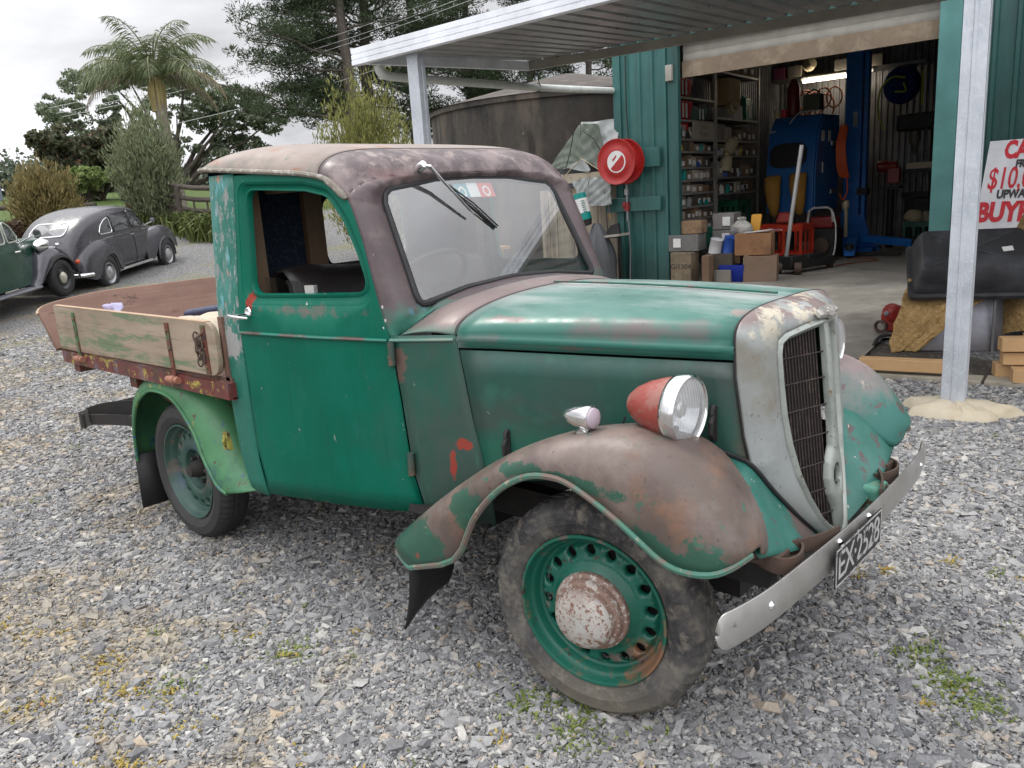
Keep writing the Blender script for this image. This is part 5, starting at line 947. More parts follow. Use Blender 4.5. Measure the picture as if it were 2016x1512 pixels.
for s in (-1, 1):
    # swept open wing: crown line over the wheel, falling to the running board
    W = catmull([(.42, .30), (.58, .40), (.76, .60), (.98, .79), (1.22, .86), (1.45, .82), (1.64, .67), (1.72, .50), (1.72, .40)], 5); rows = []
    for x, z in W:
        k = min(1, max(0, (x-.42)/.5)); yi, yo = .40-.08*k, .74; nx, nz = 0, 0; rows.append([(x-.02*abs(j/8-.5), s*lerp(yo, yi, j/8), z-.17*max(0, 1-j/3.0)**2*k+.03*math.sin(j/8*math.pi)) for j in range(9)])
    m = MB(); m.grid(rows); build('front_wing', m, blk_paint if False else patina('wing_gloss%d' % s, (.035, .034, .045), [], .14, 0, coat=.5, var=.05), gc, smooth=60, solid=.012)
    m = MB(); m.box((-.35, s*.68, .31), (1.55, .22, .035)); m.tube([(-1.1, s*.79, .315), (.44, s*.79, .315)], .02, 8); build('running_board', m, plain('board_grey', (.16, .16, .18), .4), gc)
    m = MB(); m.grid(pontoon([(-2.1, s*.62, .08, .4, .5), (-1.9, s*.64, .13, .36, .78), (-1.4, s*.65, .14, .6, .95), (-1.0, s*.65, .13, .5, .85), (-.7, s*.65, .06, .3, .5)])); build('rear_wing', m, blk_paint, gc, smooth=60)
    car_wheel(gc, 1.25, s, .70, .335, .105, 'wheel', patina('cap_pale%d' % s, (.55, .52, .44), [], .3, 0, metal=.5), soft_tyre, blk_paint); car_wheel(gc, -1.3, s, .75, .335, .105, 'wheel', MATS['cap_pale%d' % s], soft_tyre, blk_paint)
    for wq in (rpoly([(-.62, 1.10), (-.02, 1.10), (.0, 1.42), (-.62, 1.44)], .06), rpoly([(.05, 1.10), (.40, 1.10), (.26, 1.34), (.14, 1.42), (.05, 1.42)], .05)):
        m, edge = patch(bv, wq, lambda p: (p[0], s*1.5, p[1]), (0, -s, 0), .006); gw = build('side_window', m, carglass, gc, smooth=60)
        m = MB(); m.tube([Vector(p)+Vector((0, s*.004, 0)) for p in edge], .014, 6, closed=True); build('window_trim', m, plain('trim_pale%d' % s, (.42, .46, .40), .4), gw)
    m = MB(); m.lathe([(0, -.22), (.05, -.2), (.10, -.12), (.118, -.02), (.122, .0), (.11, .02)], (1.16, s*.50, .93), (1, 0, 0), 28); hl = build('headlamp', m, chrome, gc, smooth=60)
    m = MB(); m.lathe([(.112, .015), (.06, .035), (0, .042)], (1.16, s*.50, .93), (1, 0, 0), 24); build('lens', m, MATS['lamp_glass'], hl); m = MB(); m.tube([(1.08, s*.50, .84), (1.08, s*.36, .80)], .025, 8); build('lamp_bracket', m, chrome, hl)
    m = MB(); m.tube([(.52, s*.56, 1.06), (.56, s*.78, 1.16)], .010, 6); m.lathe([(0, .03), (.07, .015), (.075, 0), (0, -.004)], (.56, s*.84, 1.18), (1, 0, 0), 22); build('wing_mirror', m, chrome, gc)
    m = MB(); m.tube([(.10, s*.70, .94), (.24, s*.70, .94)], .014, 6); build('door_handle', m, chrome, gc)
    m = MB(); m.lathe([(0, -.06), (.03, -.03), (.032, .01), (0, .02)], (1.45, s*.60, .90), (1, 0, 0), 14); build('side_lamp', m, chrome, gc)
m = MB(); m.prism(rpoly([(-.24, .42), (.24, .42), (.26, .95), (0, 1.06), (-.26, .95)], .05), lambda p, t: (1.70+t, p[0], p[1]), 0, .07); build('radiator_grille', m, chrome, gc)

# ------------------------------------------------------------------ plants, fence, wires
def leaf_mat(name, a, b, rough=.6, trans=.25, tint=None):
    m, t, bs = newmat(name); g = nd(t, 'NewGeometry'); cr = nd(t, 'ValToRGB', {'Fac': g.outputs['Random Per Island']}); e = cr.color_ramp.elements; e[0].color = c4(a); e[1].color = c4(b)
    if tint: x = e.new(.93); x.color = c4(b); e[-1].color = c4(tint)
    t.links.new(cr.outputs[0], bs.inputs['Base Color']); bs.inputs['Roughness'].default_value = rough; bs.inputs['Specular IOR Level'].default_value = .3
    out = t.nodes['Material Output']; tl = nd(t, 'BsdfTranslucent', {'Color': cr.outputs[0]}); mx_ = nd(t, 'MixShader', {0: trans, 1: bs.outputs[0], 2: tl.outputs[0]}); t.links.new(mx_.outputs[0], out.inputs[0]); return m
def leaves(pos, size, elong=1.0, dirs=None, jit=.5):
    N = len(pos); r = NR.normal(size=(N, 3)); d = r if dirs is None else dirs+NR.normal(size=(N, 3))*jit; d /= np.linalg.norm(d, axis=1)[:, None]+1e-9
    q = NR.normal(size=(N, 3)); w_ = np.cross(d, q); w_ /= np.linalg.norm(w_, axis=1)[:, None]+1e-9
    sz = (size*(.6+.8*NR.random(N)))[:, None]; L_ = d*sz*elong; W_ = w_*sz
    V_ = np.empty((N, 4, 3)); V_[:, 0] = pos-L_*.5; V_[:, 1] = pos+W_*.5; V_[:, 2] = pos+L_*.5; V_[:, 3] = pos-W_*.5; return V_.reshape(-1, 3)
def blob_pts(c, r, n, shell=.55):
    v = NR.normal(size=(n, 3)); v /= np.linalg.norm(v, axis=1)[:, None]; k = (shell+(1-shell)*NR.random(n)**.5)[:, None]; return np.array(c)+v*k*np.array(r)
bark = plain('bark_grey', (.085, .07, .058), .9, dirt=(.15, .13, .11), bump=.6, bscale=14); bark_d = plain('bark_dark', (.05, .04, .033), .9, bump=.5)
def limb(m, a, b, r0, r1, wob=.08, n=6):
    a, b = Vector(a), Vector(b); L_ = (b-a).length; P = []
    for i in range(n+1): P.append(a.lerp(b, i/n)+Vector((rng.gauss(0, wob*L_/n), rng.gauss(0, wob*L_/n), rng.gauss(0, wob*L_/n)))*(0 < i < n))
    m.tube(P, [lerp(r0, r1, i/n) for i in range(n+1)], 7); return P
needle = leaf_mat('pine_needles', (.024, .040, .018), (.085, .115, .058)); macro = leaf_mat('pohutukawa_leaves', (.12, .15, .09), (.30, .34, .24)); bushl = leaf_mat('dark_bush_leaves', (.05, .065, .035), (.15, .15, .09), tint=(0.195, 0.075, 0.045))
kan = leaf_mat('kanuka_leaves', (.10, .125, .065), (.27, .30, .17)); kan2 = leaf_mat('yellow_kanuka_leaves', (0.119, 0.131, 0.035), (0.294, 0.294, 0.094)); brn = leaf_mat('bronze_leaves', (.12, .105, .04), (.30, .24, .10)); lime = leaf_mat('pale_green_leaves', (.12, .17, .05), (.30, .38, .14)); palml = leaf_mat('palm_leaves', (.075, .105, .05), (.22, .25, .13)); flax = leaf_mat('flax_leaves', (.05, .08, .02), (.17, .20, .06)); redl = leaf_mat('red_leaves', (.06, .02, .02), (.16, .06, .05)); blul = leaf_mat('bluish_leaves', (.06, .085, .08), (.15, .19, .17))
def pine(x, y, h, lean, r, label, crown_from, spread, side, nb=26, seed=1):
    rng.seed(seed); z0 = float(gh(x, y))-.2; t_ = thing('pine_tree', label, 'tree', (x, y, z0), I4, 'tall pines behind the shed')
    m = MB(); tr_ = limb(m, (x, y, z0), (x+lean[0], y+lean[1], z0+h), r, r*.25, .05, 10); cl = []; 
    for i in range(nb):
        f = crown_from+(1-crown_from)*(i+.5)/nb; k = f*10; a = tr_[min(9, int(k))].lerp(tr_[min(10, int(k)+1)], k-int(k)); ang = rng.uniform(0, 6.283) if rng.random() > side[1] else side[0]+rng.gauss(0, .5); L_ = spread*(1.15-.55*f)*rng.uniform(.45, 1.1)
        e = a+Vector((math.cos(ang)*L_, math.sin(ang)*L_, L_*rng.uniform(-.05, .35))); P = limb(m, a, e, r*.22*(1.1-f*.6), .02, .10, 6)
        for q in P[2:]:
            for _ in range(2): cl.append((q+Vector((rng.gauss(0, .45), rng.gauss(0, .45), rng.gauss(.12, .25))), rng.uniform(.35, .85)))
            if rng.random() < .5:
                e2 = q+Vector((rng.gauss(0, .8), rng.gauss(0, .8), rng.uniform(0, .6))); limb(m, q, e2, .035, .012, .1, 3); cl.append((e2, rng.uniform(.4, .75)))
    build('trunk', m, bark, t_); V_ = []
    for c, rr in cl: p = blob_pts(c, (rr*1.15, rr*1.15, rr*.55), int(95*rr/.5), .3); d = p-np.array(c); d[:, 2] += .25; V_.append(leaves(p, np.full(len(p), .042), 5.5, d/(.001+np.linalg.norm(d, axis=1)[:, None]), .45))
    o = np_mesh('crown', np.concatenate(V_), 4, needle, t_, loc=(x, y, z0)); return t_
pine(-31.0, 22.2, 17.5, (-1.0, 1.5), .34, 'tall pine leaning left, its dark limbs reaching out beside the palm', .16, 5.4, (3.9, .5), 46, 3)
pine(-33.0, 25.2, 20, (-.4, .5), .36, 'tall straight pine with a bare trunk just right of the leaning pine', .14, 4.6, (3.9, .25), 42, 8)
pine(-33.4, 28.6, 19, (.3, .5), .30, 'tall pine rising behind the steel post of the canopy', .10, 4.6, (5.5, .2), 40, 14)
pine(-34.0, 33.5, 18, (.6, 0), .30, 'tall pine standing behind the left half of the water tank', .10, 4.6, (0, .1), 40, 21)
pine(-32.0, 37.0, 17, (.6, 0), .28, 'tall pine standing behind the cone roof of the water tank', .08, 4.6, (0, .1), 40, 33)
pine(-28.8, 38.6, 16, (.2, 0), .26, 'tall pine standing behind the corner of the shed', .08, 4.6, (0, .1), 36, 41)
def broad(name, x, y, z0, label, cat, mat, lobes, n_leaf, size, trunk=None, group=None, elong=1.5, seed=2, barkm=None):
    rng.seed(seed); t_ = thing(name, label, cat, (x, y, z0), I4, group); m = MB(); ft = Vector((x, y, z0))
    for li_, ((dx, dy, dz), rr) in enumerate(lobes):
        if len(lobes) > 40 and li_ % 4: continue
        fk = Vector((x+dx*.25, y+dy*.25, z0+dz*.35)); limb(m, ft, fk, trunk or .1, (trunk or .1)*.7, .05, 4); limb(m, fk, (x+dx, y+dy, z0+dz), (trunk or .1)*.6, .02, .1, 5)
    build('trunk', m, barkm or bark_d, t_); V_ = []; tot = sum(rr[0]*rr[2] for _, rr in lobes)
    for (dx, dy, dz), rr in lobes:
        n = int(n_leaf*rr[0]*rr[2]/tot); k = max(6, int(n/90)); cs = blob_pts((x+dx, y+dy, z0+dz), rr, k, .3)
        for c in cs: V_.append(leaves(blob_pts(c, np.array(rr)*rng.uniform(.22, .48), 90, .1), np.full(90, size), elong))
    np_mesh('crown', np.concatenate(V_), 4, mat, t_, loc=(x, y, z0)); return t_
# spreading dark tree behind the palm
mx0, my0 = -44.4, 19.8; rg = random.Random(4); lob = []
for i in range(80):
    a = rg.uniform(-1, 1); e = rg.random()**.8; lob.append(((a*2.4+rg.gauss(0, 1.0), a*4.9+rg.gauss(0, .9), .8+6.4*e*(1-.40*a*a)), (  .75+.5*rg.random(), .8+.5*rg.random(), .48+.34*rg.random())))
broad('spreading_tree', mx0, my0, 2.9, 'wide dark spreading tree on the skyline behind the palm', 'tree', macro, lob, 46000, .12, .24, seed=5, barkm=bark)
lob = [((rg.gauss(0, .8), max(-1.7, min(1.7, rg.gauss(0, 1.0))), .8+2.1*rg.random()), (.65, .7, .55)) for i in range(24)]
broad('dark_bush', -33.6, 11.0, 1.95, 'dense dark rounded bush left of the palm, above the grey car', 'bush', bushl, lob, 19000, .14, .12, seed=6)
lob = [((rg.gauss(0, .45), rg.gauss(0, .45), .5+.6*rg.random()), (.3, .32, .25)) for i in range(10)]
broad('pale_shrub', -26.6, 8.05, float(gh(-26.6, 8.05))+.35, 'small pale green shrub just above the roof of the grey car', 'shrub', lime, lob, 3600, .12, .04, seed=8)
lob = [((rg.gauss(0, .3), rg.gauss(0, .3), .3+.4*rg.random()), (.28, .3, .25)) for i in range(7)]
broad('blue_shrub', -27.4, 10.2, float(gh(-27.4, 10.2))+.2, 'low bluish shrub between the pale shrub and the feathery shrub', 'shrub', blul, lob, 2600, .08, .03, seed=9)
lob = [((rg.gauss(0, .35), rg.gauss(0, .5), .15+.25*rg.random()), (.3, .35, .15)) for i in range(7)]
broad('red_shrub', -25.4, 9.3, float(gh(-25.4, 9.3)), 'low reddish shrub at the foot of the feathery shrub', 'shrub', redl, lob, 2400, .08, .03, seed=10)
def spray(name, x, y, z0, h, wd, label, mat, n, seed, size=.05, cat='shrub'):
    rng.seed(seed); t_ = thing(name, label, cat, (x, y, z0), I4, None); m = MB(); V_ = []
    for i in range(n):
        a = rng.uniform(0, 6.283); f = rng.random()**.6; zb = h*rng.uniform(.0, .35); e = Vector((x+math.cos(a)*wd*f, y+math.sin(a)*wd*f, z0+zb+h*(.28+.62*(1-f*f*.75))*rng.uniform(.55, 1.0))); s_ = Vector((x+math.cos(a)*wd*f*.15, y+math.sin(a)*wd*f*.15, z0+zb*.6))
        if i % 3 == 0: limb(m, s_, s_.lerp(e, .8), .022, .006, .06, 4)
        d = (e-s_).normalized()
        for j in range(9):
            c = s_.lerp(e, .28+.72*j/8); k = 11; p = np.array(c)+NR.normal(size=(k, 3))*np.array((.10, .10, .12))*(1.2-.06*j); V_.append(leaves(p, np.full(k, size), 5.0, np.array(d+Vector((0, 0, .3)))[None]+np.zeros((k, 1)), .38))
    build('stem', m, bark_d, t_); np_mesh('foliage', np.concatenate(V_), 4, mat, t_, loc=(x, y, z0)); return t_
spray('bronze_shrub', -23.7, 5.95, float(gh(-23.7, 5.95))-.1, 2.05, 1.0, 'bronze green feathery shrub beside the blue grey building', brn, 190, 17, .032)
spray('feathery_shrub', -23.4, 8.85, float(gh(-23.4, 8.85))-.1, 3.35, 1.15, 'tall feathery olive shrub in front of the palm trunk', kan, 240, 12, .030)
spray('feathery_shrub', -12.9, 8.95, .35, 3.75, 1.22, 'yellow green feathery shrub behind the truck roof, left of the canopy post', kan2, 230, 13, .026)
# palm
def palm(x, y, z0, hgt, label):
    rng.seed(77); t_ = thing('palm_tree', label, 'palm', (x, y, z0)); m = MB(); top_ = Vector((x-.25, y-.1, z0+hgt)); P = [Vector((x, y, z0)).lerp(top_, q)+Vector((0, 0, 0)) for q in np.linspace(0, 1, 12)]; m.tube(P, [.26-.010*i for i in range(8)]+[.20, .21, .23, .18], 14)
    build('trunk', m, plain('palm_bark', (.22, .19, .155), .9, dirt=(.10, .075, .05), bump=.8, bscale=9), t_)
    m = MB()
    for i in range(14): a = rng.uniform(0, 6.28); m.tube([top_+Vector((.2*math.cos(a), .2*math.sin(a), -1.0)), top_+Vector((.22*math.cos(a), .22*math.sin(a), -.3)), top_+Vector((.15*math.cos(a), .15*math.sin(a), .35))], [.05, .09, .03], 6)
    build('crownshaft', m, plain('palm_sheath', (.30, .24, .10), .8, dirt=(.12, .10, .05)), t_)
    FR = []
    lat = Vector((.74, .67, 0)); dep = Vector((-.67, .74, 0))
    for k in range(21):
        a = k*2.399+.3; el = 1.48-.052*k+rng.gauss(0, .06); L_ = rng.uniform(3.2, 4.0); FR.append((a, el, L_*.86, 2.0+.4*rng.random()))
    FR += [(math.atan2(-lat.y, -lat.x)+.1, .35, 3.1, 2.0), (math.atan2(lat.y, lat.x)-.1, .40, 3.1, 2.0), (math.atan2(lat.y, lat.x)+.3, .1, 2.8, 2.0)]
    for k, (a, el, L_, sag) in enumerate(FR):
        d0 = Vector((math.cos(a), math.sin(a), 0)); P = []; p = top_.copy(); ang = el; n = 16
        for i in range(n+1): P.append(p.copy()); p = p+(d0*math.cos(ang)+Vector((0, 0, 1))*math.sin(ang))*(L_/n); ang -= sag/n*(.5+1.1*i/n)
        m = MB(); m.tube(P, [.035*(1-.8*i/n) for i in range(n+1)], 5); V_ = []
        dead = k >= 21; perp = Vector((0, 0, 1)).cross(d0)
        for i in range(4 if not dead else 8, n*4):
            f = i/(n*4); j = f*n; q = P[int(j)].lerp(P[min(n, int(j)+1)], j-int(j)); tg = (P[min(n, int(j)+1)]-P[int(j)]).normalized(); ln = .72*math.sin(math.pi*min(1, .18+f*.86))**.7*(.6 if dead else 1)
            for sgn in (-1, 1):
                dr = (perp*sgn*.8+tg*.55+Vector((0, 0, rng.uniform(-.75, .15)))).normalized(); e = q+dr*ln*rng.uniform(.8, 1.1)+Vector((0, 0, -ln*.42)); w_ = tg*.021; md = q.lerp(e, .5)+Vector((0, 0, ln*.10))
                V_ += [q-w_*.5, md-w_, e, md+w_]
        fo = np_mesh('frond', np.array([tuple(v) for v in V_]), 4, palml if not dead else leaf_mat('dry_frond_%d' % k, (.13, .10, .07), (.28, .24, .18)), t_, loc=(x, y, z0)); ORG[fo.name] = (x, y, z0); st = build('rachis', m, MATS['palm_sheath'] if dead else plain('rachis', (.16, .17, .08), .6) if 'rachis' not in MATS else MATS['rachis'], fo)
    return t_
palm(-26.5, 11.2, float(gh(-26.5, 11.2))-.1, 4.45, 'tall palm with arching feather fronds against the grey sky')
# fence of rough posts and rails
fm = plain('weathered_timber', (.065, .052, .042), .9, dirt=(.13, .115, .09), bump=.4, bscale=20)
def fpost(x, y, h, r=.07):
    z = float(gh(x, y)); m = MB(); m.tube([(x, y, z-.2), (x+.01, y, z+h)], [r, r*.92], 9); return m
A, B = Vector((-24.3, 8.95, 0)), Vector((-16.2, 9.25, 0)); fz = lambda p: float(gh(p.x, p.y))
fence = thing('post_and_rail_fence', 'dark rough timber post and rail fence beside the gravel drive', 'fence', (A.x, A.y, fz(A)))
for q in (0, .27, .54, .8, 1.0): p = A.lerp(B, q); build('post', fpost(p.x, p.y, 1.28, .085), fm, fence)
for hz, r in ((1.30, .07), (.98, .07), (.66, .065)):
    m = MB(); m.tube([tuple(A.lerp(B, q)+Vector((.02*math.sin(q*9), .08, fz(A.lerp(B, q))+hz+.03*math.sin(q*14)))) for q in np.linspace(-.02, 1.02, 14)], r, 8); build('rail', m, fm, fence)
for q in (.10, .18, .36, .45, .63, .72): p = A.lerp(B, q); build('batten', fpost(p.x, p.y+.06, .95, .03), fm, fence)
A2, B2 = Vector((-24.6, 7.6, 0)), Vector((-28, 2.5, 0)); fence2 = thing('rail_fence', 'low dark rail fence behind the grey car at the left edge', 'fence', (A2.x, A2.y, fz(A2)))
for q in (0, .33, .66, 1.0): p = A2.lerp(B2, q); build('post', fpost(p.x, p.y, .75), fm, fence2)
m = MB(); m.tube([tuple(A2.lerp(B2, q)+Vector((0, 0, fz(A2.lerp(B2, q))+.7))) for q in np.linspace(0, 1, 8)], .07, 8); build('rail', m, fm, fence2)
def clump(x, y, n, h, sp, label, mat=flax, name='grass_clump', wd=.05):
    rng.seed(int(abs(x*97+y*31))); z = float(gh(x, y)); V_ = []
    for i in range(n):
        a = rng.uniform(0, 6.28); bx, by = x+rng.gauss(0, sp*.35), y+rng.gauss(0, sp*.35); bz_ = float(gh(bx, by)); L_ = h*rng.uniform(.6, 1.1); b_ = Vector((bx, by, bz_-.03)); m1 = b_+Vector((math.cos(a)*L_*.25, math.sin(a)*L_*.25, L_*.75)); e = b_+Vector((math.cos(a)*L_*.75, math.sin(a)*L_*.75, L_*rng.uniform(.5, .95))); w_ = Vector((-math.sin(a), math.cos(a), 0))*wd*.5
        V_ += [b_-w_, b_+w_, m1+w_, m1-w_, m1-w_, m1+w_, e+w_*.1, e-w_*.1]
    return np_mesh(name, np.array([tuple(v) for v in V_]), 4, mat, None, label, 'plant', None, None, loc=(x, y, z))
clump(-19.9, 8.75, 420, .85, 1.0, 'bushy green clump under the fence, right behind the cab of the truck'); clump(-21.4, 8.75, 420, .75, .62, 'bushy green clump under the fence, middle of the three beside the drive'); clump(-23.4, 8.2, 300, .65, .9, 'bushy green clump under the fence, nearest the feathery shrub'); clump(-25.2, 5.2, 160, .6, .7, 'dark strappy plant at the foot of the bronze shrub', wd=.06)
lob = [((rg.gauss(0, .5), rg.gauss(0, .5), .15+.3*rg.random()), (.35, .35, .2)) for i in range(8)]
broad('brown_ground_cover', -23.9, 4.9, float(gh(-23.9, 4.9)), 'brown dry low bush behind the green car', 'bush', leaf_mat('dry_leaves', (.07, .045, .03), (.19, .13, .09)), lob, 3000, .09, .03, seed=15)
# blue grey building at the left edge, far bush line, power lines
bl = thing('metal_building', 'plain blue grey steel building at the far left edge', 'building', (-41.5, 8.0, 1.6)); m = MB(); yA = np.linspace(1.0, 9.45, 30)
m.grid([[(-39.3-.04*(i % 2), y, z) for i, y in enumerate(yA)] for z in (1.2, 4.05)]); m.box((-41.9, 5.2, 2.6), (5, 8.4, 2.8)); build('wall', m, plain('blue_grey_steel', (.20, .225, .27), .5), bl, smooth=0); m = MB(); m.grid([[(x, y, 4.1+.12*(-39.2-x)) for y in (.9, 9.6)] for x in (-39.0, -44.6)]); build('roof', m, zinc, bl)
V_ = []
for i in range(260):
    a = rng.uniform(0, 1); p = np.array((-60-a*8+rng.gauss(0, 2), -6+a*70, 0)); z = float(gh(p[0], p[1])); hh = 2.2+1.4*rng.random()+.9*math.sin(a*9); V_.append(leaves(blob_pts((p[0], p[1], z+hh*.5), (1.6, 1.8, hh*.55), 170, .3), np.full(170, .22), 1.5))
np_mesh('bush_line', np.concatenate(V_), 4, leaf_mat('far_leaves', (.07, .095, .065), (.17, .20, .14)), None, 'far line of dark scrub on the skyline', 'scrub', None, 'stuff', loc=(0, 0, 0))
wire = plain('power_wire', (.55, .55, .55), .5, bump=0)
for k, (za, zb) in enumerate(((9.35, 4.9), (9.05, 4.65), (8.85, 4.5), (7.3, 3.2))):
    a, b_ = Vector((-24.5+k*.3, 28.0, za+2.4)), Vector((-42.0, 13.0+k*.25, zb+2.3)); m = MB(); m.tube([a.lerp(b_, q)-Vector((0, 0, .55*math.sin(q*math.pi))) for q in np.linspace(0, 1, 18)], .011, 4)
    mono('power_line', m, wire, ['highest of the thin pale power lines crossing in front of the pines', 'second highest of the thin pale power lines in front of the pines', 'third of the thin pale power lines, close under the second', 'lowest thin pale power line, passing behind the feathery shrub'][k], 'wire', tuple(a), I4, 'power lines')
# ------------------------------------------------------------------ against the shed, and what stands in it (shed axes: u along the front, v inward)
red_p = plain('reel_red', (.42, .020, .018), .3, bump=.0, dirt=(.28, .02, .018)); brass = plain('brass', (.45, .30, .12), .35, .8); steel = plain('dull_steel', (.30, .30, .31), .4, .7); cardb = patina('cardboard', (.28, .18, .105), [dict(c=(.13, .08, .05), s=7, d=8, lo=.5, hi=.68, k=.8), dict(c=(.45, .33, .21), s=14, d=8, lo=.58, hi=.7, k=.6)], .85, .2, 20); cardd = patina('old_cardboard', (.24, .19, .125), [dict(c=(.10, .08, .055), s=6, d=8, lo=.48, hi=.66, k=.85), dict(c=(.36, .30, .22), s=12, d=8, lo=.6, hi=.7, k=.6)], .9, .25, 18); paperw = plain('label_white', (.78, .78, .76), .7, bump=0, dirt=(.5, .48, .44)); blue_p = plain('machine_blue', (.02, .19, .62), .35, dirt=(.012, .09, .30)); blue_d = plain('cabinet_blue', (.014, .10, .30), .4, dirt=(.01, .07, .2)); crate_red = plain('crate_red', (.55, .045, .02), .4, bump=.02); crate_green = plain('crate_green', (.015, .13, .07), .45); tan = plain('glove_tan', (.34, .17, .03), .8, dirt=(.22, .10, .02)); darkm = plain('oily_black', (.02, .019, .018), .6); shelf_m = plain('shelf_steel', (.34, .33, .31), .5, .3, dirt=(.13, .12, .10)); woodp = plain('pale_timber', (.50, .31, .15), .7, dirt=(.40, .24, .12), bump=.1); orange = plain('cord_orange', (.60, .09, .015), .5); ivory = plain('ivory_plastic', (.52, .44, .28), .5); tealp = plain('can_teal', (.0, .26, .23), .35)
# hose reel: two flanges on the wall bracket
rl = thing('hose_reel', 'red fire hose reel with a round white label on the teal shed wall', 'hose reel', (.20, -.06, 1.91), S); ax = (-.05, -1, 0)
m = MB(); m.lathe([(.0, .11), (.10, .11), (.11, .33), (.0, .33)], (.20, 0, 1.91), ax, 32); build('drum', m, plain('drum_dark_red', (.16, .012, .012), .5), rl)
for h_ in (.10, .33):
    m = MB(); m.lathe([(0, h_), (.10, h_), (.115, h_+.008), (.18, h_+.012), (.19, h_+.003), (.28, h_+.010), (.292, h_+.022), (.302, h_+.022), (.306, h_+.012), (.30, h_-.004), (.0, h_-.006)], (.20, 0, 1.91), ax, 64); fl = build('flange', m, red_p, rl, smooth=50)
lc = Vector((.20, 0, 1.91))+Vector(ax).normalized()*.342; ex_ = Vector((1, -.05, 0)).normalized()
m = MB(); m.lathe([(0, .342), (.145, .342), (.147, .338)], (.20, 0, 1.91), ax, 40); lb = build('label', m, paperw, rl)
m = MB(); m.prism([(.075*math.cos(q), .075*math.sin(q)) for q in np.linspace(-2.4, .75, 16)], lambda p, t: tuple(lc+ex_*p[0]*1.7+Vector((0, 0, 1))*p[1]*1.7+Vector(ax)*t), .001, .0018); build('label_print', m, red_p, lb)
m = MB(); m.prism([(-.05, .005), (.01, .075), (-.005, .088), (-.065, .03)], lambda p, t: tuple(lc+ex_*p[0]+Vector((0, 0, 1))*p[1]+Vector(ax)*t), .001, .0019); build('label_print', m, red_p, lb)
m = MB(); m.tube(catmull([(.02, -.2, 1.62), (-.08, -.22, 1.55), (-.05, -.2, 1.35), (-.03, -.2, 1.22)], 5), .013, 8); build('hose', m, plain('hose_grey', (.06, .06, .055), .6), rl); m = MB(); m.lathe([(.016, 0), (.012, .03), (.014, .05), (.008, .09), (.006, .1), (0, .1)], (-.03, -.2, 1.22), (.05, 0, -1), 12); build('nozzle', m, brass, rl)
vp = thing('water_pipe', 'thin standpipe with a red valve below the hose reel on the teal wall', 'pipe', (.19, -.05, .3), S)
m = MB(); m.tube([(.20, -.10, 1.62), (.20, -.10, 1.1)], .016, 8); m.tube([(.20, -.07, 1.1), (.21, -.06, .7), (.19, -.06, .26)], .011, 8); m.box((.20, -.1, 1.5), (.05, .05, .08)); build('pipe', m, steel, vp)
m = MB(); m.lathe([(.05, 0), (.055, .015), (.03, .03), (0, .03)], (.16, -.10, 1.32), (-1, -.6, 0), 14); m.box((.20, -.10, 1.30), (.06, .06, .12)); build('valve', m, plain('valve_red', (.25, .02, .02), .4), vp)
m = MB(); m.tube(catmull([(.20, -.09, 1.1), (.17, -.1, .9), (.05, -.12, .6), (-.05, -.15, .35)], 5), .004, 5); mono('green_cord', m, plain('cord_green', (.02, .10, .08), .5), 'thin dark green cord hanging from the valve down the shed wall', 'cord', (.2, -.09, .3), S)
m = MB(); m.tube([(.20, -.035, 3.3), (.195, -.035, 2.6), (.215, -.035, 2.2)], .008, 6); mono('wall_cable', m, darkm, 'black cable running down the teal corner panel above the hose reel', 'cable', (.2, -.03, 2.2), S)
# tarpaulin-covered rack, boards, bench, bottle and bag between the tank and the shed
tarp_m = patina('tarp_olive', (.075, .095, .07), [dict(c=(.14, .16, .135), s=4, lo=.5, hi=.66, k=.7)], .55, .3, 14); tarp_g = patina('tarp_grey', (.36, .38, .37), [dict(c=(.20, .22, .21), s=5, lo=.48, hi=.64, k=.8)], .5, .4, 14)
tp = thing('tarpaulin_rack', 'timber rack draped with an olive and grey tarpaulin beside the shed wall', 'rack', (-.5, .2, .22), S)
def cloth(rows, amp, sd):
    r_ = random.Random(sd); out = []
    for i, r in enumerate(rows): out.append([(p[0]+amp*.4*math.sin(i*1.9+j*.7), p[1]+amp*math.sin(i*1.3+j*2.1+sd)+r_.gauss(0, amp*.2), p[2]+amp*.5*math.cos(i*.8+j*1.7)) for j, p in enumerate(r)])
    return out
def quadp(a, b, c, d, n=10, k=10): a, b, c, d = map(Vector, (a, b, c, d)); return [[tuple(a.lerp(b, i/n).lerp(d.lerp(c, i/n), j/k)) for j in range(k+1)] for i in range(n+1)]
m = MB(); m.grid(cloth(quadp((-.55, -.05, 2.50), (-.20, -.12, 2.45), (-.02, -.22, 1.78), (-.42, -.22, 1.98)), .011, 1)); m.grid(cloth(quadp((-.55, -.05, 2.50), (-.42, -.22, 1.98), (-.72, -.20, 1.88), (-1.08, -.10, 1.92)), .009, 2)); build('tarpaulin', m, tarp_m, tp, smooth=90, sub=2)
m = MB(); m.grid(cloth(quadp((-.55, -.05, 2.51), (.06, .0, 2.50), (.06, -.16, 1.75), (-.18, -.16, 2.2)), .014, 3)); m.grid(cloth(quadp((-.72, -.24, 1.90), (-.40, -.26, 2.0), (-.28, -.26, 1.86), (-.30, -.26, 1.80), 5, 3), .01, 3)); build('tarpaulin_top', m, tarp_g, tp, smooth=90, sub=2)
m = MB(); m.grid(cloth(quadp((-.30, -.25, 1.74), (.02, -.25, 1.72), (.02, -.22, 1.34), (-.42, -.22, 1.33)), .013, 5)); m.grid(cloth(quadp((-.62, -.24, 1.70), (-.32, -.25, 1.74), (-.40, -.22, 1.32), (-.46, -.22, 1.36)), .010, 6)); build('tarpaulin_flap', m, tarp_g, tp, smooth=90, sub=2)
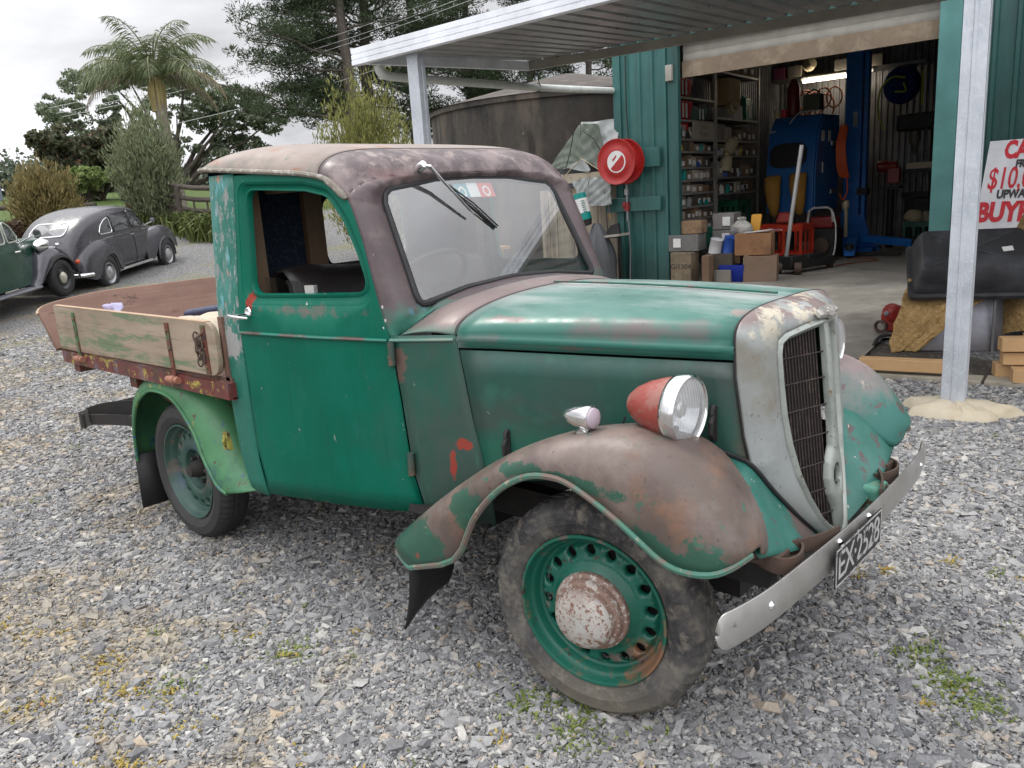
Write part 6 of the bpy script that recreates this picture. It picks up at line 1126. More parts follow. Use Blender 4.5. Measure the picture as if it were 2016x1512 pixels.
m = MB(); m.box((-.44, -.20, 1.74), (.86, .05, .13)); build('cross_plank', m, plain('plank_pale', (.42, .36, .27), .8, dirt=(.28, .23, .17)), tp)
m = MB(); m.box((-.55, .05, 1.80), (.9, .02, .36)); build('dark_panel', m, plain('slate_grey', (.10, .105, .12), .7), tp)
m = MB()
for k in range(5): m.lathe([(.012, 0), (.012, .004)], (-.78+.15*k, -.227, 1.73+.02*(k % 2)), (0, -1, 0), 8)
build('bolt_row', m, darkm, tp)
for a, b_ in (((-.55, -.2, 2.44), (-.78, -.22, 1.72)), ((-.40, -.24, 2.38), (-.08, -.26, 2.05))):
    m = MB(); m.tube([a, tuple((Vector(a)+Vector(b_))/2+Vector((.05, -.03, .03))), b_], .008, 5); build('rope', m, darkm, tp)
for a, b_ in (((-.82, -.24, 1.72), (-.42, -.26, 2.0)), ((-.42, -.26, 2.0), (.0, -.26, 1.74))):
    m = MB(); m.tube([a, b_], .005, 4); build('string', m, ivory, tp)
board_m = patina('fence_boards', (.40, .35, .27), [dict(c=(.20, .17, .14), s=3, lo=.48, hi=.66, st=(2, 2, .2)), dict(c=(.50, .40, .26), s=2, lo=.56, hi=.68, st=(4, 4, .2))], .85, .2)
bfn = thing('board_fence', 'pale upright board panel behind the bench, left of the shed corner', 'fence panel', (-.5, .25, .2), S)
for k in range(10):
    m = MB(); m.box((-1.35+.145*k, .12+.006*(k % 3), .85), (.138, .022, 1.5+.04*(k % 2))); build('board', m, board_m, bfn)
bn = thing('bench', 'small dark steel bench with a pale board top beside the shed corner', 'bench', (0, -.35, .2), S)
m = MB(); m.box((-.10, -.34, .905), (.74, .34, .03), M=Matrix.Rotation(R_(-4), 4, 'Y')); build('bench_top', m, plain('bench_board', (.36, .33, .29), .7), bn)
m = MB(); m.prism([(.03, -.30), (.25, -.30), (.22, -.10), (.10, -.13), (.03, -.22)], lambda p, t: (p[0], -.42+t, p[1]+1.19), 0, .05); build('bracket', m, darkm, bn)
for u_ in (-.40, .18): m = MB(); m.box((u_, -.32, .54), (.04, .04, .70)); build('leg', m, darkm, bn)
m = MB(); r0 = Matrix.Rotation(R_(-14), 4, 'Y'); rt3 = r0.to_3x3(); prb = [(0, 0), (.098, 0), (.10, .01), (.10, .36), (.098, .375), (0, .38)]
axb = rt3 @ Vector((0, 0, 1)); ob = Vector((-.255, -.50, 1.15)); btl = thing('chemical_can', 'teal plastic can with a white label standing upside down over the bag', 'can', tuple(ob), S)
m = MB(); m.lathe(prb, ob, axb, 28); build('can', m, tealp, btl); m = MB(); m.lathe([(.1015, .10), (.1015, .30)], ob, axb, 28); build('label', m, paperw, btl); m = MB(); m.lathe([(.08, -.07), (.085, -.04), (.10, .0)], ob, axb, 20); build('collar', m, darkm, btl)
m = MB(); k_ = 0
for q in range(6):
    m2 = [tuple(ob+axb*(.26-.03*q)+rt3 @ Vector((.104*math.cos(a), .104*math.sin(a), 0))) for a in np.linspace(-.95, -.45, 4)]; m.tube(m2, .006, 4)
build('label_print', m, plain('print_green', (.05, .2, .15), .6), btl)
m = MB(); rows = []
for i in range(13):
    f = i/12; z_ = 1.10-f*.85; rr = .05+.19*math.sin(min(1, f*1.35)*math.pi*.60)
    rows.append([(-.10+.06*f+rr*(1+.06*math.sin(9*a+f*3)+.05*math.sin(5*a-f*4))*math.cos(a), -.45+rr*.8*(1+.1*math.sin(7*a))*math.sin(a), z_) for a in np.linspace(0, 2*math.pi, 28, endpoint=False)])
m.grid(rows, cu=True); mono('rubbish_bag', m, plain('bag_grey', (.075, .08, .085), .45, bump=.3, bscale=10), 'hanging dark grey plastic bag bunched under the teal can', 'bag', (-.05, -.45, .25), S, smooth=60)
# junk seen through the windscreen, on a table behind the truck
jt = thing('work_table', 'low timber work table standing behind the truck', 'table', (-2.2, -2.0, 0), S); m = MB(); m.box((-1.9, -1.7, .86), (1.8, .8, .04)); build('table_top', m, woodp, jt)
for a in (-2.7, -1.1):
    for b_ in (-2.0, -1.4): m = MB(); m.box((a, b_, .42), (.07, .07, .84)); build('leg', m, woodp, jt)
m = MB(); m.box((-1.7, -1.75, 1.00), (.9, .45, .22), M=Matrix.Rotation(R_(12), 4, 'Y'), taper=1.15); mono('plastic_tub', m, plain('tub_pale', (.50, .56, .58), .4), 'pale grey plastic tub on the table behind the truck', 'tub', (-1.7, -1.7, .88), S, bevel=.02)
m = MB(); m.box((-1.35, -1.6, 1.16), (.45, .35, .3), M=Matrix.Rotation(R_(25), 4, 'Y')); mono('brown_carton', m, cardb, 'brown carton tilted on the table behind the truck', 'box', (-1.35, -1.6, .9), S)

# ---------------- right foreground: timber, hessian-covered cabinet, plastic tub, sign, pump
m = MB(); m.box((4.545, -3.83, .105), (.62, .10, .09), rz=.09); mono('timber_beam', m, woodp, 'single pale timber beam lying on the concrete edging', 'timber', (4.5, -3.83, .04), S, bevel=.004)
LB = [((5.36, -3.60, .085), .56, .30), ((5.46, -3.78, .085), .50, .25), ((5.33, -3.66, .18), .40, .28), ((5.48, -3.58, .18), .46, .20), ((5.42, -3.66, .285), .62, .33), ((5.50, -3.52, .285), .5, .28)]
LL = ['bottom left timber of the sawn timber stack at the right edge', 'front bottom timber of the sawn timber stack, nearest the post', 'short middle timber of the sawn timber stack, left one', 'middle timber of the sawn timber stack, right one', 'long top timber of the sawn timber stack, overhanging to the left', 'back top timber of the sawn timber stack']
for (c, ln, rz), lab in zip(LB, LL): m = MB(); m.box((c[0]+.02, c[1], c[2]), (ln, .12, .095 if c[2] != .18 else .09), rz=rz); mono('sawn_timber', m, woodp, lab, 'timber', (c[0], c[1], c[2]-.047), S, 'stack of sawn timber', bevel=.004)
cb = thing('sheet_metal_box', 'grey sheet metal cabinet lying on its side under the hessian, right of the slab', 'cabinet', (4.8, -2.7, .03), S)
cbm = patina('cabinet_grey', (.20, .20, .225), [dict(c=(.34, .35, .42), s=2.2, lo=.5, hi=.66, k=.9), dict(c=(.10, .09, .09), grad=(2, .16, .04, .1), s=5), dict(c=(.10, .10, .11), s=4, lo=.58, hi=.7)], .35, .03, metal=.3)
m = MB(); vs_ = [(4.33, -2.96, .03), (4.99, -2.76, .03), (4.98, -2.62, .60), (4.40, -2.80, .60), (4.33, -2.3, .03), (5.2, -2.2, .03), (5.15, -2.2, .60), (4.40, -2.3, .60)]
m.add(vs_, [(0, 1, 2, 3), (1, 5, 6, 2), (5, 4, 7, 6), (4, 0, 3, 7), (3, 2, 6, 7), (0, 4, 5, 1)]); build('panel', m, cbm, cb, bevel=.006)
m = MB(); m.box((5.0, -2.76, .31), (.02, .05, .58), rz=.2); build('edge_strip', m, plain('edge_dark', (.12, .12, .12), .5), cb)
hess = patina('hessian', (.46, .30, .13), [dict(c=(.30, .185, .075), s=9, d=9, lo=.45, hi=.62, k=.8), dict(c=(.60, .43, .22), s=30, d=8, lo=.52, hi=.66, k=.7)], .95, 1.0, 30, spec=.1, bdist=.04)
m = MB(); rows = []; HA = [(4.36, -2.85, .64), (4.33, -2.91, .42), (4.29, -2.99, .20), (4.29, -3.04, .03)]; HB = [(5.02, -2.66, .64), (5.0, -2.70, .52), (4.78, -2.86, .34), (4.50, -3.0, .05)]
HAc, HBc = catmull(HA, 5), catmull(HB, 5)
for i, (a, b_) in enumerate(zip(HAc, HBc)):
    a, b_ = Vector(a), Vector(b_); rows.append([tuple(a.lerp(b_, j/16)+Vector((rng.gauss(0, .007)+.012*(j == 16)*math.sin(i*2.1), -.035+.014*math.sin(j*1.7+i*1.3)+rng.gauss(0, .010), rng.gauss(0, .009)))) for j in range(17)])
m.grid(rows); rows = []
for i in range(8): rows.append([(4.36+.62*j/10, -2.84+.22*j/10*.75+.55*i/7, .625+.015*math.sin(i*2+j*1.4)) for j in range(11)])
m.grid(rows); mono('hessian_sheet', m, hess, 'shaggy tan hessian sheet draped over the grey cabinet under the black tub', 'hessian', (4.5, -2.8, .05), S, smooth=60, solid=.02, sub=1)
m = MB(); rows = []
for i in range(11):
    f = i/10; rows.append([(5.25+.36*math.cos(a)*(.35+.65*math.sin(f*math.pi*.5+.0))*(1+.08*math.sin(4*a+i)), -2.35+.26*math.sin(a)*(1+.1*math.sin(3*a)), 1.14-f*.98+.03*math.sin(5*a+i)) for a in np.linspace(0, 2*math.pi, 30, endpoint=False)])
m.grid(rows, cu=True); m.add([(5.25, -2.35, 1.17)], []); 
k_ = len(m.v)-1; m.add([], []); m.f += [(j, (j+1) % 30, k_) for j in range(30)]; m.m += [0]*30
mono('hessian_roll', m, hess, 'bulky tan hessian roll standing behind the black tub at the right edge', 'hessian', (5.25, -2.35, .1), S, smooth=60)
bin_m = patina('bin_black', (.035, .036, .040), [dict(c=(.085, .088, .098), s=3, lo=.48, hi=.66, k=.8), dict(c=(.13, .13, .14), s=30, lo=.68, hi=.74, k=.5, st=(1, .3, 1))], .38, .02)
# tub: upside down, tipped towards the yard
tb = thing('plastic_tub', 'upside down black plastic tub tipped on top of the hessian', 'tub', (4.7, -2.75, .64), S)
tM = Matrix.Translation((4.79, -2.70, .72)) @ Matrix.Rotation(R_(16), 4, 'Z') @ Matrix.Rotation(R_(40), 4, 'X')
def tubp(x, y, z): return tuple(tM @ Vector((x, y, z)))
def rrect(w_, d_, r, n=5): return rpoly([(-w_/2, -d_/2), (w_/2, -d_/2), (w_/2, d_/2), (-w_/2, d_/2)], r, n)
m = MB(); rows = []
for z_, w_, d_, r in ((-.075, .92, .60, .05), (-.035, .92, .60, .05), (-.03, .86, .54, .05), (.10, .82, .51, .05), (.19, .76, .46, .05), (.215, .73, .43, .05)): rows.append([tubp(p[0], p[1], z_) for p in rrect(w_, d_, r)])
m.grid(rows, cu=True); k = len(m.v); m.add([tubp(p[0]*.97, p[1]*.97, .215) for p in rrect(.73, .43, .05)], []); n_ = len(rows[0]); m.f += [tuple(range(k-n_, k))]; m.m += [0]
build('tub', m, bin_m, tb, smooth=45)
m = MB(); m.box(tubp(.24, -.02,   .2165), (.075, .05, .002), M=tM.to_3x3().to_4x4() @ Matrix.Rotation(R_(8), 4, 'Z')); build('price_label', m, paperw, tb)
m = MB()
for a, b_ in (((-.30, -.18), (.30, .18)), ((-.30, .18), (.30, -.18))): m.tube([tubp(a[0], a[1], .216), tubp(b_[0], b_[1], .216)], .004, 4)
m.tube([tubp(.05+.10*math.cos(q), -.245-.01*math.sin(q), .10+.07*math.sin(q)) for q in np.linspace(math.pi, 2*math.pi, 9)], .004, 4); build('rib', m, plain('rib_grey', (.075, .078, .085), .4), tb)
# sign leaning on the ribbed wall
sg = thing('sale_sign', 'white sale sign in red and black lettering leaning on the ribbed teal wall', 'sign', (4.95, -.3, .9), S)
so_ = Vector((4.50, -.42, .66)); sx_ = Vector((1, .03, .0)).normalized(); sy_ = Vector((.085, .20, 1)).normalized(); sn_ = sx_.cross(sy_)
def sp_(a, b, o=0): return tuple(so_+sx_*a+sy_*b-sn_*0+sn_*o)
m = MB(); m.prism([(0, 0), (1.15, 0), (1.15, 1.14), (0, 1.14)], lambda p, t: sp_(p[0], p[1], t), -.006, .006); build('board', m, plain('sign_white', (.62, .63, .66), .5, bump=0, dirt=(.52, .53, .56)), sg)
sred, sblk = plain('sign_red', (.50, .018, .03), .5, bump=0), plain('sign_black', (.03, .03, .032), .5, bump=0)
TX_ = [('CARS', .245, .15, 1.03, sred, .62, .012), ('FROM', .105, .27, .885, sblk, .72, .006), ('$10,000', .315, .045, .735, sred, .55, .004), ('UPWARDS', .118, .15, .575, sblk, .74, .006), ('BUYERS', .275, .0, .385, sred, .72, .014)]
for tx, sz, a, b_, mm_, xs_1, bd_ in TX_: build('lettering', text_mb(tx, sz, sp_(a, b_, .0075), sx_, sy_, .0008, xs=xs_1, align='LEFT', bold=bd_), mm_, sg, smooth=0)
m = MB(); m.box(sp_(.575, .515, .0068), (1.12, .002, .004)); build('rule_line', m, sblk, sg)
m = MB(); m.box((5.05, -.35, .5), (.9, .4, .55)); mono('packing_case', m, cardd, 'plain packing case under the leaning sale sign', 'box', (5.05, -.35, .2), S)
# red pump and black pipe by the hessian
pu = thing('hand_pump', 'small red mechanical pump with a brown outlet beside the hessian', 'pump', (4.12, -2.30, .10), S)
m = MB(); m.lathe([(0, -.09), (.06, -.085), (.085, -.06), (.085, .06), (.06, .085), (0, .09)], (4.16, -2.35, .26), (.6, -1, 0), 18); m.box((4.18, -2.35, .17), (.16, .13, .14)); m.box((4.10, -2.38, .21), (.07, .06, .10)); build('casing', m, plain('pump_red', (.30, .022, .016), .45, dirt=(.15, .03, .02)), pu, bevel=.01)
m = MB(); m.lathe([(.055, 0), (.06, .04), (.045, .045), (.035, .02)], (4.09, -2.46, .155), (-.3, -1, 0), 16); build('outlet', m, rustd, pu); m = MB()
m.lathe([(.02, 0), (.022, .02), (0, .025)], (4.12, -2.44, .27), (0, -1, 0), 10); build('bolt', m, steel, pu)
m = MB(); m.tube(catmull([(4.42, -2.62, .10), (4.2, -2.72, .12), (4.13, -2.78, .10), (4.12, -2.90, .05)], 5), .016, 8); mono('bent_pipe', m, darkm, 'bent black pipe lying on the slab in front of the red pump', 'pipe', (4.2, -2.75, .04), S)

# ---------------- inside: two bays of steel shelving on the left wall
def shelving(v0, v1, zl, label):
    t_ = thing('shelving_unit', label, 'shelving', (.28, (v0+v1)/2, .25), S, 'steel shelving along the left wall')
    for u_ in (.08, .49):
        for v_ in (v0, v1): m = MB(); m.box((u_, v_, 1.85), (.035, .035, 3.2)); build('upright', m, shelf_m, t_)
    for z_ in zl: m = MB(); m.box((.28, (v0+v1)/2, z_), (.44, v1-v0-.04, .03)); build('shelf', m, shelf_m, t_)
    return t_
Z1 = [.80, 1.02, 1.21, 1.41, 1.60, 1.79, 2.02, 2.20, 2.47, 2.79, 3.25]; Z2 = [.75, 1.36, 1.62, 1.96, 2.20, 2.55, 3.26]
shelving(.78, 2.30, Z1, 'nearer bay of steel shelving, just inside the workshop door, full of parts boxes'); shelving(2.36, 4.25, Z2, 'further bay of steel shelving on the left workshop wall, holding bigger boxes')
rng.seed(31)
cols = [cardd, cardb, plain('box_brown', (.19, .12, .075), .9), plain('box_grey', (.24, .22, .19), .85), plain('box_dark', (.08, .065, .05), .9), plain('box_pale', (.42, .37, .30), .85)]
def pbox(c, d, mat, label, cat='box', grp=None, lab=True, name='parts_box', rz=0.0):
    t_ = thing(name, label, cat, (c[0], c[1], c[2]), S, grp); Mx = Matrix.Rotation(rz, 4, 'Z'); m = MB(); m.box((c[0], c[1], c[2]+d[2]/2), d, rz=rz); m.v = m.v; build('carton', m, mat, t_, bevel=.004, seg=1)
    if lab:
        q = Mx @ Vector((d[0]/2+.0025, 0, 0)); m = MB(); m.box((c[0]+q.x, c[1]+q.y, c[2]+d[2]*.42), (.003, min(d[1]*.62, .11), min(d[2]*.55, .075)), rz=rz); build('label', m, paperw, t_)
    return t_
for k, z_ in enumerate(Z1[:8]):
    v_ = .86+rng.random()*.05
    while v_ < 2.2:
        wd = rng.uniform(.10, .24); 
        if v_+wd > 2.27: break
        hh = min(.19, (Z1[k+1]-z_)*.85)*rng.uniform(.6, 1.0); pbox((.33+rng.uniform(-.02, .02), v_+wd/2, z_+.016), (.30, wd, hh), rng.choice(cols), 'small labelled parts box on a shelf of the nearer bay', 'box', 'small parts boxes in the nearer bay', rng.random() < .85); v_ += wd+rng.uniform(.004, .02)
for k, z_ in enumerate(Z2[:5]):
    v_ = 2.45+rng.random()*.05
    while v_ < 4.1:
        wd = rng.uniform(.14, .30)
        if v_+wd > 4.2: break
        hh = min(.26, (Z2[k+1]-z_)*.85)*rng.uniform(.6, 1.0); pbox((.33+rng.uniform(-.02, .02), v_+wd/2, z_+.016), (.30, wd, hh), rng.choice(cols), 'labelled parts box on a shelf of the further bay', 'box', 'parts boxes in the further bay', rng.random() < .7); v_ += wd+rng.uniform(.004, .02)
misc = [ivory, plain('rag_white', (.55, .54, .50), .9), plain('can_silver', (.42, .42, .42), .4, .4), plain('can_yellow', (.50, .36, .05), .5), plain('can_blue', (.03, .08, .28), .5), tealp, plain('can_black', (.03, .03, .03), .5)]
for k in range(26):
    near = k % 2 == 0; zz = Z1[:8] if near else Z2[:5]; i_ = rng.randrange(len(zz)); v_ = rng.uniform(.9, 2.2) if near else rng.uniform(2.45, 4.1); z_ = zz[i_]+.017; r = rng.uniform(.03, .05); m = MB(); top_h = rng.uniform(.09, .16)
    if k % 3: m.lathe([(0, 0), (r, .002), (r, top_h*.75), (r*.55, top_h*.85), (r*.5, top_h), (0, top_h)], (.47, v_, z_), (rng.uniform(-.1, .3), rng.uniform(-.2, .2), 1), 12)
    else: m.grid([[(.45+r*1.7*(1-f*f)**.5*math.cos(a)*(1+.25*math.sin(3*a+k)), v_+r*2.2*(1-f*f)**.5*math.sin(a), z_+top_h*.8*f) for a in np.linspace(0, 6.283, 12, endpoint=False)] for f in (0, .35, .7, .9, .99)], cu=True)
    mono('small_can' if k % 3 else 'wrapped_part', m, rng.choice(misc), ('small can or bottle standing in front of the parts boxes' if k % 3 else 'small wrapped part lying in front of the parts boxes'), 'can' if k % 3 else 'part', (.47, v_, z_), S, 'small cans on the shelving' if k % 3 else 'wrapped parts on the shelving')
# the marked things on the shelves
redbin = plain('bin_red', (.50, .025, .035), .4)
def bins(v_, z_, label, mt=redbin, wd=.34, hh=.24):
    t_ = thing('storage_bin', label, 'storage bin', (.32, v_, z_), S); m = MB(); m.grid([[(.30+q*a, v_+q*b_*wd/2*1.0, z_+zz) for a, b_ in ((-.14, -1), (.16, -1), (.16, 1), (-.14, 1))] for q, zz in ((.85, 0), (1, hh), (.95, hh), (.82, .02))], cu=True); build('bin', m, mt, t_, solid=.006)
    for o_ in (-.07, .05): m = MB(); m.box((.472, v_+o_, z_+hh*.5), (.004, .055, hh*.75)); build('card', m, paperw, t_)
bins(1.26, 2.805, 'top red storage bin on the nearer shelving bay', wd=.58, hh=.26); bins(1.26, 2.485, 'second red storage bin, under the top one in the nearer bay', wd=.58, hh=.27); bins(1.17, 2.215, 'lowest red storage bin, beside the stained white board', wd=.46, hh=.22)
bins(1.86, 2.485, 'clear green storage tub with white labels in the nearer bay', plain('tub_clear_green', (.10, .17, .14), .4), .5, .2)
m = MB(); m.box((.50, 1.86, 2.335), (.02, .80, .25)); wsn = mono('lettered_panel', m, plain('old_white_board', (.44, .40, .33), .8, dirt=(.33, .29, .23)), 'stained white board with faint lettering across the nearer bay', 'board', (.5, 1.78, 2.2), S)
build('lettering', text_mb('Rear\nBrakes', .11, (.512, 1.86, 2.345), (0, 1, 0), (0, 0, 1), .001), plain('faint_pen', (.28, .26, .22), .8, bump=0), wsn, smooth=0)
pbox((.34, 3.15, 2.78), (.30, .52, .42), plain('carton_tan', (.40, .27, .14), .85), 'large tan carton standing on a white box in the further bay', lab=False, name='carton_box'); pbox((.36, 3.28, 2.566), (.28, .40, .21), plain('white_box', (.50, .49, .46), .7), 'white box under the large tan carton in the further bay', lab=False, name='white_box')
jc = thing('oil_jug', 'green plastic oil jug with a white label in the further bay', 'jug', (.36, 3.98, 2.566), S); m = MB(); m.box((.36, 3.98, 2.73), (.16, .36, .33)); m.box((.36, 3.98, 2.92), (.12, .26, .06)); m.tube([(.36, 3.85, 2.94), (.36, 3.85, 2.99)], .03, 10); m.tube([(.36, 3.9, 2.95), (.36, 3.98, 3.0), (.36, 4.08, 2.95)], .02, 8); build('jug', m, plain('jug_green', (.01, .19, .12), .35), jc, bevel=.02); m = MB(); m.box((.4425, 3.99, 2.72), (.004, .15, .22)); build('label', m, paperw, jc)
for z_, v_, lab in ((2.02, 2.75, 'upper ivory plastic bottle lying out over the edge of the further bay'), (1.72, 2.72, 'lower ivory plastic bottle hanging beside the further bay')):
    m = MB(); m.lathe([(0, 0), (.095, .005), (.10, .02), (.10, .20), (.08, .24), (.04, .26), (.04, .30), (0, .30)], (.50, v_, z_), (.3, .55, .75) if z_ > 1.9 else (0, .15, 1), 20); mono('plastic_bottle', m, ivory, lab, 'bottle', (.5, v_, z_), S)
m = MB(); m.lathe([(.07, 0), (.10, .01), (.10, .12), (.06, .13), (.05, .02)], (.48, 2.95, 2.72), (1, -.4, .2), 20); mono('filter_can', m, ivory, 'round ivory filter canister facing out beside the white box', 'canister', (.48, 2.95, 2.6), S)
for v_, lab, w_ in ((2.85, 'brown carton at the left end of the top shelf', .3), (3.25, 'taller brown carton in the middle of the top shelf', .34), (3.62, 'brown carton with a white tag on the top shelf', .28), (3.95, 'brown carton at the right end of the top shelf', .28)): pbox((.34, v_, 3.276), (.30, w_, .20+.04*w_), cols[1 if v_ != 3.25 else 0], lab, name='carton_box')
def crate(c, d, mt, label, F=S, rz=0.0, name='milk_crate', writing=None):
    t_ = thing(name, label, 'crate', c, F); Mx = Matrix.Translation(c) @ Matrix.Rotation(rz, 4, 'Z'); x, y, z = d[0]/2, d[1]/2, d[2]; m = MB()
    def bb(cc, dd): k = len(m.v); m.box(cc, dd); m.v[k:] = [tuple(Mx @ Vector(p)) for p in m.v[k:]]
    for zz, hh in ((.04, .08), (z-.05, .10)):
        for s_ in (-1, 1): bb((0, s_*y, zz), (d[0], .014, hh)); bb((s_*x, 0, zz), (.014, d[1]-.014, hh))
    for sx in (-1, -.33, .33, 1):
        for sy in (-1, 1): bb((sx*(x-.02), sy*(y-.002), z*.5), (.045, .012, z-.09))
    for sy in (-.33, .33):
        for sx in (-1, 1): bb((sx*(x-.002), sy*y, z*.5), (.012, .045, z-.09))
    bb((0, 0, .012), (d[0]-.02, d[1]-.02, .012)); build('crate', m, mt, t_)
    if writing: build('lettering', text_mb(writing, .055, tuple(Mx @ Vector((.0, -y-.009, z*.86))), tuple(Mx.to_3x3() @ Vector((1, 0, 0))), (0, 0, 1), .001), paperw, t_, smooth=0)
crate((.33, 3.55, .78), (.34, .62, .46), crate_green, 'dark green crate on the lowest shelf of the further bay')
# boxes on the floor at the foot of the shelving
FB = [((1.02, -.02, .25), (.30, .26, .40), cols[0], 'old carton with a handwritten number on the floor, left end of the row', .0), ((1.40, -.10, .25), (.10, .22, .36), cols[2], 'narrow brown carton on the floor beside the handwritten carton', 0), ((.80, .35, .25), (.36, .3, .42), cols[4], 'dark wire-sided carton behind the handwritten carton', 0),
      ((1.00, .12, .66), (.42, .34, .22), plain('grey_tray', (.17, .165, .16), .6, dirt=(.09, .08, .07)), 'grey plastic tray with a white label standing on the floor cartons', .08), ((1.02, .16, .89), (.40, .30, .17), cols[1], 'brown carton tilted on top of the grey tray', .15), ((.72, .62, .66), (.4, .34, .24), cols[4], 'dark carton at the back of the floor boxes by the door', 0),
      ((1.36, .62, .70), (.30, .32, .20), plain('grey_bin', (.20, .19, .18), .6, dirt=(.10, .09, .08)), 'lower grey labelled bin stacked behind the blue tins', .1), ((1.36, .64, .91), (.30, .32, .22), plain('grey_bin_top', (.23, .21, .20), .6, dirt=(.12, .10, .09)), 'upper grey labelled bin stacked behind the blue tins', .05), ((1.36, .62, .25), (.34, .34, .44), cols[4], 'dark carton carrying the two grey bins', 0),
      ((2.02, .16, .25), (.42, .34, .33), plain('carton_blue_end', (.24, .16, .11), .8, dirt=(.16, .15, .15)), 'lower brown and grey carton at the right end of the row', .25), ((1.92, .20, .59), (.46, .36, .28), patina('carton_orange', (.30, .155, .075), [dict(c=(.16, .085, .045), s=6, d=8, lo=.48, hi=.66, k=.8)], .85, .2, 18), 'upper orange brown carton carrying papers at the right end', .2), ((1.60, .0, .25), (.2, .2, .16), cols[3], 'small grey carton on the floor left of the blue bin', 0), ((1.66, .16, .48), (.20, .2, .27), cols[2], 'brown carton standing in the blue bin', .1)]
for c, d, mt, lab, rz in FB: pbox(c, d, mt, lab, rz=rz, lab=False, name='carton_box')
for lab_, (c, d) in (('lower brown and grey', ((1.84, .0, .40), (.10, .004, .12))), ('upper orange brown', ((1.88, .012, .72), (.05, .004, .27)))):
    o = [q for q in bpy.data.objects if str(q.get('label', '')).startswith(lab_)][0]; m = MB(); m.box(c, d, rz=.22); build('tape' if lab_[0] == 'u' else 'label', m, plain('tape_' + lab_[:5], (.45, .36, .22) if lab_[0] == 'u' else (.6, .6, .58), .5, bump=0), o)
cbx = [o for o in bpy.data.objects if o.get('label') == FB[0][3]][0]; build('lettering', text_mb('G/1304', .10, (1.02, -.1525, .46), (1, 0, 0), (0, 0, 1), .001), sblk, cbx, smooth=0)
for c, w_, lab in (((.86, .09, .77), .1, 0), ((1.27, .43, .80), .1, 0), ((1.27, .45, 1.02), .1, 0)): pass
for nm, (c, n) in {'grey plastic tray': ((.93, -.066, .775), 0), 'lower grey labelled': ((1.42, .445, .80), 0), 'upper grey labelled': ((1.42, .468, 1.02), 0)}.items():
    o = [q for q in bpy.data.objects if str(q.get('label', '')).startswith(nm)][0]; m = MB(); m.box(c, (.11, .004, .12)); build('label', m, paperw, o)
m = MB(); m.grid([[(1.70+q*a, .06+q*b_, zz) for a, b_ in ((-.17, -.13), (.17, -.13), (.17, .13), (-.17, .13))] for q, zz in ((.85, .25), (1, .47), (.96, .47), (.8, .27))], cu=True); mono('storage_bin', m, plain('bin_blue', (.01, .035, .36), .35), 'bright blue open plastic bin on the workshop floor', 'storage bin', (1.7, .06, .25), S, solid=.006)
for c, r, h_, mt, lab in (((1.42, .06, .62), .085, .20, plain('tin_white', (.5, .5, .5), .4), 'white paint tin with a blue band beside the blue tin'), ((1.60, .12, .62), .10, .22, plain('tin_blue', (.01, .06, .30), .35), 'large blue oil tin in the row of floor boxes')):
    m = MB(); m.lathe([(0, 0), (r, 0), (r+.003, .005), (r, .01), (r, h_-.01), (r+.003, h_-.005), (r*.9, h_), (0, h_-.005)], c, (.25, -.1, 1), 24); mono('paint_tin', m, mt, lab, 'tin', c, S)
m = MB(); m.box((1.52, .10, .52), (.36, .3, .2)); mono('tin_crate', m, cols[4], 'dark crate under the blue and white tins', 'crate', (1.52, .1, .42), S)
m = MB(); m.box((1.50, .08, .33), (.2, .26, .16)); mono('grey_case', m, cols[3], 'grey case on the floor under the tin crate', 'case', (1.5, .08, .25), S)
m = MB(); m.prism(rpoly([(-.17, -.11), (.17, -.11), (.17, .11), (-.17, .11)], .05), lambda p, t: (1.98+p[0], .16+p[1], .885+t+.08*p[0]), 0, .012); tr_ = mono('enamel_tray', m, plain('tray_white', (.55, .56, .55), .4), 'white tray with a dark rim lying on the orange brown carton', 'tray', (1.98, .16, .88), S)
m = MB(); m.prism(rpoly([(-.06, 0), (.06, 0), (.07, .22), (-.07, .22)], .03), lambda p, t: (1.86+p[0], .36+t+.3*p[1], .88+p[1]), 0, .03); mono('yellow_plate', m, plain('yellow_plastic', (.55, .26, .02), .45), 'yellow plastic piece leaning behind the white tray', 'panel', (1.86, .36, .88), S)
m = MB(); rows = [[(1.72+.13*r*math.cos(a)*(1+.14*math.sin(5*a+f*9)), .26+.11*r*math.sin(a)*(1+.12*math.sin(4*a-f*7)), .87+.20*f+.012*math.sin(6*a+f*5)) for a in np.linspace(0, 6.283, 26, endpoint=False)] for f, r in ((0, .9), (.2, 1.1), (.45, 1.05), (.65, .7), (.8, .35), (.95, .45), (1, .05))]; m.grid(rows, cu=True); mono('plastic_bag', m, plain('clear_bag', (.34, .33, .30), .35, bump=.4, bscale=12), 'crumpled translucent plastic bag on the orange brown carton', 'bag', (1.72, .26, .87), S)
crate((.80, .95, 1.02-.40), (.34, .5, .30), plain('crate_jade', (.01, .20, .13), .45), 'jade green crate behind the floor cartons by the door')
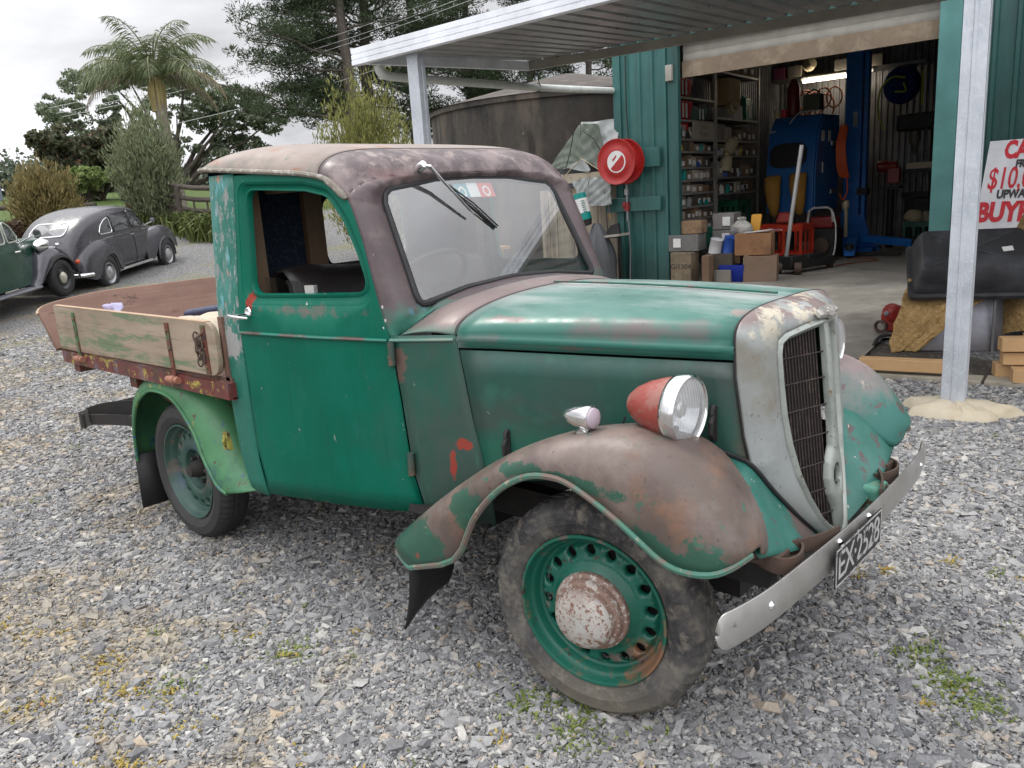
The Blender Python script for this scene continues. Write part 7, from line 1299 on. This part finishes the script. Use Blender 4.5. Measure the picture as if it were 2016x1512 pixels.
# trolley jack with its long handle
tj = thing('trolley_jack', 'low black trolley jack with a long upright silver handle on the workshop floor', 'jack', (2.2, 1.2, .25), S)
m = MB(); m.box((2.28, 1.28, .37), (.22, 1.0, .12), rz=-.35); m.box((2.16, .95, .42), (.26, .3, .16), rz=-.35); m.box((2.35, 1.4, .45), (.1, .4, .08), rz=-.35); build('body', m, darkm, tj, bevel=.012)
for c in ((2.47, 1.72), (2.02, .86), (2.30, .80)): m = MB(); m.lathe([(.03, -.05), (.085, -.045), (.085, .045), (.03, .05)], (c[0], c[1], .335), (1, .35, 0), 18); build('wheel', m, rustd, tj)
m = MB(); m.tube([(2.12, .86, .48), (2.20, .80, 1.0), (2.35, .72, 1.95)], .028, 10); build('handle', m, plain('handle_silver', (.55, .55, .54), .4, .4, dirt=(.3, .3, .29)), tj)
# blast cabinet
bcab = thing('blast_cabinet', 'big blue sandblasting cabinet with an oval window and two tan glove sleeves', 'cabinet', (1.5, 3.2, .25), S)
CF = Matrix.Translation((1.50, 2.95, 0)) @ Matrix.Rotation(R_(-6), 4, 'Z')
def cpt(x, y, z): return tuple(CF @ Vector((x, y, z)))
m = MB(); pf = [(0, 1.0), (0, 1.65), (.10, 2.25), (.30, 2.50), (1.0, 2.50), (1.0, 1.0)]
m.prism(pf, lambda p, t: cpt(t, p[0], p[1]), -.42, .36); build('hopper', m, blue_d, bcab, bevel=.012)
m = MB(); m.prism([(.03, 1.03), (.95, 1.03), (.95, 2.44), (.33, 2.44), (.13, 2.22), (.03, 1.64)], lambda p, t: cpt(.362+t, p[0], p[1]), 0, .02); dr = build('side_door', m, plain('door_blue', (.018, .12, .34), .4), bcab, bevel=.004)
for zz in (1.30, 2.05): m = MB(); m.box(cpt(.39, .75, zz), (.02, .34, .07)); build('hinge', m, steel, dr)
m = MB(); m.box(cpt(.388, .30, 1.68), (.02, .06, .16)); build('latch', m, steel, dr)
for a, b_ in ((.30, .17), (.55, .13)): m = MB(); m.box(cpt(.385, a, 2.16), (.006, b_, .16)); build('sticker', m, paperw, dr)
m = MB(); m.prism([(-.03+.30*math.copysign(abs(math.cos(q))**.6, math.cos(q)), 1.90+.19*math.copysign(abs(math.sin(q))**.6, math.sin(q))) for q in np.linspace(0, 6.283, 36, endpoint=False)], lambda p, t: cpt(p[0]-.03, .085*(p[1]-1.65)/.6*1.2-.02-t, p[1]), 0, .03); build('oval_window', m, plain('window_black', (.008, .008, .01), .5), bcab)
for x, zt in ((-.28, 0), (.14, .02)):
    m = MB(); rows = []
    for f, r, dy, zz in ((0, .10, -.02, 1.60), (.2, .135, -.10, 1.57), (.45, .13, -.15, 1.40), (.75, .10, -.14, 1.14), (.92, .06, -.12, .98), (1, .01, -.11, .94)): rows.append([cpt(x+r*math.cos(a)*(1+.1*math.sin(3*a))+.06*f, dy+r*.7*math.sin(a), zz+zt) for a in np.linspace(0, 6.283, 18, endpoint=False)])
    m.grid(rows, cu=True); build('glove_sleeve', m, tan, bcab, smooth=60)
for x in (-.38, .32):
    for y in (.05, .92): m = MB(); m.box(cpt(x, y, .62), (.06, .06, .76)); build('leg', m, darkm, bcab)
m = MB(); m.tube(catmull([cpt(-.40, .1, 2.28), cpt(-.2, .2, 2.32), cpt(.0, .25, 2.54), cpt(.25, .3, 2.56)], 5), .012, 6); build('air_hose', m, plain('hose_pale', (.35, .36, .38), .5), bcab)
m = MB(); rows = [[cpt(-.20+.10*math.cos(a)*q, .5+.1*math.sin(a)*q, z_) for a in np.linspace(0, 6.283, 14, endpoint=False)] for q, z_ in ((.9, 2.52), (1, 2.55), (1, 2.95), (.6, 3.05), (.3, 3.1))]; m.grid(rows, cu=True); mono('gas_bottle', m, plain('bottle_dark_red', (.16, .015, .02), .4), 'dark red bottle standing on the blue blast cabinet', 'bottle', cpt(-.2, .5, 2.52), S)
m = MB(); m.box(cpt(.13, .5, 2.70), (.26, .22, .24)); m.tube([cpt(.02, .5, 2.84), cpt(.13, .5, 2.9), cpt(.24, .5, 2.84)], .012, 6); mono('battery_charger', m, plain('olive_case', (.06, .065, .045), .5), 'small olive case with a handle on the blue blast cabinet', 'case', cpt(.13, .5, 2.58), S)
for k, (a, z_, mt) in enumerate(((-.30, 2.62, redbin), (-.42, 2.60, ivory))): m = MB(); m.lathe([(0, 0), (.05, 0), (.05, .12), (0, .12)], cpt(a+.02, .34, 2.51), (0, 0, 1), 14); mono('small_tin', m, mt, ('small red tin at the front of the blast cabinet top', 'small cream tin at the left corner of the blast cabinet top')[k], 'tin', cpt(a, .34, 2.51), S)
# red crate, generator, orange cord
crate((1.58, 2.30, .36), (.84, .40, .50), crate_red, 'bright red plastic crate in front of the blast cabinet', rz=-.15, writing='Milwaukee'); m = MB(); m.box((1.72, 2.35, .30), (.7, .5, .11)); mono('low_case', m, plain('case_grey_blue', (.10, .12, .15), .5), 'low grey blue case under the red crate', 'case', (1.72, 2.35, .25), S, bevel=.01)
m = MB(); m.box((1.60, 2.34, .96), (.26, .2, .16), rz=.3, taper=.6); mono('red_bag', m, plain('bag_red', (.42, .05, .03), .6), 'red bag lying in the red crate', 'bag', (1.6, 2.34, .8), S, bevel=.03)
gn = thing('generator', 'small dark red generator on a frame with a pale tube handle', 'generator', (2.08, 2.9, .25), S); m = MB(); m.box((2.06, 2.95, .52), (.40, .5, .45)); build('engine', m, darkm, gn, bevel=.02); m = MB(); m.box((2.06, 2.90, .84), (.36, .40, .18)); build('tank', m, plain('tank_red', (.22, .02, .018), .4), gn, bevel=.03); m = MB(); m.tube([(1.86, 2.66, .85), (1.88, 2.66, 1.03), (1.95, 2.66, 1.07), (2.16, 2.66, 1.07), (2.22, 2.66, 1.03), (2.24, 2.66, .85)], .018, 8); build('handle', m, plain('handle_pale', (.5, .48, .44), .5), gn)
m = MB(); m.lathe([(0, 0), (.09, .01), (.12, .03), (.12, .06), (0, .07)], (2.08, 2.68, .50), (0, -1, 0), 20); build('fan_cover', m, rustd, gn)
m = MB(); m.tube(catmull([(2.24, 2.66, 1.0), (2.30, 2.62, .7), (2.25, 2.6, .3), (2.0, 2.4, .27), (1.75, 2.0, .27)], 6), .012, 6); mono('power_lead', m, paperw, 'white cord hanging from the generator down to the floor', 'cord', (2.2, 2.6, .27), S)
m = MB()
for k in range(9): m.tube(catmull([(2.10+.012*k, 3.52, 2.32-.03*(k % 3)), (2.05+.016*k, 3.46, 2.0), (2.08+.016*k, 3.46, 1.60+.04*(k % 3)), (2.16+.010*k, 3.50, 1.50)], 4), .012, 6)
m.tube(catmull([(2.2, 3.5, 1.6), (2.22, 3.5, 1.3), (2.16, 3.5, 1.15), (2.1, 3.5, 1.25)], 4), .012, 6); mono('extension_cord', m, orange, 'bundle of orange extension cord hanging beside the blue lift column', 'cord', (2.15, 3.5, 1.2), S)
m = MB(); m.tube([(2.18, 3.6, 1.1), (2.19, 3.6, .85), (2.19, 3.6, .55)], .03, 8); m.lathe([(.05, 0), (.06, .1), (.04, .14)], (2.18, 3.6, 1.0), (0, 0, 1), 12); mono('work_light', m, ivory, 'hand lamp hanging between the cabinet and the blue lift column', 'lamp', (2.18, 3.6, .55), S)
# two-post lift: one column in view
lf = thing('vehicle_lift', 'tall blue vehicle lift column with its splayed base arms', 'vehicle lift', (2.05, 4.85, .25), S)
m = MB(); m.box((1.98, 4.80, 2.15), (.27, .24, 3.8)); build('column', m, blue_p, lf, bevel=.01); m = MB(); m.box((2.19, 4.72, 2.35), (.07, .16, 3.4)); build('carriage_rail', m, blue_p, lf, bevel=.01)
m = MB(); m.prism([(-.16, .25), (.50, .25), (.34, .42), (.22, .85), (-.16, .9)], lambda p, t: (2.0+p[0], 4.62+t, p[1]), 0, .03); m.box((2.10, 4.6, .28), (.7, .7, .06)); build('base_plate', m, blue_p, lf)
for a, b_ in (((2.1, 4.5, .45), (2.42, 2.95, .36)), ((2.25, 4.6, .45), (3.05, 4.45, .37))):
    d = Vector(b_)-Vector(a); m = MB(); m.box((Vector(a)+Vector(b_))/2, (d.length, .16, .13), M=d.to_track_quat('X', 'Z').to_matrix().to_4x4()); arm = build('lift_arm', m, blue_p, lf, bevel=.01); m = MB(); m.lathe([(0, 0), (.07, 0), (.07, .06), (.05, .08), (0, .08)], (b_[0], b_[1], .40), (0, 0, 1), 16); build('pad', m, darkm, arm)
m = MB(); m.box((2.02, 4.67, 2.45), (.07, .02, .24)); build('lock_plate', m, steel, lf); m = MB(); m.box((2.2, 4.6, 1.25), (.16, .2, .12)); build('carriage', m, darkm, lf)
# back wall: high shelf, lamp, hose reel, vice and bench
m = MB(); m.box((1.2, 6.45, 3.42), (3.2, .45, .05)); mono('wall_shelf', m, shelf_m, 'long high shelf on the corrugated back wall above the lamp', 'shelf', (1.2, 6.4, 3.4), S)
for k, (u_, w_, mt, lab) in enumerate(((.2, .22, plain('carton_pink', (.40, .10, .20), .7), 'pink carton on the high back shelf'), (.5, .26, cols[5], 'pale carton on the high back shelf beside the pink one'), (1.35, .22, cols[3], 'grey carton with a tag on the high back shelf, left of the blue one'), (1.62, .30, plain('carton_navy', (.04, .05, .18), .6), 'navy blue carton on the high back shelf'), (1.95, .26, cols[5], 'pale carton on the high back shelf, right of the navy one'))): pbox((u_, 6.3, 3.447), (w_, .25, .20), mt, lab, name='carton_box', lab=False)
m = MB(); m.lathe([(0, 0), (.10, .01), (.13, .08), (.10, .18), (.05, .2), (0, .2)], (.72, 6.15, 3.6), (.8, -.4, .3), 18); mono('flood_lamp', m, ivory, 'round ivory lamp head on the high back shelf', 'lamp', (.72, 6.15, 3.45), S)
tu = thing('strip_light', 'lit fluorescent strip light under the high back shelf', 'strip light', (1.3, 6.15, 3.3), S); m = MB(); m.box((1.28, 6.2, 3.38), (1.3, .07, .05)); build('batten', m, plain('batten_white', (.6, .6, .58), .5), tu)
lm, lt_, lb_ = newmat('lit_tube'); lb_.inputs['Emission Color'].default_value = (1, .86, .66, 1); lb_.inputs['Emission Strength'].default_value = 22.0; m = MB(); m.tube([(.68, 6.14, 3.33), (1.9, 6.14, 3.33)], .022, 10); build('tube', m, lm, tu)
m = MB()
for k in range(7): u0, z0, r = .75+.18*(k % 4), 2.98-.08*(k % 3), .14+.02*(k % 3); m.tube([(u0+r*math.cos(q), 6.1-.02*k, z0+r*1.3*math.sin(q)) for q in np.linspace(0, 6.283, 18, endpoint=False)], .016, 6, closed=True)
mono('hose_coils', m, plain('hose_rust', (.33, .09, .03), .6), 'tangle of orange brown hose coils hanging on the back wall', 'hose', (.9, 6.1, 2.8), S)
br = thing('air_hose_reel', 'round dark blue retractable air hose reel with a yellow green hose', 'hose reel', (2.62, 5.2, 2.95), S); m = MB(); m.lathe([(0, -.13), (.20, -.13), (.29, -.09), (.31, -.03), (.31, .05), (.28, .1), (.1, .12), (0, .12)], (2.62, 5.2, 2.96), (-.35, -1, 0), 36); build('casing', m, plain('reel_navy', (.008, .018, .12), .3), br, smooth=50); m = MB(); m.box((2.72, 5.28, 3.05), (.18, .12, .46)); build('bracket', m, darkm, br)
yg = plain('hose_lime', (.42, .50, .05), .5); m = MB(); m.tube(catmull([(2.70, 5.04, 3.06), (2.50, 4.98, 3.08), (2.33, 5.0, 2.9), (2.30, 5.0, 2.55), (2.40, 5.0, 2.25)], 5), .017, 8); m.tube(catmull([(2.55, 5.02, 2.85), (2.72, 5.0, 2.84), (2.68, 5.0, 2.98)], 5), .014, 8); m.tube([(2.94, 5.15, 3.15), (2.95, 5.15, 2.6)], .017, 8); build('air_hose', m, yg, br)
m = MB(); m.box((3.4, 6.2, 1.12), (1.7, .7, .08)); m.box((3.4, 6.2, .6), (1.6, .6, .9)); mono('workbench', m, darkm, 'dark workbench along the back wall behind the lift', 'workbench', (3.4, 6.2, .25), S)
vc = thing('bench_vice', 'red bench vice on a dark pedestal behind the lift column', 'vice', (2.55, 5.0, .25), S); m = MB(); m.tube([(2.55, 5.05, .25), (2.55, 5.05, 1.25)], .06, 10); m.box((2.55, 5.05, 1.28), (.3, .3, .04)); build('pedestal', m, darkm, vc); m = MB(); m.lathe([(0, -.2), (.09, -.19), (.10, -.05), (.07, 0), (.08, .12), (0, .13)], (2.52, 5.0, 1.64), (1, .1, 0), 18); m.box((2.60, 5.0, 1.48), (.2, .16, .26)); build('vice_body', m, plain('vice_red', (.28, .02, .015), .4), vc, bevel=.015)
dpz = thing('drill_press', 'dark pillar drill standing at the back right of the workshop', 'drill press', (3.1, 5.6, .25), S); m = MB(); m.tube([(3.1, 5.6, .25), (3.1, 5.6, 2.5)], .06, 10); build('pillar', m, darkm, dpz); m = MB(); m.box((2.9, 5.5, 2.35), (.75, .35, .28)); build('head', m, darkm, dpz, bevel=.03); m = MB(); m.lathe([(.09, 0), (.10, .15), (.05, .25), (.02, .4)], (2.82, 5.4, 2.2), (0, 0, -1), 14); build('spindle', m, plain('cast_olive', (.13, .125, .10), .5), dpz); m = MB(); m.tube([(3.0, 5.3, 2.2), (3.12, 5.15, 2.35)], .015, 6); build('lever', m, steel, dpz)
crate((2.95, 5.6, .25), (.5, .4, .42), crate_green, 'dark green crate on the floor at the back right of the workshop')
for k, (c, r, mt, lab) in enumerate((((2.85, 5.5, .75), .14, ivory, 'cream cloth heap on the dark green crate'), ((3.05, 5.6, .72), .10, cols[5], 'small pale cloth heap on the dark green crate, right side'))):
    m = MB(); m.lathe([(0, .12), (r*.7, .11), (r*1.1, .04), (r*1.2, -.03), (r, -.08)], c, (.1, 0, 1), 14); mono('cloth_heap', m, mt, lab, 'cloth', c, S)
m = MB(); m.box((2.95, 5.3, 1.62), (.42, .12, .10)); mono('timber_offcut', m, ivory, 'pale offcut lying on the shelf behind the lift column', 'timber', (2.95, 5.3, 1.57), S); m = MB(); m.box((2.98, 5.4, 1.53), (.6, .4, .06)); mono('small_shelf', m, darkm, 'small dark shelf behind the lift column under the pale offcut', 'shelf', (2.98, 5.4, 1.5), S)
m = MB(); m.box((2.6, 3.5, .285), (.9, .12, .05)); mono('steel_channel', m, darkm, 'flat dark steel bar on the floor in front of the lift arms', 'bar', (2.6, 3.5, .26), S); m = MB(); m.tube(catmull([(2.5, 1.9, .262), (2.7, 2.4, .262), (2.9, 2.7, .262), (2.7, 3.0, .262), (2.4, 2.9, .262)], 6), .010, 6); mono('floor_cord', m, plain('cord_brown', (.28, .10, .05), .6), 'thin brown cord curling on the workshop floor', 'cord', (2.5, 1.9, .25), S)
# ------------------------------------------------------------------ loose stones and weeds
def stones():
    CX, CY = CAMLOC.x, CAMLOC.y; h0 = math.atan2(fw.y, fw.x); out_p, out_s = [], []
    for r0, r1, dens, s0 in ((1.1, 2.6, 13000, .0050), (2.6, 3.9, 9500, .0057), (3.9, 5.6, 5200, .0068), (5.6, 8.5, 2400, .0084), (8.5, 13.5, 700, .011)):
        area = math.radians(80)/2*(r1*r1-r0*r0); n = int(area*dens); r = np.sqrt(NR.random(n)*(r1*r1-r0*r0)+r0*r0); a = h0+(NR.random(n)-.5)*math.radians(80)
        x, y = CX+r*np.cos(a), CY+r*np.sin(a); vv = -(x-SP0.x)*math.sin(SA)+(y-SP0.y)*math.cos(SA); uu = (x-SP0.x)*math.cos(SA)+(y-SP0.y)*math.sin(SA)
        k = ((vv < -3.66) | (uu < -.45)) & ~((uu > 3.95) & (vv > -3.9)); k &= ~((np.abs(uu-5.0) < .27) & (np.abs(vv+4.68) < .2)); x, y = x[k], y[k]; sz = s0*np.exp(NR.normal(size=len(x))*.38)*np.where(NR.random(len(x)) < .05, 2.3, 1.0); out_p.append(np.stack([x, y, gh(x, y)], 1)); out_s.append(np.minimum(sz, .024))
    P = np.concatenate(out_p); sz = np.concatenate(out_s); N = len(P)
    T = np.array([(-1, -1, -1), (1, -1, -1), (1, 1, -1), (-1, 1, -1), (-.62, -.62, 1), (.62, -.62, 1), (.62, .62, 1), (-.62, .62, 1)], float)
    V_ = T[None]*(1+.42*NR.normal(size=(N, 8, 3)).clip(-1.6, 1.6)); V_ = V_*np.stack([.85+.75*NR.random(N), .55+.40*NR.random(N), .24+.26*NR.random(N)], 1)[:, None]
    a = NR.random(N)*6.283; tl = NR.normal(size=N)*.34; ca, sa_ = np.cos(a), np.sin(a); ct, st_ = np.cos(tl), np.sin(tl)
    y2 = V_[..., 1]*ct[:, None]-V_[..., 2]*st_[:, None]; z2 = V_[..., 1]*st_[:, None]+V_[..., 2]*ct[:, None]; x2 = V_[..., 0]
    W = np.stack([x2*ca[:, None]-y2*sa_[:, None], x2*sa_[:, None]+y2*ca[:, None], z2], -1)*sz[:, None, None]+P[:, None]; W[..., 2] += (sz*.18)[:, None]+(NR.random(N)*.006)[:, None]
    return W.reshape(-1, 3)
m, t, b = newmat('stone'); g = nd(t, 'NewGeometry'); cr = nd(t, 'ValToRGB', {'Fac': g.outputs['Random Per Island']}); e = cr.color_ramp.elements; e[0].color = (.15, .15, .155, 1); e[1].color = (.46, .45, .42, 1)
for p_, c_ in ((.35, (.225, .225, .228)), (.62, (.285, .284, .282)), (.84, (.36, .355, .34)), (.90, (.36, .30, .24)), (.94, (.40, .39, .365))): x_ = e.new(p_); x_.color = c4(c_)
Pn = nd(t, 'TexCoord').outputs['Object']; big = noise(t, Pn, .8, 6, .6); cc_ = mixc(t, mr(t, big, .58, .76, 0, .18), cr.outputs[0], (.24, .205, .16))
lf = mr(t, nd(t, 'VectorMath', {0: Pn, 1: (-.35, -.94, 0)}, operation='DOT_PRODUCT').outputs['Value'], .1, 1.9, -.02, .13); ms = mr(t, mul(t, noise(t, Pn, 1.7, 7, .7, .4), lf, 'ADD'), .60, .70); cc_ = mixc(t, mul(t, ms, mul(t, g.outputs['Random Per Island'], .42)), cc_, (.34, .23, .06))
nb = noise(t, Pn, 130, 3); hs = mr(t, nb, .3, .7, .8, 1.2); cc_ = nd(t, 'VectorMath', {0: cc_, 'Scale': hs}, operation='SCALE').outputs[0]
t.links.new(cc_, b.inputs['Base Color']); b.inputs['Roughness'].default_value = .75; b.inputs['Specular IOR Level'].default_value = .3
np_mesh('loose_gravel', stones(), 8, m, None, 'loose angular grey gravel over the yard', 'gravel', None, 'stuff', faces=[(3, 2, 1, 0), (4, 5, 6, 7), (0, 1, 5, 4), (1, 2, 6, 5), (2, 3, 7, 6), (3, 0, 4, 7)])
def tufts(spots, mat, name, label):
    V_ = []
    for x, y, n, sp, h in spots:
        for i in range(n):
            a = NR.random()*6.283; bx, by = x+NR.normal()*sp, y+NR.normal()*sp; z = float(gh(bx, by)); L_ = h*(.5+.8*NR.random()); q = np.array((bx, by, z)); d = np.array((math.cos(a), math.sin(a), .35+.6*NR.random())); e = q+d/np.linalg.norm(d)*L_; w_ = np.array((-math.sin(a), math.cos(a), 0))*.0028; md = (q+e)/2+np.array((0, 0, L_*.18))
            V_ += [q-w_, md-w_*1.3, e, md+w_*1.3]
    np_mesh(name, np.array(V_), 4, mat, None, label, 'weeds', None, 'stuff')
G1 = [(-.36, -.98, 90, .05, .035), (-.22, -.94, 60, .04, .03), (-.62, -1.28, 70, .05, .03), (-.72, -1.20, 50, .04, .03)]
rng.seed(9)
sp1, sp2 = [], []
for i in range(150):
    r = rng.uniform(1.5, 7.5); a = math.atan2(fw.y, fw.x)+rng.uniform(-.62, .62); x, y = CAMLOC.x+r*math.cos(a), CAMLOC.y+r*math.sin(a)
    if -1.9 < x < .3 and -.6 < y < .6: continue
    vv_1 = -(x-SP0.x)*math.sin(SA)+(y-SP0.y)*math.cos(SA); uu_1 = (x-SP0.x)*math.cos(SA)+(y-SP0.y)*math.sin(SA)
    if vv_1 > -3.75 and uu_1 > -.5: continue
    (sp1 if rng.random() < .5 else sp2).append((x, y, rng.randint(14, 40), rng.uniform(.012, .035), rng.uniform(.014, .026)))
for x, y, n in ((-.06, -.62, 260), (-.20, -.70, 160), (.02, -.75, 120), (.75, .12, 240), (.66, .22, 180), (.86, .05, 160), (1.0, -.85, 110), (.95, .95, 90), (1.05, .35, 110), (-1.05, -1.0, 150), (-1.2, -1.35, 90)): sp1.append((x, y, n, .045, .026))
for k in range(34): sp2.append((-.35-rng.uniform(0, 1.6)-.2, -1.75+rng.uniform(-.35, .35)-.0, rng.randint(30, 70), .035, .022))
tufts(sp1, leaf_mat('weed_green', (.10, .15, .03), (.26, .32, .08)), 'green_weeds', 'small green weeds sprouting through the gravel')
tufts(sp2, leaf_mat('weed_yellow', (.30, .22, .04), (.50, .40, .10), tint=(.45, .20, .08)), 'yellow_weeds', 'small yellow and orange weeds sprouting through the gravel')
